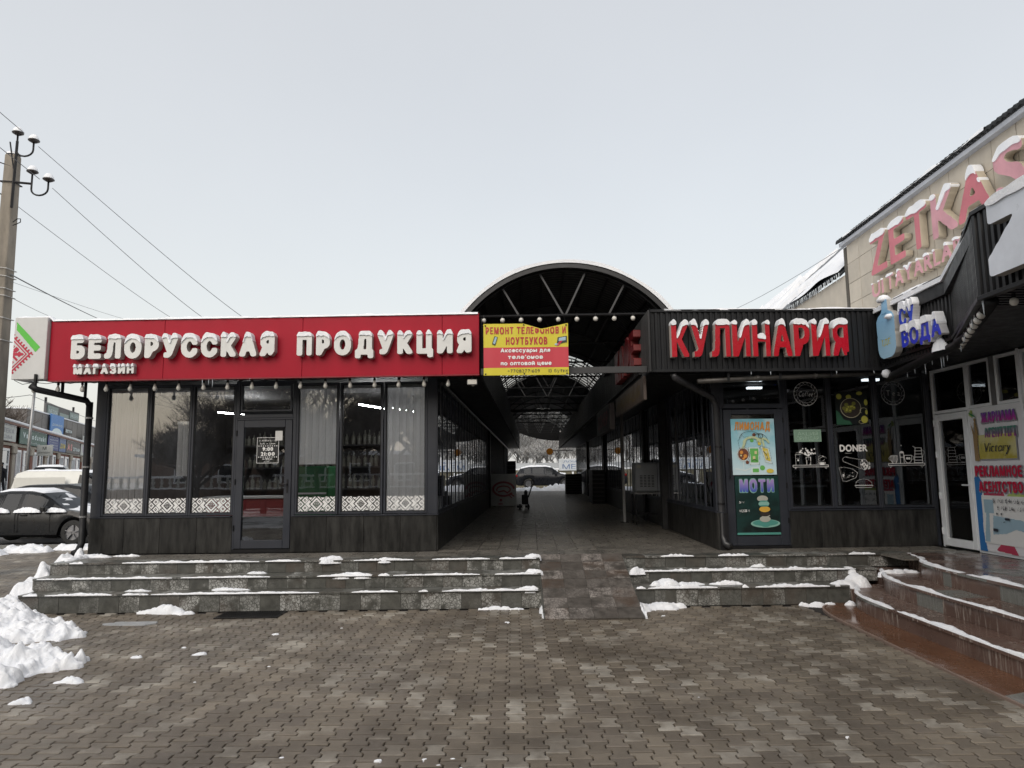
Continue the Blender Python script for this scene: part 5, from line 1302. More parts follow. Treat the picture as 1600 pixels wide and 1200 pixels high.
def doner(i):
    i.text('DONER', .06, .52, .62, .12, xs=.95, dil=.035, gap=.05); i.line([(.14, .595), (.42, .59)], .004)
    i.arc(.16, .49, .06, .045, 1.2, 4.6, .006); i.line([(.17, .53), (.42, .485)], .006); i.line([(.14, .45), (.40, .34)], .006); i.arc(.45, .41, .06, .085, 0, 6.3, .007); 
    r = random.Random(2)
    for q in range(46): a = r.uniform(0, 6.3); s_ = r.uniform(0, 1) ** .5; i.arc(.46 + cos(a) * .05 * s_, .41 + sin(a) * .075 * s_, .010, .008, 0, 5, .004, 6)
    for q in range(12): a = r.uniform(-1.2, .8); i.arc(.50 + cos(a) * .04, .40 + sin(a) * .07, .014, .010, 0, 5, .004, 6)
    i.line([(.03, .36), (.08, .15), (.14, .14), (.30, .20), (.33, .28), (.25, .34), (.12, .37)], .006, True); i.line([(.05, .35), (.10, .18), (.28, .25)], .004)
    for q in range(26): i.arc(r.uniform(.09, .27), r.uniform(.2, .3), .011, .008, 0, 5, .003, 6)
    i.arc(.42, .10, .13, .075, 0, pi, .006); i.line([(.29, .10), (.27, .07), (.57, .07), (.55, .10)], .005); i.line([(.29, .04), (.55, .04)], .006); i.line([(.28, .07), (.29, .04)], .005); i.line([(.56, .07), (.55, .04)], .005)
    for q in range(16): i.disc(.29 + .017 * q, .075 + .008 * (q % 2), .006)
    for q in range(7): i.disc(.34 + .03 * q, .13 + .012 * (q % 2), .004)
decal('window_decal', 'white DONER lettering with drawn wraps and a burger on the middle cafe window', 'window decal', doner, 1.83, 1.50, .62, .78)
nt_ = thing('framed_notice', 'small pale green notice on the first cafe window', 'notice', M_=on(FRm, 1.35, .02, 2.28))
obj('sheet', MB().box(1.15, .018, 2.285, 1.60, .026, 2.485), flat('notice_green', (.20, .32, .24)), nt_, FRm)
shapes([(flat('notice_print', (.34, .48, .38)), lambda i: (i.line([(.015, .015), (.435, .015), (.435, .185), (.015, .185)], .007, True), i.text('АКЦИЯ', .06, .39, .105, .06, dil=.01) if all(c in GLY for c in 'АКЦИЯ') else None, i.text('ОРИНДАР', .04, .41, .03, .06, dil=.01)))], nt_, FRm, 1.15, 2.285, .45, .2, .018)
fp = thing('food_picture', 'dark picture of a bowl of olives and lemons on the middle cafe window', 'poster', M_=on(FRm, 2.1, .02, 2.55))
obj('sheet', MB().box(1.87, .018, 2.56, 2.40, .026, 3.10), flat('food_dark', (.010, .013, .014), .3), fp, FRm)
OLV = flat('print_olive', (.17, .17, .03)); LEM = flat('print_lemon', (.45, .44, .07)); LEAF = flat('print_leaf', (.02, .09, .05)); RIM = flat('print_rim', (.50, .47, .33))
r4 = random.Random(9); olv = [(.235 + cos(a) * d_, .27 + sin(a) * d_) for a, d_ in [(r4.uniform(0, 6.3), r4.uniform(0, .11)) for _ in range(13)]]
shapes([(LEAF, lambda i: (i.poly([(.0, .0), (.25, .0), (.22, .06), (.12, .08), (.05, .2), (.0, .24)]),)),
        (LEM, lambda i: (i.disc(.06, .46, .045), i.disc(.22, .45, .045, .04), i.disc(.40, .51, .05, .03), i.disc(.50, .36, .03, .05), i.disc(.46, .08, .055, .06), i.disc(.5, .2, .02, .04))),
        (DKB, lambda i: i.disc(.24, .27, .165, .155)),
        (OLV, lambda i: [i.disc(x, y, .034, .031) for x, y in olv]),
        (LEM, lambda i: [i.disc(x + .008, y + .008, .015, .012) for x, y in olv[::2]]),
        (RIM, lambda i: (i.arc(.24, .27, .168, .158, 0, 6.3, .008, 36), i.arc(.45, .22, .06, .05, .4, 4, .007), i.arc(.42, .04, .06, .03, 2, 5, .007)))], fp, FRm, 1.87, 2.56, .53, .54, .018)
# prints on the passage side glass near the corner
def scribble(i):
    i.arc(.2, .2, .12, .17, 0, 6.3, .008); i.arc(.2, .2, .07, .10, 0, 6.3, .006); i.line([(.1, .4), (.2, .55), (.3, .4)], .008); i.text('ДОНЕР', .04, .36, .6, .09, dil=.02)
decal('window_decal', 'white drawn food decal on the passage glass just round the cafe corner', 'window decal', scribble, -1.05, 1.6, .4, .75, flat('print_dim', (.3, .3, .3)), fr=RWm, y=.015)
decal('window_decal', 'white drawn food decal on the second passage pane from the cafe corner', 'window decal', scribble, -1.75, 1.6, .4, .75, flat('print_dim', (.3, .3, .3)), fr=RWm, y=.015)

# ================================================================== WHITE GLAZED ENTRANCE (right wing)
WF = frame(6.86, 11.6, -pi / 2)
EB = thing('entrance_front', 'white framed glazed shop entrance on the right wing', 'shopfront', M_=WF @ Matrix.Translation((2, 0, .6)))
mb = MB(); frame_rect(mb, .02, .935, 2.70, 3.42, .05, 0, .07); w_ = obj('window', mb, WHITEP, EB, WF, bevel=.004); obj('pane', pane_mb(.07, .885, 2.75, 3.37, .03), GLASS, w_, WF)
for a, b in ((.94, 1.47), (1.58, 2.06), (2.10, 2.6), (2.62, 3.5), (3.52, 4.4), (4.42, 5.3), (5.32, 6.2)):
    mb = MB(); frame_rect(mb, a, b, 2.72, 3.42, .045, 0, .07); w_ = obj('window', mb, WHITEP, EB, WF, bevel=.004); obj('pane', pane_mb(a + .045, b - .045, 2.765, 3.375, .03), GLASS, w_, WF)
obj('post', MB().box(1.472, -.002, 2.72, 1.578, .072, 3.42), mat('grey_post', (.14, .14, .145), .5), EB, WF)
def wdoor(u0, u1, hx, lab=None):
    mb = MB().box(u0, -.02, .625, u0 + .10, .05, 2.69).box(u1 - .10, -.02, .625, u1, .05, 2.69).box(u0 + .1, -.02, .625, u1 - .1, .05, .745).box(u0 + .1, -.02, 2.585, u1 - .1, .05, 2.69)
    d = obj('door', mb, WHITEP, EB, WF, bevel=.006); obj('pane', pane_mb(u0 + .1, u1 - .1, .745, 2.585, .02), GLASS, d, WF)
    obj('handle', MB().tube([(hx, -.02, 1.58), (hx, -.07, 1.58), (hx - .12, -.07, 1.58)], .011, 8).box(hx - .014, -.03, 1.38, hx + .014, -.02, 1.64), WHITEP, d, WF)
    for z in (.8, 1.35, 2.0, 2.5): obj('hinge', MB().lathe([(.014, 0), (.014, .10)], (u0 + .01, -.03, z), 8), WHITEP, d, WF)
wdoor(.075, .90, .86)
obj('door_frame', MB().box(.02, 0, .6, .073, .07, 2.698).box(.902, 0, .6, .935, .07, 2.698), WHITEP, EB, WF, bevel=.003)
obj('wall_panel', MB().box(.94, .01, .6, 2.06, .07, 2.718), WHITEP, EB, WF)
obj('post', MB().box(2.062, -.02, .6, 2.11, .075, 3.44), WHITEP, EB, WF, bevel=.003)
wdoor(2.12, 3.05, 2.20)
for a, b in ((3.1, 3.9), (3.92, 4.7), (4.72, 5.5), (5.52, 6.2)):
    mb = MB(); frame_rect(mb, a, b, .62, 2.70, .06, 0, .07); w_ = obj('window', mb, WHITEP, EB, WF, bevel=.004); obj('pane', pane_mb(a + .06, b - .06, .68, 2.64, .03), GLASS, w_, WF)
obj('interior_wall', MB().box(-.1, 2.5, .5, 6.3, 2.6, 3.6).box(-.1, .2, .5, 0, 2.5, 3.6).box(6.2, .08, .5, 6.3, 2.5, 3.6).box(0, .08, .5, 6.2, 2.5, .59), DARKIN, EB, WF)
obj('lintel', MB().box(-.05, -.01, 3.425, 6.3, .1, 3.448), BLACKM, EB, WF)
VB = thing('agency_banner', 'white advertising agency banner with gold Victory panel beside the white door', 'banner', M_=WF @ Matrix.Translation((1.5, 0, .62)))
obj('sheet', MB().box(.945, -.006, .64, 2.055, .008, 2.70), flat('banner_white', (.74, .74, .76), .45), VB, WF)
CRM = flat('print_crimson', (.50, .01, .05)); MAG = gradient_mat('print_magenta_blue', (.55, .02, .25), (.08, .08, .42), 2.46, 2.66); GRG = gradient_mat('print_green_purple', (.30, .03, .25), (.02, .30, .18), 2.27, 2.42)
SHD = flat('print_shadow', (.30, .30, .34)); GOLD = gradient_mat('print_gold', (.38, .31, .03), (.55, .50, .16), 1.9, 2.3, .4, ((.60, .56, .30), 4, .8)); INKB = flat('print_ink', (.03, .035, .05)); BLP = flat('print_blue', (.03, .17, .45)); LBL = flat('print_light_blue', (.33, .47, .56)); TAN = flat('print_tan', (.30, .20, .09)); PNK = flat('print_rose', (.45, .05, .10))
shapes([(BLP, lambda i: i.poly([(.0, .0), (.16, .0), (.10, .3), (.16, 1.0), (.05, 1.12), (.0, 1.05)])),
        (PNK, lambda i: (i.poly([(.18, .80), (.62, .80), (.60, .86), (.2, .90)]), i.poly([(.35, .03), (.80, .0), (.72, .12), (.5, .16)]))),
        (flat('print_lime', (.42, .52, .16)), lambda i: (i.poly([(.66, .80), (1.1, .80), (1.1, .90), (.8, .88)]), i.poly([(.0, 1.98), (.05, 2.05), (.10, 2.04), (.08, 1.93)]))),
        (SGN, lambda i: (i.rect(.13, .12, 1.10, .80),)),
        (LBL, lambda i: (i.poly([(.32, .25), (.36, .52), (.95, .48), (1.05, .32), (.80, .35), (.60, .28)]), i.rect(.18, .55, .38, .74), i.poly([(.14, .14), (.25, .14), (.28, .6), (.22, .6)]))),
        (SHD, lambda i: (i.text('ЖАРНАМА', .28, 1.03, 1.815, .185, xs=.75, dil=.12, gap=.02), i.text('АГЕНТТІГІ', .33, 1.02, 1.60, .175, xs=.75, dil=.12, gap=.02), i.text('РЕКЛАМНОЕ', .04, 1.05, 1.05, .185, xs=.75, dil=.12, gap=.02), i.text('АГЕНТСТВО', .10, 1.04, .825, .185, xs=.75, dil=.12, gap=.02), i.rect(.21, 1.30, .99, 1.66))),
        (GOLD, lambda i: i.rect(.19, 1.32, .97, 1.67)),
        (MAG, lambda i: i.text('ЖАРНАМА', .30, 1.02, 1.84, .155, xs=.75, dil=.05, gap=.06)),
        (GRG, lambda i: i.text('АГЕНТТІГІ', .35, 1.0, 1.62, .15, xs=.75, dil=.05, gap=.06)),
        (CRM, lambda i: (i.text('РЕКЛАМНОЕ', .06, 1.04, 1.07, .155, xs=.75, dil=.05, gap=.06), i.text('АГЕНТСТВО', .12, 1.03, .85, .155, xs=.75, dil=.05, gap=.06))),
        (TAN, lambda i: (i.poly([(.10, 1.30), (.20, 1.30), (.18, 1.5), (.21, 1.7), (.17, 1.9), (.13, 1.85), (.14, 1.7), (.06, 1.86), (.05, 1.9), (.10, 1.65)]), i.disc(.16, 1.90, .025))),
        (flat('print_flag', (.05, .25, .10)), lambda i: (i.poly([(.02, 2.02), (.10, 1.96), (.20, 1.93), (.12, 1.99)]),)),
        (INKB, lambda i: (i.text('Victory', .30, .86, 1.42, .14, xs=.8, dil=.0, gap=.05, shear=.3), i.arc(.32, 1.50, .06, .08, 1, 5, .008), i.line([(.80, 1.45), (.76, 1.36), (.70, 1.38)], .008), i.text('8 701 641 06 62', .40, 1.08, .70, .07, dil=.025), i.text('8 708 246 73 00', .48, 1.08, .60, .07, dil=.025), i.disc(.47, .55, .016), i.disc(.56, .55, .016), i.rect(.36, .30, .46, .34), i.rect(.62, .47, .72, .50), i.text('ДОМ', .55, .62, .43, .03, dil=0)))],
       VB, WF, .945, .64, 1.11, 2.06, -.006, 110)

# ================================================================== BEIGE HALL BEHIND
BG = mat('beige_cladding', (.50, .445, .365), .5, var=.08, orand=.08, dirt=.12)
BW = frame(8.0, 16.4, -pi / 2 - .03)
HB = thing('market_hall', 'tall beige clad market hall with a snowy pitched roof', 'building', M_=BW @ Matrix.Translation((4, 0, 0)))
obj('wall', MB().box(0, .03, 0, 16, .3, 7.12), mat('joint_dark', (.09, .08, .065), .8), HB, BW)
cm = mesh_of('cladding_panel', MB().box(.006, 0, .006, .594, .028, .474), BG)
for j in range(8):
    for i in range(26): place('cladding_panel', cm, HB, BW @ Matrix.Translation((i * .6, rnd.uniform(-.002, .002), 3.3 + j * .478)))
mb = MB(); corr(mb, -.1, 16, -.34, 0, .001)
# roof edge: pale soffit band and dark corrugated edge
obj('roof_soffit', MB().box(-.12, -.12, 7.11, 16, .02, 7.19), mat('roof_edge_pale', (.42, .44, .48), .5), HB, BW)
rs = MB(); u = -.2
prof = []
while u < 16: prof += [(u, 0), (u + .06, .035), (u + .12, 0)]; u += .13
n = len(prof); vs = [(a, -.16, 7.20 + b) for a, b in prof] + [(a, 3.4, 9.0 + b) for a, b in prof] + [(a, -.16, 7.255 + b) for a, b in prof] + [(a, 3.4, 9.07 + b) for a, b in prof]
rs.add(vs, [(i, i + 1, n + i + 1, n + i) for i in range(n - 1)] + [(2 * n + i, 2 * n + i + 1, 3 * n + i + 1, 3 * n + i) for i in range(n - 1)] + [(2 * n + i + 1, 2 * n + i, i, i + 1) for i in range(n - 1)])
obj('roof', rs, BLACKM, HB, BW)
# far hall with pitched snowy roof
B2 = frame(7.0, 16.5, -pi / 2)
obj('gable_wall', MB().box(8.02, 16.46, 0, 14, 16.6, 7.1), mat('joint_dark', (.09, .08, .065), .8), HB)
obj('long_wall', MB().add([(8.03, 16.62, 0), (8.3, 16.62, 0), (9.5, 44, 0), (9.25, 44, 0), (8.03, 16.62, 6.46), (8.3, 16.62, 6.46), (9.5, 44, 6.46), (9.25, 44, 6.46)], [(0, 3, 2, 1), (4, 5, 6, 7), (0, 1, 5, 4), (1, 2, 6, 5), (2, 3, 7, 6), (3, 0, 4, 7)]), BG, HB)
e0, e1 = Vector((6.45, 16.7, 5.62)), Vector((8.75, 16.7, 7.75)); 
rm_ = MB(); N_ = 90; prof = []
for k in range(N_ * 2 + 1): y = 16.7 + k * .15; prof.append((y, .05 if k % 2 else 0))
vs = [(7.95 + .045 * (y - 16.7), y, 6.49 + b) for y, b in prof] + [(10.7 + .045 * (y - 16.7), y, 9.07 + b) for y, b in prof]; n = len(prof)
rm_.add(vs, [(i + 1, i, n + i, n + i + 1) for i in range(n - 1)]); rm_.add([(x, y, z - .05) for x, y, z in vs], [(i, i + 1, n + i + 1, n + i) for i in range(n - 1)])
obj('lower_roof', rm_, mat('zinc_sheet', (.16, .17, .18), .4, metal=.4), HB)
sm = MB()
def fsn(a, b):
    y = 16.72 + a * 26.8; s_ = b; h = .09 + .10 * mn.noise(Vector((y * .7, s_ * 2, 3))) - (.35 if mn.noise(Vector((y * .35, s_ * 1.2 + y * .25, 8))) > .10 else 0)
    return (7.93 + .045 * (y - 16.7) + 2.73 * s_ - h * .4, y, 6.51 + 2.55 * s_ + h)
sm.grid(fsn, 200, 16); obj('snow_sheet', MB().add(sm.v, [f[::-1] for f in sm.f]), SNOW, HB, smooth=True)
mb = MB()
for k in range(110): y = 16.7 + k * .12 + rnd.uniform(-.04, .04); icicle(mb, Vector((7.92 + .045 * (y - 16.7), y, 6.53)), rnd.uniform(.05, .22), .014)
obj('icicle', mb, ICE, HB, kind='stuff')
# snow drift caught along the roof edge
mb = MB(); n = 60; ridge(mb, [((BW @ Vector((.2 + k * .09, -.12, 0))).x, (BW @ Vector((.2 + k * .09, -.12, 0))).y) for k in range(n)], 7.26, lambda t, p: .10, lambda t, p: max(.004, .02 + .10 * mn.noise(Vector((p[1] * 1.4, 2, 1)))), 5); obj('snow_clump', mb, SNOW, HB, smooth=True)
# mall letters
PK1 = mat('faded_red_letter', (.50, .13, .16), .4, var=.12, scale=2); PK2 = mat('faded_pink_letter', (.56, .27, .31), .4, var=.18, scale=2); PKS = mat('letter_side_cream', (.48, .42, .33), .5)
MS = thing('hall_sign', 'faded pink letters ZETKASH over UI TAYARLAR on the beige hall', 'sign', M_=BW @ Matrix.Translation((3.5, -.1, 5.6)))
for ch, u0, w, mt in (('Z', 1.44, .72, PK1), ('E', 2.30, .60, PK1), ('T', 3.00, .72, PK1), ('K', 3.86, .78, PK2), ('A', 4.62, .92, PK1), ('S', 5.62, .74, PK2), ('H', 6.5, .70, PK2), ('A', 7.3, .8, PK1)):
    sign_letters(MS, BW, ch, u0, w, 5.96, .88, -.16, .14, mt, PKS, xs=.8, dil=.02, gap=0, square=True, cap=.075, sd=ord(ch), res=50)
sign_letters(MS, BW, 'UI', 1.42, .50, 5.48, .33, -.16, .14, PK2, PKS, xs=.8, dil=.015, gap=.08, square=True, cap=.07, sd=5, res=44)
sign_letters(MS, BW, 'TAYARLAR', 2.06, 2.62, 5.48, .33, -.16, .14, PK2, PKS, xs=.8, dil=.015, gap=.08, square=True, cap=.07, sd=15, res=44)

# ================================================================== PASSAGE CANOPY
AC = thing('passage_canopy', 'black barrel vault canopy under snow arching over the passage', 'canopy', M_=CF @ Matrix.Translation((0, 0, 4.3)))
RV, ZC = 2.05, 3.12; A0, A1 = radians(33), radians(147)
def vpt(a, y, r=RV): return (-cos(a) * r, y, ZC + sin(a) * r)
def vault(mb, y0, y1, dy=.075, na=22, amp=.012, r=RV):
    n = max(2, int((y1 - y0) / dy))
    mb.grid(lambda s, t: vpt(A0 + (A1 - A0) * s, y0 + (y1 - y0) * t, r + (amp if int(round(t * n)) % 2 else 0)), na, n)
VM = mat('vault_sheet', (.022, .022, .024), .4, var=.4)
PC, t, p, N, Lk = nodes_of('cloudy_polycarbonate')
p.inputs['Base Color'].default_value = (.45, .45, .42, 1); p.inputs['Roughness'].default_value = .4
tl2 = N('ShaderNodeBsdfTranslucent'); tl2.inputs[0].default_value = (.40, .40, .37, 1); trn = N('ShaderNodeBsdfTransparent'); mx = N('ShaderNodeMixShader'); mx.inputs[0].default_value = .65
mx2 = N('ShaderNodeMixShader'); mx2.inputs[0].default_value = .45
Lk(p.outputs[0], mx.inputs[1]); Lk(tl2.outputs[0], mx.inputs[2]); Lk(mx.outputs[0], mx2.inputs[1]); Lk(trn.outputs[0], mx2.inputs[2]); Lk(mx2.outputs[0], t.nodes['Material Output'].inputs[0])
for y0, y1 in ((-.12, 8.6), (13.2, 25.5)): mb = MB(); vault(mb, y0, y1); obj('roof_sheet', mb, VM, AC, CF)
for y0, y1 in ((8.65, 13.15), (25.55, 35.8)): mb = MB(); vault(mb, y0, y1, .3, 18, .0); obj('clear_sheet', mb, PC, AC, CF)
# front fascia arch
mb = MB(); n = 40; 
for k in range(n):
    a, b = A0 + (A1 - A0) * k / n, A0 + (A1 - A0) * (k + 1) / n
    q = [vpt(a, -.14, RV - .045), vpt(b, -.14, RV - .045), vpt(b, -.14, RV + .03), vpt(a, -.14, RV + .03)]; r_ = [(x, -.10, z) for x, _, z in q]
    mb.add(q + r_, [(0, 1, 2, 3), (7, 6, 5, 4), (0, 4, 5, 1), (3, 2, 6, 7)])
obj('front_arch', mb, VM, AC, CF)
ribm = MB(); ribm.tube([vpt(A0 + (A1 - A0) * k / 18, 0, RV - .05) for k in range(19)], .022, 6); rib = mesh_of('arch_rib', ribm, BLACKM)
chm = mesh_of('tie_bar', MB().tube([(-1.80, 0, 4.37), (1.80, 0, 4.37)], .022, 6), BLACKM)
struts = [((-1.02, 0, 4.84), (-.75, 0, 4.37)), ((-.40, 0, 5.06), (-.03, 0, 4.37)), ((.33, 0, 5.06), (.0, 0, 4.37)), ((.96, 0, 4.86), (.70, 0, 4.37)), ((-1.5, 0, 4.60), (-1.62, 0, 4.37)), ((1.5, 0, 4.60), (1.62, 0, 4.37))]
sms = [mesh_of('strut', MB().bar(a, b, .03, .03), mat('strut_grey', (.05, .05, .052), .45)) for a, b in struts]
for k in range(15):
    T_ = CF @ Matrix.Translation((0, .02 + k * 2.5, 0)); place('arch_rib', rib, AC, T_); place('tie_bar', chm, AC, T_)
    for s_ in sms: place('strut', s_, AC, T_)
for k in range(11):
    a = A0 + (A1 - A0) * (k + .5) / 11; q0 = vpt(a, -.05, RV - .02); q1 = vpt(a, 35.8, RV - .02); obj('purlin', MB().bar(q0, q1, .03, .03), BLACKM, AC, CF)
lat = MB()
for y0, y1 in ((8.7, 13.1), (25.6, 35.7)):
    y = y0
    while y < y1:
        lat.tube([vpt(A0 + (A1 - A0) * k / 12, y, RV - .04) for k in range(13)], .016, 4); y += .5
    for k in range(8):
        a = A0 + (A1 - A0) * (k + .2) / 8; lat.bar(vpt(a, y0, RV - .05), vpt(a + .22, y1, RV - .05), .02, .02)
obj('lattice', lat, BLACKM, AC, CF, kind='stuff')
obj('cross_beam', MB().box(-1.35, -.42, 3.355, 1.22, -.36, 3.455), mat('beam_grey', (.035, .035, .036), .45, dirt=.2), AC, CF, bevel=.004)
for y in (5.2, 16): obj('cross_beam', MB().box(-1.35, y, 4.15, 1.22, y + .08, 4.25), BLACKM, AC, CF)
obj('side_rail', MB().box(-1.83, 0, 4.28, -1.75, 35.8, 4.36).box(1.75, 0, 4.28, 1.83, 35.8, 4.36), BLACKM, AC, CF)
mb = MB()
for k in range(16):
    a, b = k / 16, (k + 1) / 16
    za, zb = [4.42 - .55 * t - .14 * sin(t * pi) for t in (a, b)]; xa, xb = -1.4 + 2.7 * a, -1.4 + 2.7 * b
    mb.add([(xa, 35.6, za), (xb, 35.6, zb), (xb, 35.6, 5.2), (xa, 35.6, 5.2)], [(0, 1, 2, 3)])
obj('end_valance', mb, BLACKM, AC, CF)
sn = MB(); na = 40
def fsv(s, t):
    a = radians(24) + radians(132) * s; y = SY0 + (SY1 - SY0) * t; e = min(1, (sin(s * pi)) * 3)
    th = .035 + (.05 + .03 * mn.noise(Vector((a * 3, y * .7, 2)))) + .03 * (1 - abs(sin(a)))
    x, yy, z = vpt(a, y, RV + th); return (x, yy, max(z, 4.25))
for SY0, SY1, nn_ in ((12.9, 25.6, 50), (-.16, 8.8, 40)): sn.grid(fsv, na, nn_)
# front lip of the snow
lip = [fsv(k / na, 0) for k in range(na + 1)]; inn_ = [vpt(radians(24) + radians(132) * k / na, -.16, RV + .032) for k in range(na + 1)]
sn.add(lip + inn_, [(i, na + 1 + i, na + 2 + i, i + 1) for i in range(na)])
sn.v = sn.v
tag(obj('snow', sn, SNOW, None, CF, smooth=True), 'snow blanket over the arched passage canopy', kind='stuff')
# globe bulbs on the tie bar
for k in range(9):
    q = CF @ Vector((-1.32 + k * .30, -.06, 4.345)); bulb('globe_bulb', Matrix.Translation(q), '%s round white bulb from the left across the arch over the passage' % ORD[k], 'round bulbs across the arch', globe_mesh, 1.0)
q = [CF @ Vector((-1.45 + k * .30, -.06, 4.375 - .0 * k)) for k in range(11)]; tag(obj('light_cord', MB().tube(q, .005, 5), BLACKM), 'black cord carrying the round bulbs across the arch', 'cord')

# phone repair banner
BNF = frame(-.43, 10.74, 0); BNW, BNH = 1.30, .80
PB_ = thing('repair_banner', 'yellow and red phone repair banner hanging across the passage mouth', 'banner', M_=BNF @ Matrix.Translation((.65, 0, 3.32)))
def bansurf(u, z):
    top = BNH
    if u > .62:
        d = min((u - .62) / .27, (1.29 - u) / .40); top = BNH - .085 * max(0, min(1, d))
    return top
def bany(u, z): return .012 * mn.noise(Vector((u * 3, z * 4, 1))) + .006 * mn.noise(Vector((u * 9, z * 9, 3)))
bn_y = flat('banner_yellow', (.62, .53, .03), .45); bn_r = flat('banner_red', (.52, .04, .06), .45)
for nm, z0, z1, mt in (('yellow_band', 0, .115, bn_y), ('red_band', .115, .43, bn_r), ('yellow_band', .43, 9, bn_y)):
    mb = MB()
    mb.grid(lambda s, t: (s * BNW, bany(s * BNW, 0), z0 + (min(z1, bansurf(s * BNW, 0)) - z0) * t), 40, 6); obj(nm, mb, mt, PB_, BNF @ Matrix.Translation((0, 0, 3.32)), smooth=True)
def warp(o):
    for v in o.data.vertices: v.co.y += bany(v.co.x + .65, 0)
BT = BNF @ Matrix.Translation((0, 0, 3.32))
for mt, fn in ((flat('banner_text_red', (.42, .03, .03)), lambda i: (i.text('РЕМОНТ ТЕЛЕФОНОВ И', .03, 1.27, .635, .115, xs=.55, dil=.045, gap=.08), i.text('НОУТБУКОВ', .34, .98, .47, .12, xs=.55, dil=.045, gap=.07))),
               (SGN, lambda i: (i.text('Аксессуары для', .26, 1.02, .352, .062, xs=.9, dil=.045, gap=.06), i.text('телефонов', .37, .91, .248, .064, xs=.9, dil=.045, gap=.06), i.text('по оптовой цене', .26, 1.04, .152, .062, xs=.9, dil=.045, gap=.06))),
               (LIN, lambda i: (i.text('+77082771609', .36, .86, .035, .06, xs=.85, dil=.04, gap=.06), i.text('13 бутик', .99, 1.29, .035, .06, xs=.85, dil=.04, gap=.06), i.poly([(.13, .48), (.18, .46), (.22, .59), (.17, .61)]), i.poly([(1.12, .47), (1.28, .50), (1.28, .60), (1.14, .58)]))),
               (LBL, lambda i: (i.poly([(.145, .495), (.175, .48), (.21, .585), (.18, .595)]), i.poly([(1.15, .52), (1.26, .53), (1.26, .585), (1.16, .57)]), i.disc(1.12, .47, .03, .015))),
               (CRM, lambda i: (i.line([(1.14, .46), (1.20, .53)], .03), i.disc(1.2, .54, .02)))):
    ik = Ink(BNW + .02, BNH, 220); fn(ik)
    X, Y = ik.XY(); tp = np.vectorize(lambda u: bansurf(u, 0))(X[0]); ik.m[Y > tp[None, :] - .012] = 0
    o = ik.build('print', mt, PB_, BT, 0, -.006, 0, bl=.4, kind='stuff'); warp(o)
    if mt in (LBL, CRM):
        for v in o.data.vertices: v.co.y -= .003
mb = MB()
for u, z in ((.03, .77), (.62, .78), (1.27, .77), (.03, .02), (.62, .02), (1.27, .02)): mb.lathe([(.001, -.012), (.012, -.010), (.012, .0)], (u, bany(u, 0) - .0, z), 8, axis='y')
obj('eyelet', mb, BLACKM, PB_, BT)
tag(obj('hanging_wire', MB().tube([(-.40, 10.75, 4.09), (-.40, 11.2, 4.36)], .003, 4).tube([(.19, 10.75, 4.09), (.19, 11.2, 4.36)], .003, 4).tube([(.84, 10.75, 4.09), (.84, 11.2, 4.36)], .003, 4), BLACKM), 'thin wires holding the phone repair banner', 'wire')

# ------------------------------------------------------------------ signs on the passage side of the cafe
SR = mat('dim_red_letter', (.17, .006, .012), .35)
# frame on the passage-side fascia: u toward the viewer, measured from far end
us_ = thing('side_letter_sign', 'dark red Cyrillic letters on the fascia inside the passage', 'sign', M_=sfm @ Matrix.Translation((34.2, -.05, 3.5)))
sign_letters(us_, sfm, 'КАФЕ' if 'Ф' in GLY else 'КАЕ', 32.6, 2.6, 3.55, .58, -.12, .12, SR, mat('dim_red_side', (.16, .02, .02), .5), xs=.5, dil=.04, gap=.05, square=True, res=60)
hb = thing('hanging_sign_board', 'brown sign board hanging under the passage fascia of the cafe', 'sign board', M_=sfm @ Matrix.Translation((33.5, -.02, 3.0)))
obj('board', MB().box(31.8, -.03, 2.96, 35.5, .02, 3.33), mat('brown_board', (.075, .055, .045), .4), hb, sfm, bevel=.005)
ik = Ink(3.6, .36, 60); ik.text('ИНФОРМАЦИЯ', .2, 3.3, .08, .2, xs=.8, dil=.01); ik.build('lettering', flat('board_print', (.16, .12, .05)), hb, sfm, 31.85, -.034, 2.96)
h2 = thing('red_hanging_sign', 'dark red box sign hanging deeper in the passage', 'sign board', M_=sfm @ Matrix.Translation((30, -.02, 3.0)))
obj('board', MB().box(28.2, -.10, 2.75, 31.2, .02, 3.33), mat('dark_box', (.03, .02, .02), .4), h2, sfm, bevel=.006)
ik = Ink(3, .58, 50); ik.text('ДОНЕР', .3, 2.7, .12, .34, xs=.7, dil=.05); ik.build('lettering', SR, h2, sfm, 28.2, -.105, 2.75)
pp = thing('white_post', 'slim white post standing in the passage before the coffee machine', 'post', (2.72, 17.7, .6))
obj('shaft', MB().box(2.69, 17.68, .61, 2.755, 17.74, 4.05), mat('post_white', (.40, .40, .40), .5, dirt=.3), pp, bevel=.004); obj('foot', MB().box(2.62, 17.62, .60, 2.82, 17.8, .615), BLACKM, pp)
vm = thing('vending_machine', 'grey coffee machine standing on a wheeled metal table in the passage', 'coffee machine', (3.15, 17.0, .6))
GB = mat('grey_enamel', (.28, .30, .32), .4, var=.1)
obj('body', MB().box(2.86, 16.8, 1.36, 3.40, 17.3, 2.04), GB, vm, bevel=.02); obj('front_panel', MB().box(2.89, 16.79, 1.40, 3.37, 16.798, 2.0), mat('grey_panel', (.38, .40, .43), .35), vm)
mb = MB()
for i in range(4):
    for j in range(8): mb.box(2.97 + i * .09, 16.783, 1.48 + j * .035, 3.03 + i * .09, 16.789, 1.495 + j * .035)
obj('vent', mb, BLACKM, vm, kind='stuff'); obj('sticker', MB().box(2.91, 16.782, 1.92, 3.0, 16.789, 1.98), flat('sticker_cream', (.5, .5, .42)), vm)
obj('table_top', MB().box(2.82, 16.76, 1.31, 3.44, 17.34, 1.345), STEEL, vm)
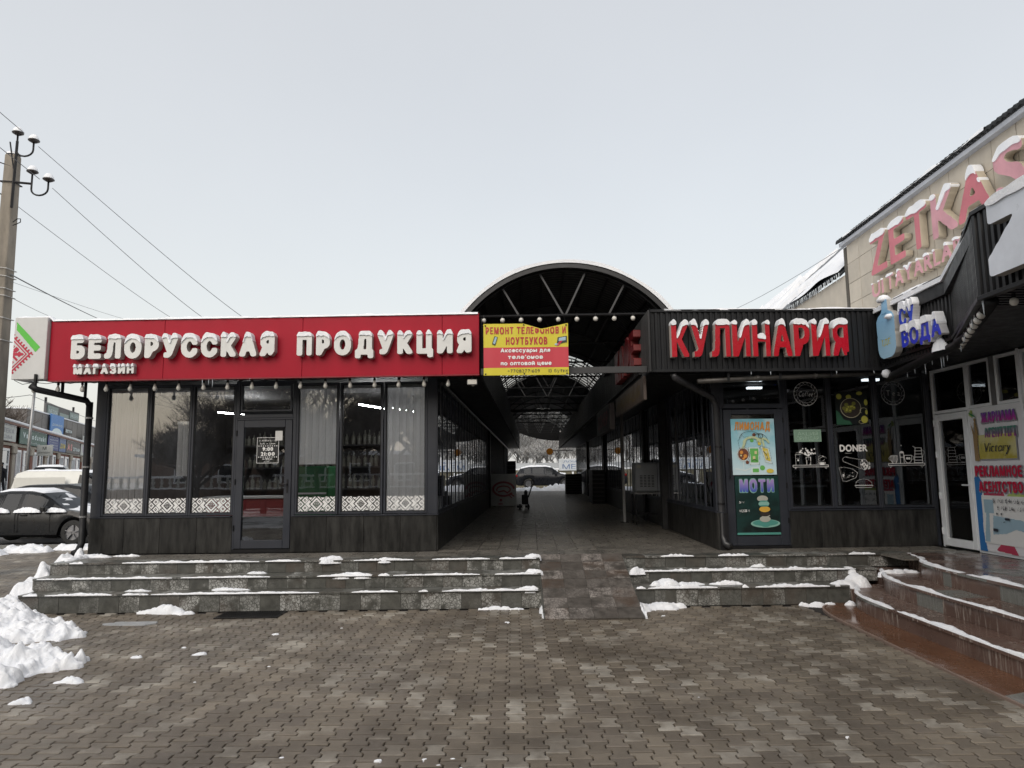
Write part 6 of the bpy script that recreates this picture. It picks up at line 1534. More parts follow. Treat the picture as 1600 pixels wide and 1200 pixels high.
for x in (2.86, 3.38):
    for y in (16.8, 17.28): obj('leg', MB().box(x - .015, y - .015, .70, x + .015, y + .015, 1.31), BLACKM, vm); obj('wheel', MB().lathe([(.001, -.015), (.045, -.015), (.045, .015), (.001, .015)], (x, y, .648), 10, axis='x'), BLACKM, vm)
obj('lower_shelf', MB().box(2.84, 16.78, .84, 3.42, 17.32, .86), BLACKM, vm)
cbx = thing('white_sign_box', 'white freezer box with a red oval crab logo on the left of the passage', 'freezer box', (-.36, 26.7, .6))
obj('body', MB().box(-.84, 26.5, .62, .10, 27.2, 1.79), mat('box_white', (.34, .34, .33), .5), cbx, bevel=.012)
def crab(i):
    i.arc(.48, .62, .38, .25, .15, 5.6, .075, 30); i.arc(.48, .60, .25, .13, -.8, 3.4, .05, 20); i.line([(.30, .52), (.50, .56), (.62, .48)], .06); i.line([(.72, .46), (.86, .36)], .05); i.line([(.7, .38), (.78, .3)], .04); i.disc(.38, .22, .05); i.line([(.3, .08), (.44, .08)], .04)
ik = Ink(.94, 1.15, 70); crab(ik); ik.build('logo', flat('logo_red', (.22, .05, .06)), cbx, I4, -.84, 26.495, .62)
for x in (-.7, -.05): obj('wheel', MB().lathe([(.001, -.02), (.03, -.02), (.03, .02), (.001, .02)], (x, 26.7, .625), 10, axis='x'), BLACKM, cbx)
pt = thing('hand_truck', 'black hand truck parked beside the white freezer box', 'hand truck', (.40, 24.2, .6))
lp_ = [(.66 + .05 * cos(a), 24.2, 1.50 + .08 * sin(a)) for a in [k * pi / 6 for k in range(13)]]
obj('handle', MB().tube(lp_, .014, 6).tube([(.63, 24.2, 1.42), (.60, 24.2, 1.30), (.52, 24.2, 1.05), (.42, 24.2, .92)], .022, 8), BLACKM, pt, smooth=True)
obj('pump', MB().box(.28, 24.1, .78, .50, 24.3, 1.10).lathe([(.06, 0), (.06, .25), (.03, .3)], (.42, 24.2, .95), 10), BLACKM, pt, bevel=.02)
for x in (.22, .50): obj('wheel', MB().lathe([(.001, -.03), (.09, -.03), (.10, 0), (.09, .03), (.001, .03)], (x, 24.15, .70), 14, axis='x'), BLACKM, pt)
obj('fork', MB().box(.12, 24.25, .66, .30, 25.1, .74).box(.40, 24.25, .66, .55, 25.1, .74), BLACKM, pt, bevel=.01)
for nm, lab, cat, b in (('display_stand', 'black slatted display stand on the right near the far end of the passage', 'display stand', (2.95, 40.2, .6, 3.85, 40.9, 1.72)), ('display_stand', 'tall black cabinet on the left near the far end of the passage', 'cabinet', (-.35, 44.5, .6, .18, 45.0, 2.55)), ('display_stand', 'black crate stack against the right wall halfway down the passage', 'crate stack', (3.1, 28, .6, 3.6, 29.4, 1.9))):
    o = thing(nm, lab, cat, ((b[0] + b[3]) / 2, b[1], .6)); obj('case', MB().box(*b), BLACKM, o, bevel=.01)
    for k in range(7): z = b[2] + .1 + k * (b[5] - b[2] - .15) / 7; obj('slat', MB().box(b[0] + .02, b[1] - .012, z, b[3] - .02, b[1] - .001, z + .05), mat('stand_slat', (.03, .03, .03), .4), o)
rsn = thing('round_sign', 'orange round sign on a bracket near the far end of the passage', 'sign', (3.2, 34, 2.7))
obj('disc', MB().lathe([(.001, -.05), (.19, -.05), (.19, .05), (.001, .05)], (2.05, 40, 2.98), 20, axis='y').mapped(Matrix.Translation((.02, 0, 0))), mat('orange_disc', (.50, .20, .02), .4), rsn, smooth=False)
obj('bracket', MB().box(2.25, 39.98, 3.02, 3.4, 40.02, 3.06), BLACKM, rsn)
# ================================================================== VEHICLES
def interp(P, x):
    if x <= P[0][0]: return P[0][1]
    for (a, b), (c, d) in zip(P[:-1], P[1:]):
        if x <= c: t = (x - a) / (c - a); return b + (d - b) * t
    return P[-1][1]
CARG = glass_mat('car_glass', (.05, .06, .065), .6, 1.5); RUB = mat('tyre_rubber', (.018, .018, .018), .75); RIM = mat('alloy_rim', (.28, .28, .29), .35, metal=.6)
def car(name, label, cat, x, y, z, ang, L, Wd, top, belt, wheels, rw, paint, glassx, roofx, snow=0, rot_flip=False, panel_van=False):
    """top, belt: outlines along the length (0 nose .. L tail); glassx: glazed stretches of the side"""
    M_ = Matrix.Translation((x, y, z)) @ Matrix.Rotation(ang, 4, 'Z'); c = thing(name, label, cat, M_=M_)
    n = 96; hw = Wd / 2
    def half(s):
        e = min(s, L - s) / L; return hw * (1 - .22 * max(0, 1 - e / .10) ** 2.2 - .05 * max(0, 1 - e / .25) ** 2)
    rows = []; xs_ = [L * k / n for k in range(n + 1)]
    for s in xs_:
        zb = .22 + .10 * max(0, 1 - min(s, L - s) / (L * .07))
        for wx in wheels:
            d = abs(s - wx)
            if d < rw + .06: zb = max(zb, rw * .9 + sqrt(max(0, (rw + .06) ** 2 - d * d)) * .98)
        zt = interp(top, s); zl = min(interp(belt, s), zt); h = half(s); g = max(0, min(1, (zt - zl) / .35)); rwid = h * (.97 - .23 * g)
        mid = (max(zb, .3) + zl) / 2
        zb2 = min(zb, zl - .06)
        rows.append([(h * .90, zb2), (h * .985, min(zb2 + .06, zl - .03)), (h, max(mid, zb2 + .05) if mid > zb2 + .05 else (zb2 + zl) / 2), (h * .985, zl - .035), (h * .955, zl), (rwid * 1.0, zl + (zt - zl) * .80 if g > .1 else zl + (zt - zl) * .5), (rwid * .88, zl + (zt - zl) * .955), (rwid * .5, zt - .006), (0, zt)])
    m = len(rows[0]); vs = []
    for s, r in zip(xs_, rows):
        for (w, zz) in r: vs.append((L / 2 - s, -w, zz))
        for (w, zz) in r[-2::-1]: vs.append((L / 2 - s, w, zz))
    q = 2 * m - 1; body = MB(); gl = MB(); fb, fg = [], []
    for i in range(n):
        s = (xs_[i] + xs_[i + 1]) / 2; zt, zl = interp(top, s), interp(belt, s); tall = zt - zl
        for j in range(q - 1):
            f = (i * q + j, (i + 1) * q + j, (i + 1) * q + j + 1, i * q + j + 1)
            side = j in (4,) or j == q - 2 - 4
            slope = abs(interp(top, s + .05) - interp(top, s - .05)) / .1
            isg = side and tall > .16 and any(a <= s <= b for a, b in glassx)
            isg |= (4 < j < q - 2 - 4) and tall > .05 and slope > .30 and any(a <= s <= b for a, b in roofx)
            (fg if isg else fb).append(f[::-1])
    body.add(vs, fb); gl.add(vs, fg)
    for e, nn in ((0, 1), (n, -1)): body.add([vs[e * q + k] for k in range(q)], [tuple(range(q))[::nn]])
    o = obj('body', body, paint, c, M_, smooth=True); o.data.polygons.foreach_set('use_smooth', [True] * len(o.data.polygons))
    ws = o.modifiers.new('normals', 'EDGE_SPLIT'); ws.split_angle = radians(38)
    o = obj('window', gl, CARG, c, M_, smooth=False)
    obj('underbody', MB().box(-L / 2 + .2, -hw * .86, .24, L / 2 - .2, hw * .86, .62), BLACKM, c, M_)
    obj('interior', MB().box(-L * .22, -hw * .6, .6, L * .1, hw * .6, interp(belt, L / 2) + .03), BLACKM, c, M_, bevel=.05)
    for wx in wheels:
        for sd_ in (-1, 1):
            cx = L / 2 - wx; t_ = obj('wheel', MB().lathe([(rw * .62, -.10), (rw * .9, -.10), (rw, -.07), (rw, .07), (rw * .9, .10), (rw * .62, .10)], (cx, sd_ * (hw - .12), rw), 24, axis='y'), RUB, c, M_, smooth=False)
            rm2 = MB().lathe([(rw * .64, -.085), (rw * .60, -.09), (rw * .58, -.05), (.001, -.05)], (cx, 0, rw), 24, axis='y')
            for k in range(5):
                a = 2 * pi * k / 5 + .3; rm2.bar((cx + cos(a) * .04, -.075, rw + sin(a) * .04), (cx + cos(a) * rw * .6, -.085, rw + sin(a) * rw * .6), .055, .02)
            if sd_ > 0: rm2.v = [(a, -b, cc) for a, b, cc in rm2.v]; rm2.f = [f[::-1] for f in rm2.f]
            rm2.v = [(a, b + sd_ * (hw - .12), cc) for a, b, cc in rm2.v]; obj('rim', rm2, RIM, t_, M_)
    zb_ = interp(belt, L * .3)
    for sd_ in (-1, 1):
        mx_ = L / 2 - (glassx[0][0] + .12) if glassx else L * .2
        obj('side_mirror', MB().box(mx_ - .05, sd_ * (hw + .0), zb_ - .01, mx_ + .09, sd_ * (hw + .20), zb_ + .13), paint, c, M_, bevel=.03, seg=2)
        obj('headlight', MB().box(L / 2 - .30, sd_ * (hw * .55), interp(top, .1) - .16, L / 2 - .035, sd_ * (hw * .86), interp(top, .1) - .03), BULB, c, M_, bevel=.02)
        obj('tail_light', MB().box(-L / 2 + .03, sd_ * (hw * .62), interp(belt, L) - .22, -L / 2 + .30, sd_ * (hw * .88), interp(belt, L) - .06), mat('tail_red', (.3, .01, .01), .2), c, M_, bevel=.02)
        for dx in ((.0, 1.05) if not panel_van else (.1,)):
            hx = .15 - dx; obj('door_handle', MB().box(hx - .1, sd_ * (hw - .002), zb_ - .12, hx + .08, sd_ * (hw + .022), zb_ - .09), paint, c, M_, bevel=.008)
    # shut lines
    sl = MB()
    for s in [a for g_ in glassx for a in g_]:
        xx = L / 2 - s
        for sd_ in (-1, 1): sl.box(xx - .006, sd_ * (half(s) * .99 + .002), .35, xx + .006, sd_ * (half(s) * 1.0 + .005), zb_ - .04)
    obj('shut_line', sl, BLACKM, c, M_, kind='stuff')
    if snow:
        sn_ = MB(); svs = []; nn = n + 1
        for i, (s, r) in enumerate(zip(xs_, rows)):
            for k, j in enumerate([6, 7, 8, 9, 10]):
                w, zz = (r[j] if j < m else (-r[2 * m - 2 - j][0], r[2 * m - 2 - j][1])); tall = interp(top, s) - interp(belt, s)
                lo = snow * (.8 + .6 * mn.noise(Vector((s * 3, w * 3, x)))); 
                if tall < .3: lo *= .35 + .8 * (mn.noise(Vector((s * 2.2, w * 2, x + 3))) > .0)
                sl_ = abs(interp(top, s + .05) - interp(top, s - .05)) / .1
                if sl_ > .3: lo -= snow * 1.0 * (mn.noise(Vector((s * 4, w * 4, 1))) > -.35)
                if k in (0, 4) or i in (0, n): lo = -.01
                svs.append((L / 2 - s, -w * 1.02, zz + lo))
        fs = [(i * 5 + k, (i + 1) * 5 + k, (i + 1) * 5 + k + 1, i * 5 + k + 1) for i in range(n) for k in range(4)]
        sn_.add(svs, [f[::-1] for f in fs]); obj('snow_cover', sn_, SNOW, c, M_, smooth=True)
    return c, M_
SED_T = [(0, .62), (.12, .76), (.9, .90), (1.22, .95), (1.95, 1.40), (2.3, 1.475), (2.9, 1.48), (3.35, 1.42), (4.1, 1.10), (4.6, 1.05), (4.75, .98), (4.8, .70)]
SED_B = [(0, .60), (1.1, .90), (4.0, 1.0), (4.8, .96)]
BLK = mat('dirty_black_paint', (.006, .0065, .007), .34, var=.4, scale=5, dirt=.0, rvar=.12, spec=.35); DKG = mat('dark_grey_paint', (.008, .009, .012), .3, spec=.35, var=.2); WHV = mat('white_van_paint', (.62, .62, .58), .35, var=.05); SLV = mat('silver_paint', (.20, .21, .23), .3, metal=.4)
c_, Mc = car('parked_car', 'dirty black sedan with snow on its roof and sills parked by the kerb', 'car', -13.42, 20.45, .04, 0, 4.8, 1.84, SED_T, SED_B, (.93, 3.72), .33, BLK, [(1.55, 2.42), (2.50, 3.35), (3.42, 3.85)], [(1.2, 2.2), (3.3, 4.15)], .055)
mb = MB()
heap(mb, [(-13.42 + a, 19.52, w, .06, .09) for a, w in ((.25, .35), (-.65, .38), (1.0, .3), (-1.1, .2))], .02, base=.97, sd=2, lump=.03); obj('snow_clump', mb, SNOW, c_, smooth=True)
SUV_T = [(0, .75), (.15, .92), (.95, 1.06), (1.2, 1.12), (1.85, 1.58), (2.3, 1.66), (3.6, 1.64), (4.2, 1.50), (4.5, 1.12), (4.6, .8)]
SUV_B = [(0, .72), (1.1, 1.02), (4.0, 1.14), (4.6, 1.1)]
car('parked_car', 'black crossover parked between the black sedan and the white van', 'car', -14.1, 23.3, .0, 0, 4.6, 1.85, SUV_T, SUV_B, (.88, 3.6), .36, BLK, [(1.45, 2.35), (2.43, 3.3), (3.38, 3.95)], [(1.15, 2.1), (4.0, 4.6)], .0)
VAN_T = [(0, .95), (.1, 1.05), (.85, 1.28), (1.75, 1.88), (2.1, 1.98), (4.2, 2.0), (4.55, 1.90), (4.68, 1.3), (4.7, .9)]
VAN_B = [(0, .9), (.9, 1.22), (4.7, 1.25)]
cv, Mv = car('white_van', 'white panel van with a rounded snowy roof behind the parked black cars', 'van', -17.0, 28.2, .15, 0, 4.7, 1.85, VAN_T, VAN_B, (.9, 3.7), .34, WHV, [(1.15, 2.0)], [(.86, 1.8)], .03, panel_van=True)
obj('pressed_panel', MB().box(-2.0, -.945, 1.32, -.05, -.935, 1.72), WHV, cv, Mv, bevel=.01)
car('parked_car', 'silver off-roader seen end on before the brick shops', 'car', -23.6, 36.5, .82, radians(-62), 4.6, 1.85, SUV_T, SUV_B, (.88, 3.6), .36, SLV, [(1.45, 2.35), (2.43, 3.3), (3.38, 3.95)], [(1.15, 2.1), (4.0, 4.6)], .05)
car('parked_car', 'dark grey crossover framed by the far mouth of the passage', 'car', 2.45, 54.4, .62, 0, 4.6, 1.85, SUV_T, SUV_B, (.88, 3.6), .37, DKG, [(1.45, 2.35), (2.43, 3.3), (3.38, 3.95)], [(1.15, 2.1), (4.0, 4.6)], .09)

# ================================================================== TREES
BARK = mat('bark', (.055, .045, .038), .9, var=.3, scale=10)
BARKT = mat('twig_bark', (.10, .078, .062), .9, var=.2, scale=5)
def snowy_bark():
    m, t, p, N, Lk = nodes_of('snowy_bark'); g = N('ShaderNodeNewGeometry'); s = N('ShaderNodeSeparateXYZ'); Lk(g.outputs['Normal'], s.inputs[0])
    a = mathn(t, 'ADD', s.outputs[2], mathn(t, 'MULTIPLY', noisen(t, g.outputs['Position'], 3, 3), 1.0))
    c = mixc(t, rampn(t, a, .22, .46), (.07, .055, .042), (.85, .86, .87)); Lk(c, p.inputs['Base Color']); p.inputs['Roughness'].default_value = .85; return m
SBARK = snowy_bark()
def tree(name, label, x, y, z, H, seed, mt=(BARK, BARKT), depth=6, spread=.55, r0=None, trunk_h=.22, kids=(2, 4), sides=5, thin=.62, cat='tree'):
    r = random.Random(seed); tr = MB(); tw = MB(); r0 = r0 or H * .022
    def grow(p, d, L, rad, lv):
        pts = [p]; n = 3; dd = d.copy()
        for k in range(n):
            dd = (dd + Vector((r.uniform(-1, 1), r.uniform(-1, 1), r.uniform(-.3, .7))) * .16).normalized(); pts.append(pts[-1] + dd * L / n)
        rs = [rad * (1 - .35 * k / n) for k in range(n + 1)]
        (tr if lv < 2 else tw).tube(pts, rs, sides if lv < 3 else 3, cap=False)
        if lv >= depth: return
        m = r.randint(*kids) if lv else r.randint(4, 6)
        for k in range(m):
            t = r.uniform(.45, 1) if lv else r.uniform(.6, 1); q = pts[0].lerp(pts[-1], t) if t < .99 else pts[-1]
            i = min(n - 1, int(t * n)); q = pts[i].lerp(pts[i + 1], t * n - i)
            a = r.uniform(0, 2 * pi); side = Vector((cos(a), sin(a), r.uniform(-.1, .5))).normalized(); nd = (dd * (1 - spread) + side * spread + Vector((0, 0, .12))).normalized()
            grow(q, nd, L * r.uniform(.62, .86), max(rad * thin * r.uniform(.7, 1), .004), lv + 1)
        grow(pts[-1], dd, L * .72, max(rad * .62, .004), lv + 1)
    grow(Vector((0, 0, 0)), Vector((0, 0, 1)), H * trunk_h, r0, 0)
    zt = max(v[2] for v in tw.v); k = H / zt
    t_ = thing(name, label, cat, (x, y, z)); M_ = Matrix.Translation((x, y, z)) @ Matrix.Scale(k, 4)
    obj('trunk', tr, mt[0], t_, M_, smooth=True); obj('crown', tw, mt[1], t_, M_); return t_
tree('bare_tree', 'wide bare brown tree behind the brick shops on the left', -36.5, 47, 0.5, 8.2, 5, depth=6, spread=.62, trunk_h=.16, kids=(2, 4))
tree('bare_tree', 'bare brown tree farther left behind the brick shops', -42, 50, 0.5, 7.6, 8, depth=6, spread=.6, trunk_h=.16)
for k, (x, y, H, sd_, lab) in enumerate(((3.2, 63, 11, 3, 'snow covered tree with a forked trunk seen through the passage'), (-1.5, 66, 10, 4, 'snow laden tree on the left of the view through the passage'), (7.5, 68, 12, 6, 'snow laden tree on the right beyond the passage'), (1.2, 72, 10, 9, 'snow laden tree farthest back in the view through the passage'), (-3.2, 62, 9, 31, 'low snowy tree by the fence left beyond the passage'), (6.2, 64, 9.5, 32, 'low snowy tree by the fence right beyond the passage'), (0.4, 64.5, 9, 33, 'slim snowy tree by the fence beyond the passage'), (5.0, 76, 11, 12, 'pale snowy tree behind the forked tree beyond the passage'), (-6, 70, 11, 14, 'snowy tree beyond the passage to the far left'))):
    tree('snowy_tree', lab, x, y, .6, H, sd_, (SBARK, SBARK), depth=6, spread=.6, trunk_h=.18, kids=(2, 4), r0=H * .0065, thin=.68)
sroots = [o for o in COL.objects if o.name.startswith('snowy_tree') and o.parent is None]
for k, (x, y, s_, a) in enumerate(((-.6, 62.5, .85, 1), (2.0, 67, 1.0, 2), (4.3, 62.8, .8, 3), (8.2, 63, .9, 4), (-4.5, 64, .95, 5), (6.6, 70, 1.1, 6), (3.6, 73, 1.1, 2.5), (-2.2, 74, 1.15, .5), (10.5, 72, 1.2, 3.5), (0.9, 69, 1.0, 4.4), (5.6, 66, .9, 5.5), (2.8, 78, 1.3, 1.7), (7.6, 78, 1.3, .3), (-1.2, 80, 1.3, 2.9))):
    root = sroots[k % len(sroots)]; note_kids(root)
    c_ = copy_tree(root, Matrix.Translation((x, y, .5)) @ Matrix.Rotation(a, 4, 'Z') @ Matrix.Scale(s_, 4)); c_['label'] = 'snow laden tree of the thicket beyond the passage'; c_['group'] = 'snowy thicket beyond the passage'; c_['category'] = 'tree'
for k, (x, y, s_, a) in enumerate(((.4, 62.2, .42, 1), (1.6, 62.4, .38, 2), (2.7, 62.3, .45, 3), (3.8, 62.5, .40, 4), (-.8, 62.3, .45, 5), (4.9, 62.3, .42, 6), (-2, 62.4, .4, 0), (6.1, 62.3, .45, 2.2), (2.1, 63.6, .5, 3.3), (.9, 64, .55, 5.2))):
    root = sroots[(k * 2 + 1) % len(sroots)]; note_kids(root)
    c_ = copy_tree(root, Matrix.Translation((x, y, 1.2)) @ Matrix.Rotation(a, 4, 'Z') @ Matrix.Scale(s_, 4)); c_['label'] = 'low snow covered bush behind the fence beyond the passage'; c_['group'] = 'snowy bushes behind the fence'; c_['category'] = 'bush'; c_.name = 'snowy_bush'
# trees and fence across the square (behind the photographer): the shop windows mirror them
for k, (x, y, H, sd_, lab) in enumerate(((-10.5, -11, 11, 21, 'bare tree across the square left of the walk'), (-4.5, -13, 12, 22, 'big bare tree across the square opposite the shop door'), (1.5, -12, 10.5, 23, 'bare tree across the square opposite the passage'), (-16, -15, 12, 24, 'bare tree across the square at the far left'), (8, -14, 11, 25, 'bare tree across the square opposite the cafe'), (-7.5, -19, 13, 26, 'tall bare tree standing behind the wall across the square'))):
    tree('bare_tree', lab, x, y, 0, H, sd_, depth=7, spread=.58, trunk_h=.2, kids=(2, 3), r0=H * .009, thin=.66)
broots = [tree('bare_tree', l_, x, -11.5 - k, 0, 7.5, 41 + k, depth=6, spread=.66, trunk_h=.13, kids=(3, 4), r0=.07, thin=.66) for k, (x, l_) in enumerate(((-13.5, 'low spreading bare tree across the square, left of the big one'), (-7.6, 'low spreading bare tree across the square opposite the shop door'), (-1.5, 'low spreading bare tree across the square opposite the passage mouth')))]
for k, (x, y, s_, a) in enumerate(((-17.5, -12.5, .8, 1), (-10.4, -14.5, .75, 2), (-4.6, -13, .7, 3), (4, -13, .9, 6), (9, -12, .9, 2.7))):
    root = broots[k % 3]; note_kids(root)
    c_ = copy_tree(root, Matrix.Translation((x, y, 0)) @ Matrix.Rotation(a, 4, 'Z') @ Matrix.Scale(s_, 4)); c_['label'] = 'low bare tree in the row across the square'; c_['group'] = 'row of bare trees across the square'; c_['category'] = 'tree'
bw = thing('boundary_wall', 'low brown wall with pale balusters across the square', 'wall', (0, -16, 0))
obj('wall', MB().box(-30, -16.4, 0, 25, -16, 1.1), mat('brown_render', (.13, .085, .06), .8, dirt=.3), bw)
obj('rail', MB().box(-30, -16.35, 1.75, 25, -16.05, 1.87).box(-30, -16.35, 1.1, 25, -16.05, 1.18), SNOW, bw)
bm_ = mesh_of('baluster', MB().lathe([(.09, 0), (.10, .08), (.05, .16), (.11, .30), (.06, .48), (.09, .57)], n=8), mat('baluster_pale', (.5, .5, .47), .7), smooth=True)
for k in range(110): place('baluster', bm_, bw, Matrix.Translation((-29.5 + k * .48, -16.2, 1.18)))
hs = thing('apartment_block', 'brown low building across the square mirrored in the shop windows', 'building', (-5, -30, 0))
obj('wall', MB().box(-30, -32, 0, 20, -30, 3.3), mat('brown_render2', (.15, .10, .075), .8, dirt=.2), hs); obj('roof', MB().box(-31, -32.5, 3.301, 21, -29.6, 3.55), SNOW, hs)
for k in range(14): w_ = obj('window', MB().box(-28 + k * 3.4, -30.0, 1.3, -26.4 + k * 3.4, -29.95, 2.7), WHITEP, hs); obj('pane', MB().box(-27.9 + k * 3.4, -29.95, 1.4, -26.5 + k * 3.4, -29.93, 2.6), BLACKM, w_)

# ================================================================== LEFT BACKGROUND: brick shops
p0 = Vector((-28.9, 40, 0)); dv = Vector((-.400, .9165, 0)); SF = fr2(p0, p0 + dv)
ST = mat('stone_pale', (.36, .32, .26), .7, dirt=.2); DGL = glass_mat('dark_shop_glass', (.25, .27, .29), 1.8, 1.5)
BR = thing('brick_shops', 'row of brown brick shops with many signs beyond the street', 'building', M_=SF @ Matrix.Translation((15, 0, .8)))
obj('wall', MB().box(-6, .07, .2, 38, 8, 5.1), BRICK, BR, SF)
obj('roof', MB().box(-6.3, -.35, 5.101, 38.3, 8.3, 5.25), SNOW, BR, SF, bevel=.04); obj('cornice', MB().box(-6.2, -.3, 4.98, 38.2, .3, 5.10), mat('brick_cornice', (.22, .12, .09), .7), BR, SF)
obj('cornice', MB().box(-6.1, -.03, 3.78, 38.1, .069, 3.95), ST, BR, SF)
cols = [-2.5, 3.6, 8.5, 13.4, 18.4, 24.4, 30.5, 37]
for i, u in enumerate(cols):
    obj('column', MB().box(u - .35, -.05, .4, u + .35, .069, 3.3), ST if i % 2 else BRICK, BR, SF, bevel=.02); obj('capital', MB().box(u - .5, -.12, 3.301, u + .5, .069, 3.775), ST, BR, SF, bevel=.06)
for a, b in zip(cols[:-1], cols[1:]):
    m_ = (a + b) / 2; mb = MB(); frame_rect(mb, a + .9, m_ - .3, .7, 3.6, .14, .0, .068); frame_rect(mb, m_ + .3, b - .9, .7, 3.6, .14, .0, .068)
    w_ = obj('window', mb, WHITEP, BR, SF); mb = MB()
    for q in range(1, 4): mb.box(a + .9 + (m_ - a - 1.2) * q / 4, .005, .84, a + 1.0 + (m_ - a - 1.2) * q / 4, .05, 3.46)
    mb.box(m_ + .44, .005, 2.6, b - 1.04, .05, 2.72)
    obj('glazing_bar', mb, WHITEP, w_, SF, kind='stuff'); obj('pane', MB().box(a + 1.04, .052, .84, m_ - .44, .06, 3.46), DGL, w_, SF); obj('pane', MB().box(m_ + .44, .052, .84, b - 1.04, .06, 3.46), DGL, w_, SF)
def shopsign(u0, u1, z0, z1, mt, label, items, dep=.06, fr=SF, snow=True):
    s_ = thing('shop_sign', label, 'sign', M_=fr @ Matrix.Translation(((u0 + u1) / 2, -.1, z0)))
    obj('board', MB().box(u0, -dep - .1, z0, u1, -.1, z1), mt, s_, fr, bevel=.02)
    for k, (m2, fn) in enumerate(items):
        ik = Ink(u1 - u0, z1 - z0, 40); fn(ik, u1 - u0, z1 - z0); ik.build('print', m2, s_, fr, u0, -dep - .1 - .012 * (k + 1), z0, kind='stuff')
    if snow: obj('snow_cap', MB().box(u0, -dep - .12, z1 + .001, u1, -.05, z1 + .10), SNOW, s_, fr, bevel=.03)
def txt(s, a, b, c, h, xs=.9, dil=.04): return lambda i, W, H: i.text(s, a * W, b * W, c * H, h * H, xs=xs, dil=dil)
GRD = mat('sign_green', (.03, .10, .08), .5); BLD = mat('sign_blue', (.03, .05, .22), .5); LGT = mat('sign_pale', (.50, .52, .50), .5); DRK = mat('sign_dark', (.06, .055, .055), .5); GRY = mat('sign_grey', (.09, .08, .075), .6); BLS = mat('sign_sky_blue', (.06, .20, .48), .5)
shopsign(-2, 3.2, 4.0, 4.92, LGT, 'pale rounded sign at the left edge on the brick shops', [(SHD, lambda i, W, H: (i.text('АПТЕКА' if 'П' in GLY else 'АТЕКА', .1 * W, .9 * W, .5 * H, .3 * H), i.text('ДОМ', .2 * W, .8 * W, .15 * H, .22 * H)))])
shopsign(4.2, 12.6, 3.97, 4.95, GRD, 'dark green shop sign with big white lettering on the brick shops', [(WHP, lambda i, W, H: (i.text('VaVodunski', .08 * W, .95 * W, .40 * H, .42 * H, dil=.09), i.text('DomDom', .35 * W, .72 * W, .1 * H, .16 * H, dil=.05)))])
shopsign(13.1, 17.4, 3.9, 5.1, BLD, 'navy blue sign with rows of white writing', [(WHP, lambda i, W, H: [i.text(s, .12 * W, .88 * W, (.78 - .17 * k) * H, .10 * H, dil=.05) for k, s in enumerate(('СУПЕРМАРКЕТ' if 'П' in GLY else 'СУЕРМАРКЕТ', 'ДОМ', 'РЕМОНТ', 'ТЕЛЕФОНОВ', 'И НОУТБУКОВ'))])])
shopsign(17.7, 20.6, 3.9, 4.95, mat('sign_midblue', (.08, .14, .30), .5), 'small blue sign with a yellow patch', [(YEL, lambda i, W, H: i.text('ДОМ', .1 * W, .9 * W, .25 * H, .4 * H, dil=.1))])
shopsign(20.9, 28.2, 3.9, 4.95, DRK, 'dark sign with red and white letters on the brick shops', [(LETR, lambda i, W, H: i.text('AS', .05 * W, .40 * W, .2 * H, .6 * H, dil=.08)), (WHP, lambda i, W, H: i.text('ZETKASH', .45 * W, .95 * W, .25 * H, .3 * H, dil=.05))])
shopsign(28.8, 36, 3.9, 5.1, LGT, 'white sign with violet letters at the far end of the brick shops', [(VIO, lambda i, W, H: i.text('УКА', .1 * W, .8 * W, .25 * H, .5 * H, dil=.08))])
# upper grey building
G2 = frame(-42.2, 62, radians(109.3))
GBd = thing('grey_mall', 'grey clad mall with blue panel rising behind the brick shops', 'building', M_=G2 @ Matrix.Translation((5, 0, 0)))
obj('wall', MB().box(-1, 0, 0, 30, 8, 7.8), mat('grey_cladding', (.13, .12, .115), .7, var=.1), GBd, G2); obj('roof_edge', MB().box(-1.1, -.05, 7.801, 30.1, 8.1, 7.9), SNOW, GBd, G2)
for k in range(14): obj('wall_panel', MB().box(-.9 + k * 2.2, -.03, 4.6, 1.2 + k * 2.2, -.001, 7.7), mat('grey_cladding2', (.15, .14, .13), .6, orand=.15), GBd, G2)
shopsign(5.3, 9.9, 6.0, 7.9, BLS, 'bright blue sign on the grey mall', [(WHP, lambda i, W, H: (i.disc(.5 * W, 0, .42 * W, .33 * H), i.text('ДОМИНО', .1 * W, .9 * W, .42 * H, .12 * H, dil=.03) if all(c in GLY for c in 'ДОМИНО') else None))], .1, G2 @ Matrix.Translation((0, -.1, 0)), False)
shopsign(10.6, 13.5, 6.3, 6.9, GRY, 'small white lettered sign on the grey mall', [(WHP, txt('ZETKA', .05, .95, .2, .6, dil=.1))], .1, G2 @ Matrix.Translation((0, -.1, 0)), False)
rb = thing('roof_billboard', 'dark lattice billboard with pale green sign fields above the grey mall', 'billboard', M_=G2 @ Matrix.Translation((9, 1, 8.4)))
obj('frame', MB().box(8.2, .9, 6.6, 21.5, 1.1, 9.2), mat('billboard_grey', (.085, .085, .085), .6), rb, G2)
for k, (a, b, c, d) in enumerate(((8.6, 12.4, 7.9, 9.0), (12.9, 16.6, 6.8, 8.6), (17.1, 21.1, 8.3, 9.0), (17.1, 21.1, 7.5, 8.15), (17.1, 21.1, 6.7, 7.3))):
    pn = obj('field', MB().box(a, .84, c, b, .899, d), mat('field_green', (.20, .26, .24), .5), rb, G2); ik = Ink(b - a, d - c, 40); ik.text('ДОМ' if k % 2 else 'МЕДИА', .1 * (b - a), .9 * (b - a), .3 * (d - c), .4 * (d - c), dil=.03); ik.build('lettering', WHP, pn, G2, a, .825, c)
for x in (9, 20): obj('support', MB().box(x, 1.11, 5.5, x + .2, 1.3, 9.8), BLACKM, rb, G2)
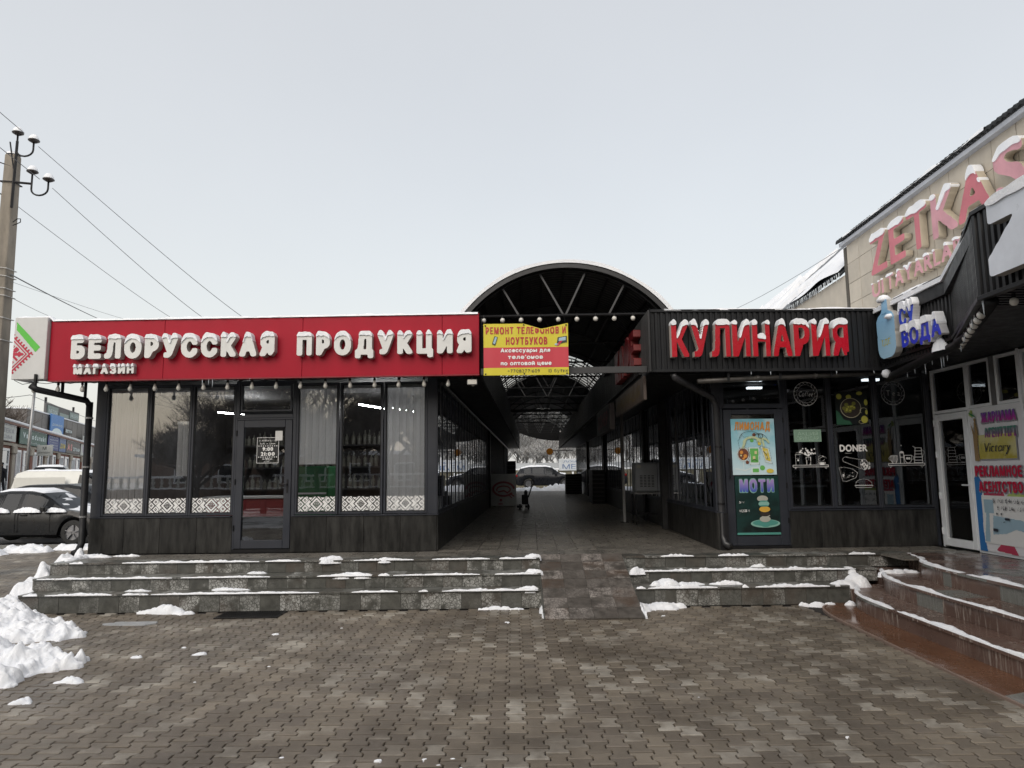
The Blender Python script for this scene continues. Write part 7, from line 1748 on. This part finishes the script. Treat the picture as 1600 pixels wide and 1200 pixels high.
shopsign(17, 21, 5.2, 6.4, LGT, 'white script sign low on the grey mall', [(LIN, txt('ДЛ', .2, .8, .3, .5, dil=.02))], .1, G2 @ Matrix.Translation((0, -.4, 0)), False)
# white freestanding sign
wsg = thing('standing_sign', 'pale sign board on two legs before the brick shops', 'sign', (-28.9, 44, .9))
obj('board', MB().box(-29.4, 44, 3.2, -28.45, 44.1, 3.85), LGT, wsg, bevel=.01); ik = Ink(.95, .65, 90); ik.text('М', .36, .60, .36, .2, dil=.03); ik.text('ДОМ МЕДИА', .1, .85, .15, .09, dil=.0); ik.build('lettering', LIN, wsg, I4, -29.4, 43.99, 3.2)
for x in (-29.3, -28.6): obj('leg', MB().box(x, 44.02, .9, x + .07, 44.09, 3.2), STEEL, wsg)
lp = thing('street_lamp', 'thin grey lamp post beyond the parked cars', 'lamp post', (-20.35, 30, .5))
obj('pole', MB().tube([(-20.45, 30, .5), (-20.38, 30, 3.5), (-20.3, 30, 5.9)], [.075, .06, .05], 8), STEEL, lp, smooth=True); obj('lamp_head', MB().box(-20.5, 29.3, 5.85, -20.15, 30.0, 5.97), STEEL, lp, bevel=.03)
# hedge line / far roofs on the horizon behind the left street
for k, (x, y, w, h, c) in enumerate(((-75, 90, 14, 6, (.22, .17, .13)), (-95, 110, 18, 8, (.25, .25, .25)), (25, 100, 20, 7, (.20, .19, .18)), (-20, 95, 22, 6, (.20, .16, .14)), (52, 95, 18, 9, (.3, .28, .25)))):
    hh = thing('far_house', ['low brown house far left', 'grey block on the far left horizon', 'grey block beyond the market hall', 'brown house far beyond the passage roofs', 'pale block at the far right'][k], 'house', (x, y, 0)); obj('wall', MB().box(x - w / 2, y, 0, x + w / 2, y + 8, h), mat('far_wall%d' % k, c, .8), hh); obj('roof', MB().box(x - w / 2 - .4, y - .4, h + .001, x + w / 2 + .4, y + 8.4, h + .4), SNOW, hh)
    for q in range(5): obj('window', MB().box(x - w / 2 + 1 + q * (w - 2) / 5, y - .05, h * .45, x - w / 2 + 2.2 + q * (w - 2) / 5, y - .001, h * .75), DRK, hh)

# beyond the passage: wall, white fence, banner
fw = thing('park_fence', 'white panel fence on a mossy wall beyond the passage', 'fence', (2, 61, .6))
obj('wall', MB().box(-14, 61, .3, 18, 61.4, 2.0), mat('mossy_wall', (.13, .12, .085), .85, var=.3), fw); obj('wall_snow', MB().box(-14, 60.95, 2.001, 18, 61.45, 2.14), SNOW, fw, bevel=.05)
for k in range(21): obj('post', MB().box(-13.6 + k * 1.55, 60.7, .9, -13.45 + k * 1.55, 60.9, 1.85), WHITEP, fw)
for k in range(14): obj('panel', MB().box(-13.9 + k * 2.25, 61.5, 2.15, -13.9 + k * 2.25 + 2.15, 61.56, 2.62), mat('fence_white', (.34, .36, .38), .6, orand=.5), fw)
bnr = thing('fence_banner', 'white banner with blue letters on the fence beyond the passage', 'banner', (5.2, 60.9, 2.1))
obj('sheet', MB().box(3.9, 60.88, 1.95, 7.7, 60.92, 2.95), mat('banner_grey', (.5, .53, .56), .6), bnr); ik = Ink(3.8, 1.0, 40); ik.text('МЕДИА', .3, 3.5, .12, .42, xs=.6, dil=.01); ik.text('ДОМ МЕДИА', .4, 3.4, .68, .16, dil=.0); ik.build('lettering', mat('faded_blue', (.10, .16, .30), .6), bnr, I4, 3.9, 60.86, 1.95)

# ================================================================== UTILITY POLE AND WIRES
def at(px, py, Y):
    d = CAMR.to_3x3() @ Vector(((px - 800) / FPX, -(py - 600) / FPX, -1)); return Vector((0, 0, EYE)) + d * (Y / d.y)
CON = mat('pole_concrete', (.25, .22, .18), .85, var=.22, scale=6, bump=.4, bscale=25, dirt=.4, stretch=(1, 1, .3))
UP = thing('utility_pole', 'tapered concrete utility pole with swan neck insulators at the left edge', 'utility pole', (-10.25, 14, 0))
px_, w0, w1 = -10.27, .175, .108
mb = MB().add([(px_ - w0 + .0, 14 - w0, -.1), (px_ + w0, 14 - w0, -.1), (px_ + w0, 14 + w0, -.1), (px_ - w0, 14 + w0, -.1), (px_ - w1, 14 - w1, 8.48), (px_ + w1, 14 - w1, 8.48), (px_ + w1, 14 + w1, 8.48), (px_ - w1, 14 + w1, 8.48)], [(0, 3, 2, 1), (4, 5, 6, 7), (0, 1, 5, 4), (1, 2, 6, 5), (2, 3, 7, 6), (3, 0, 4, 7)])
obj('shaft', mb, CON, UP, bevel=.03, seg=2)
obj('snow_cap', MB().lathe([(.13, 0), (.12, .04), (.06, .07), (.001, .075)], (px_, 14, 8.48), 12), SNOW, UP, smooth=True)
obj('rod', MB().tube([(px_ + .1, 13.9, 8.15), (px_ - .0, 13.88, 8.72)], .014, 6), BLACKM, UP); obj('rod', MB().tube([(px_ - .22, 13.9, 8.3), (px_ + .05, 13.9, 8.2)], .012, 6), BLACKM, UP)
for z in (7.85,): mb = MB(); frame_rect(mb, 0, 0, 0, 0, 0, 0, 0)
wz = MB(); h_ = .135; wz.tube([(px_ - h_, 14 - h_, 7.88), (px_ + h_, 14 - h_, 7.86), (px_ + h_, 14 + h_, 7.86), (px_ - h_, 14 + h_, 7.88), (px_ - h_, 14 - h_, 7.88)], .012, 5); obj('clamp', wz, BLACKM, UP)
for z in (6.06, 5.9, 5.65, 5.5, 5.05, 4.6): 
    h_ = .125 + (8.48 - z) / 8.48 * .085; mb = MB().tube([(px_ - h_, 14 - h_, z + .02), (px_, 14 - h_ - .004, z), (px_ + h_, 14 - h_, z - .02), (px_ + h_, 14 + h_, z - .02), (px_ - h_, 14 + h_, z)], .008, 5); obj('band', mb, mat('pale_band', (.5, .5, .48), .6), UP)
obj('bracket', MB().tube([(px_ + .155, 13.85, 7.30), (px_ + .17, 13.85, 8.72)], .026, 6).tube([(px_ + .16, 13.85, 7.84), (-9.74, 13.85, 7.80)], .024, 6).tube([(px_ - .13, 13.85, 7.86), (px_ - .85, 13.85, 7.88)], .024, 6), BLACKM, UP)
INS = mat('dark_insulator', (.035, .030, .028), .25)
def insulator(x, z, y=13.85):
    o = obj('insulator', MB().lathe([(.001, -.05), (.045, -.05), (.105, -.015), (.11, .0), (.07, .035), (.04, .05), (.001, .05)], (x, y, z), 14), INS, UP, smooth=True)
    obj('snow_cap', MB().lathe([(.095, .0), (.09, .045), (.05, .10), (.001, .115)], (x, y, z + .012), 12), SNOW, o, smooth=True)
HK = MB()
for (x, z) in ((-10.10, 8.90), (-9.74, 8.06)):
    hk = [(x, 13.85, z - .05), (x, 13.85, z - .38)] + [(x + .17 - .17 * cos(a), 13.85, z - .38 - .13 * sin(a)) for a in [pi * k / 8 for k in range(1, 9)]] + [(x + .34, 13.85, z - .22)]
    HK.tube(hk, .018, 6); insulator(x, z); insulator(x + .34, z - .17)
obj('hook', HK, BLACKM, UP, smooth=True)
obj('loop', MB().tube([at(20, 347, 13.8), at(27, 342, 13.8), at(32, 342, 13.8), at(32, 347, 13.8), at(26, 350, 13.8), at(20, 352, 13.8)], .010, 5), BLACKM, UP)
WIREM = mat('wire_grey', (.10, .105, .115), .5)
def wire(pts, label, r=.0075, sag=.0, n=16, tall=None):
    mb = MB()
    for a, b in zip(pts[:-1], pts[1:]):
        P = []
        for k in range(n + 1):
            t = k / n; q = a.lerp(b, t); q.z -= sag * 4 * t * (1 - t); P.append(q)
        mb.tube(P, r if not isinstance(r, tuple) else [r[0] + (r[1] - r[0]) * k / n for k in range(n + 1)], 5)
    tag(obj('overhead_wire', mb, WIREM), label, 'wire')
wire([at(-170, 30, 11), at(38, 208, 13.85)], 'overhead wire coming from the upper left to the top insulator', .007, .0)
wire([at(60, 229, 13.85), at(377, 494, 44)], 'overhead wire running from the top insulator down behind the red sign', (.006, .018), .12)
wire([at(-170, 95, 11), at(62, 280, 13.85)], 'overhead wire coming from the left to the arm insulator', .007)
wire([at(82, 294, 13.85), at(318, 497, 44)], 'overhead wire running from the arm insulator down behind the red sign', (.006, .018), .12)
wire([at(-170, 150, 11), at(14, 312, 14.2), at(270, 498, 44)], 'overhead wire passing behind the pole to the roof edge', (.006, .014), .10)
wire([at(17, 429, 13.9), at(158, 500, 30)], 'thick dark cable dropping from the pole to the shop roof', .014, .03)
wire([at(17, 440, 13.9), at(196, 499, 40)], 'thin grey wire below the thick cable', (.004, .009), .03)
wire([at(16, 464, 13.9), at(75, 493, 30)], 'lowest wire dropping from the pole to the roof corner', (.006, .009), .02)
wire([at(-40, 623, 28), at(47, 617, 30), at(170, 665, 50)], 'thin wire strung over the lamp post beyond the parked cars', (.012, .012), .05)
wire([at(1148, 483, 40), at(1322, 383, 17)], 'thin wire rising from the roofs to the corner of the beige hall', (.012, .007), .1)

# ================================================================== PERSON at the far left
def person(x, y, z, H, label):
    me = bpy.data.meshes.new('body'); s_ = H / 1.75
    V = [(0, 0, .95), (0, 0, 1.15), (0, 0, 1.40), (0, 0, 1.50), (0, -.02, 1.60), (0, -.02, 1.70), (-.19, 0, 1.40), (-.25, .02, 1.12), (-.24, -.06, .88), (-.24, -.07, .80), (.19, 0, 1.40), (.25, -.02, 1.12), (.23, .06, .88), (.23, .07, .80), (-.09, 0, .90), (-.10, -.10, .50), (-.10, -.02, .10), (-.10, -.14, .04), (.09, 0, .90), (.10, .08, .50), (.10, .16, .10), (.10, .05, .04)]
    E = [(0, 1), (1, 2), (2, 3), (3, 4), (4, 5), (2, 6), (6, 7), (7, 8), (8, 9), (2, 10), (10, 11), (11, 12), (12, 13), (0, 14), (14, 15), (15, 16), (16, 17), (0, 18), (18, 19), (19, 20), (20, 21)]
    R = [.17, .17, .16, .065, .10, .085, .085, .06, .04, .035, .085, .06, .04, .035, .10, .07, .05, .045, .10, .07, .05, .045]
    me.from_pydata([(a * s_, b * s_, c * s_) for a, b, c in V], E, []); me.materials.append(mat('dark_coat', (.012, .013, .02), .8))
    t_ = thing('person', label, 'person', (x, y, z)); o = bpy.data.objects.new('body', me); COL.objects.link(o); o.parent = t_; WM[o] = WM[t_]
    md = o.modifiers.new('skin', 'SKIN'); sv = me.skin_vertices[0].data
    for v, r_ in zip(sv, R): v.radius = (r_ * s_, r_ * s_ * .85)
    sv[0].use_root = True; o.modifiers.new('smooth', 'SUBSURF').levels = 1; o.modifiers['smooth'].render_levels = 2
    M_ = WM[t_]
    obj('face', MB().lathe([(.001, -.10), (.055, -.07), (.075, 0), (.06, .07), (.001, .09)], (0, -.055, 1.63 * s_), 10), mat('skin_tone', (.40, .24, .17), .6), t_, M_, smooth=True)
    obj('hat', MB().lathe([(.10, 0), (.105, .04), (.08, .11), (.001, .13)], (0, -.02, 1.67 * s_), 12), mat('dark_hat', (.015, .015, .018), .9), t_, M_, smooth=True)
person(-26.9, 37.6, .9, 1.75, 'person in a dark coat walking at the left edge before the brick shops')
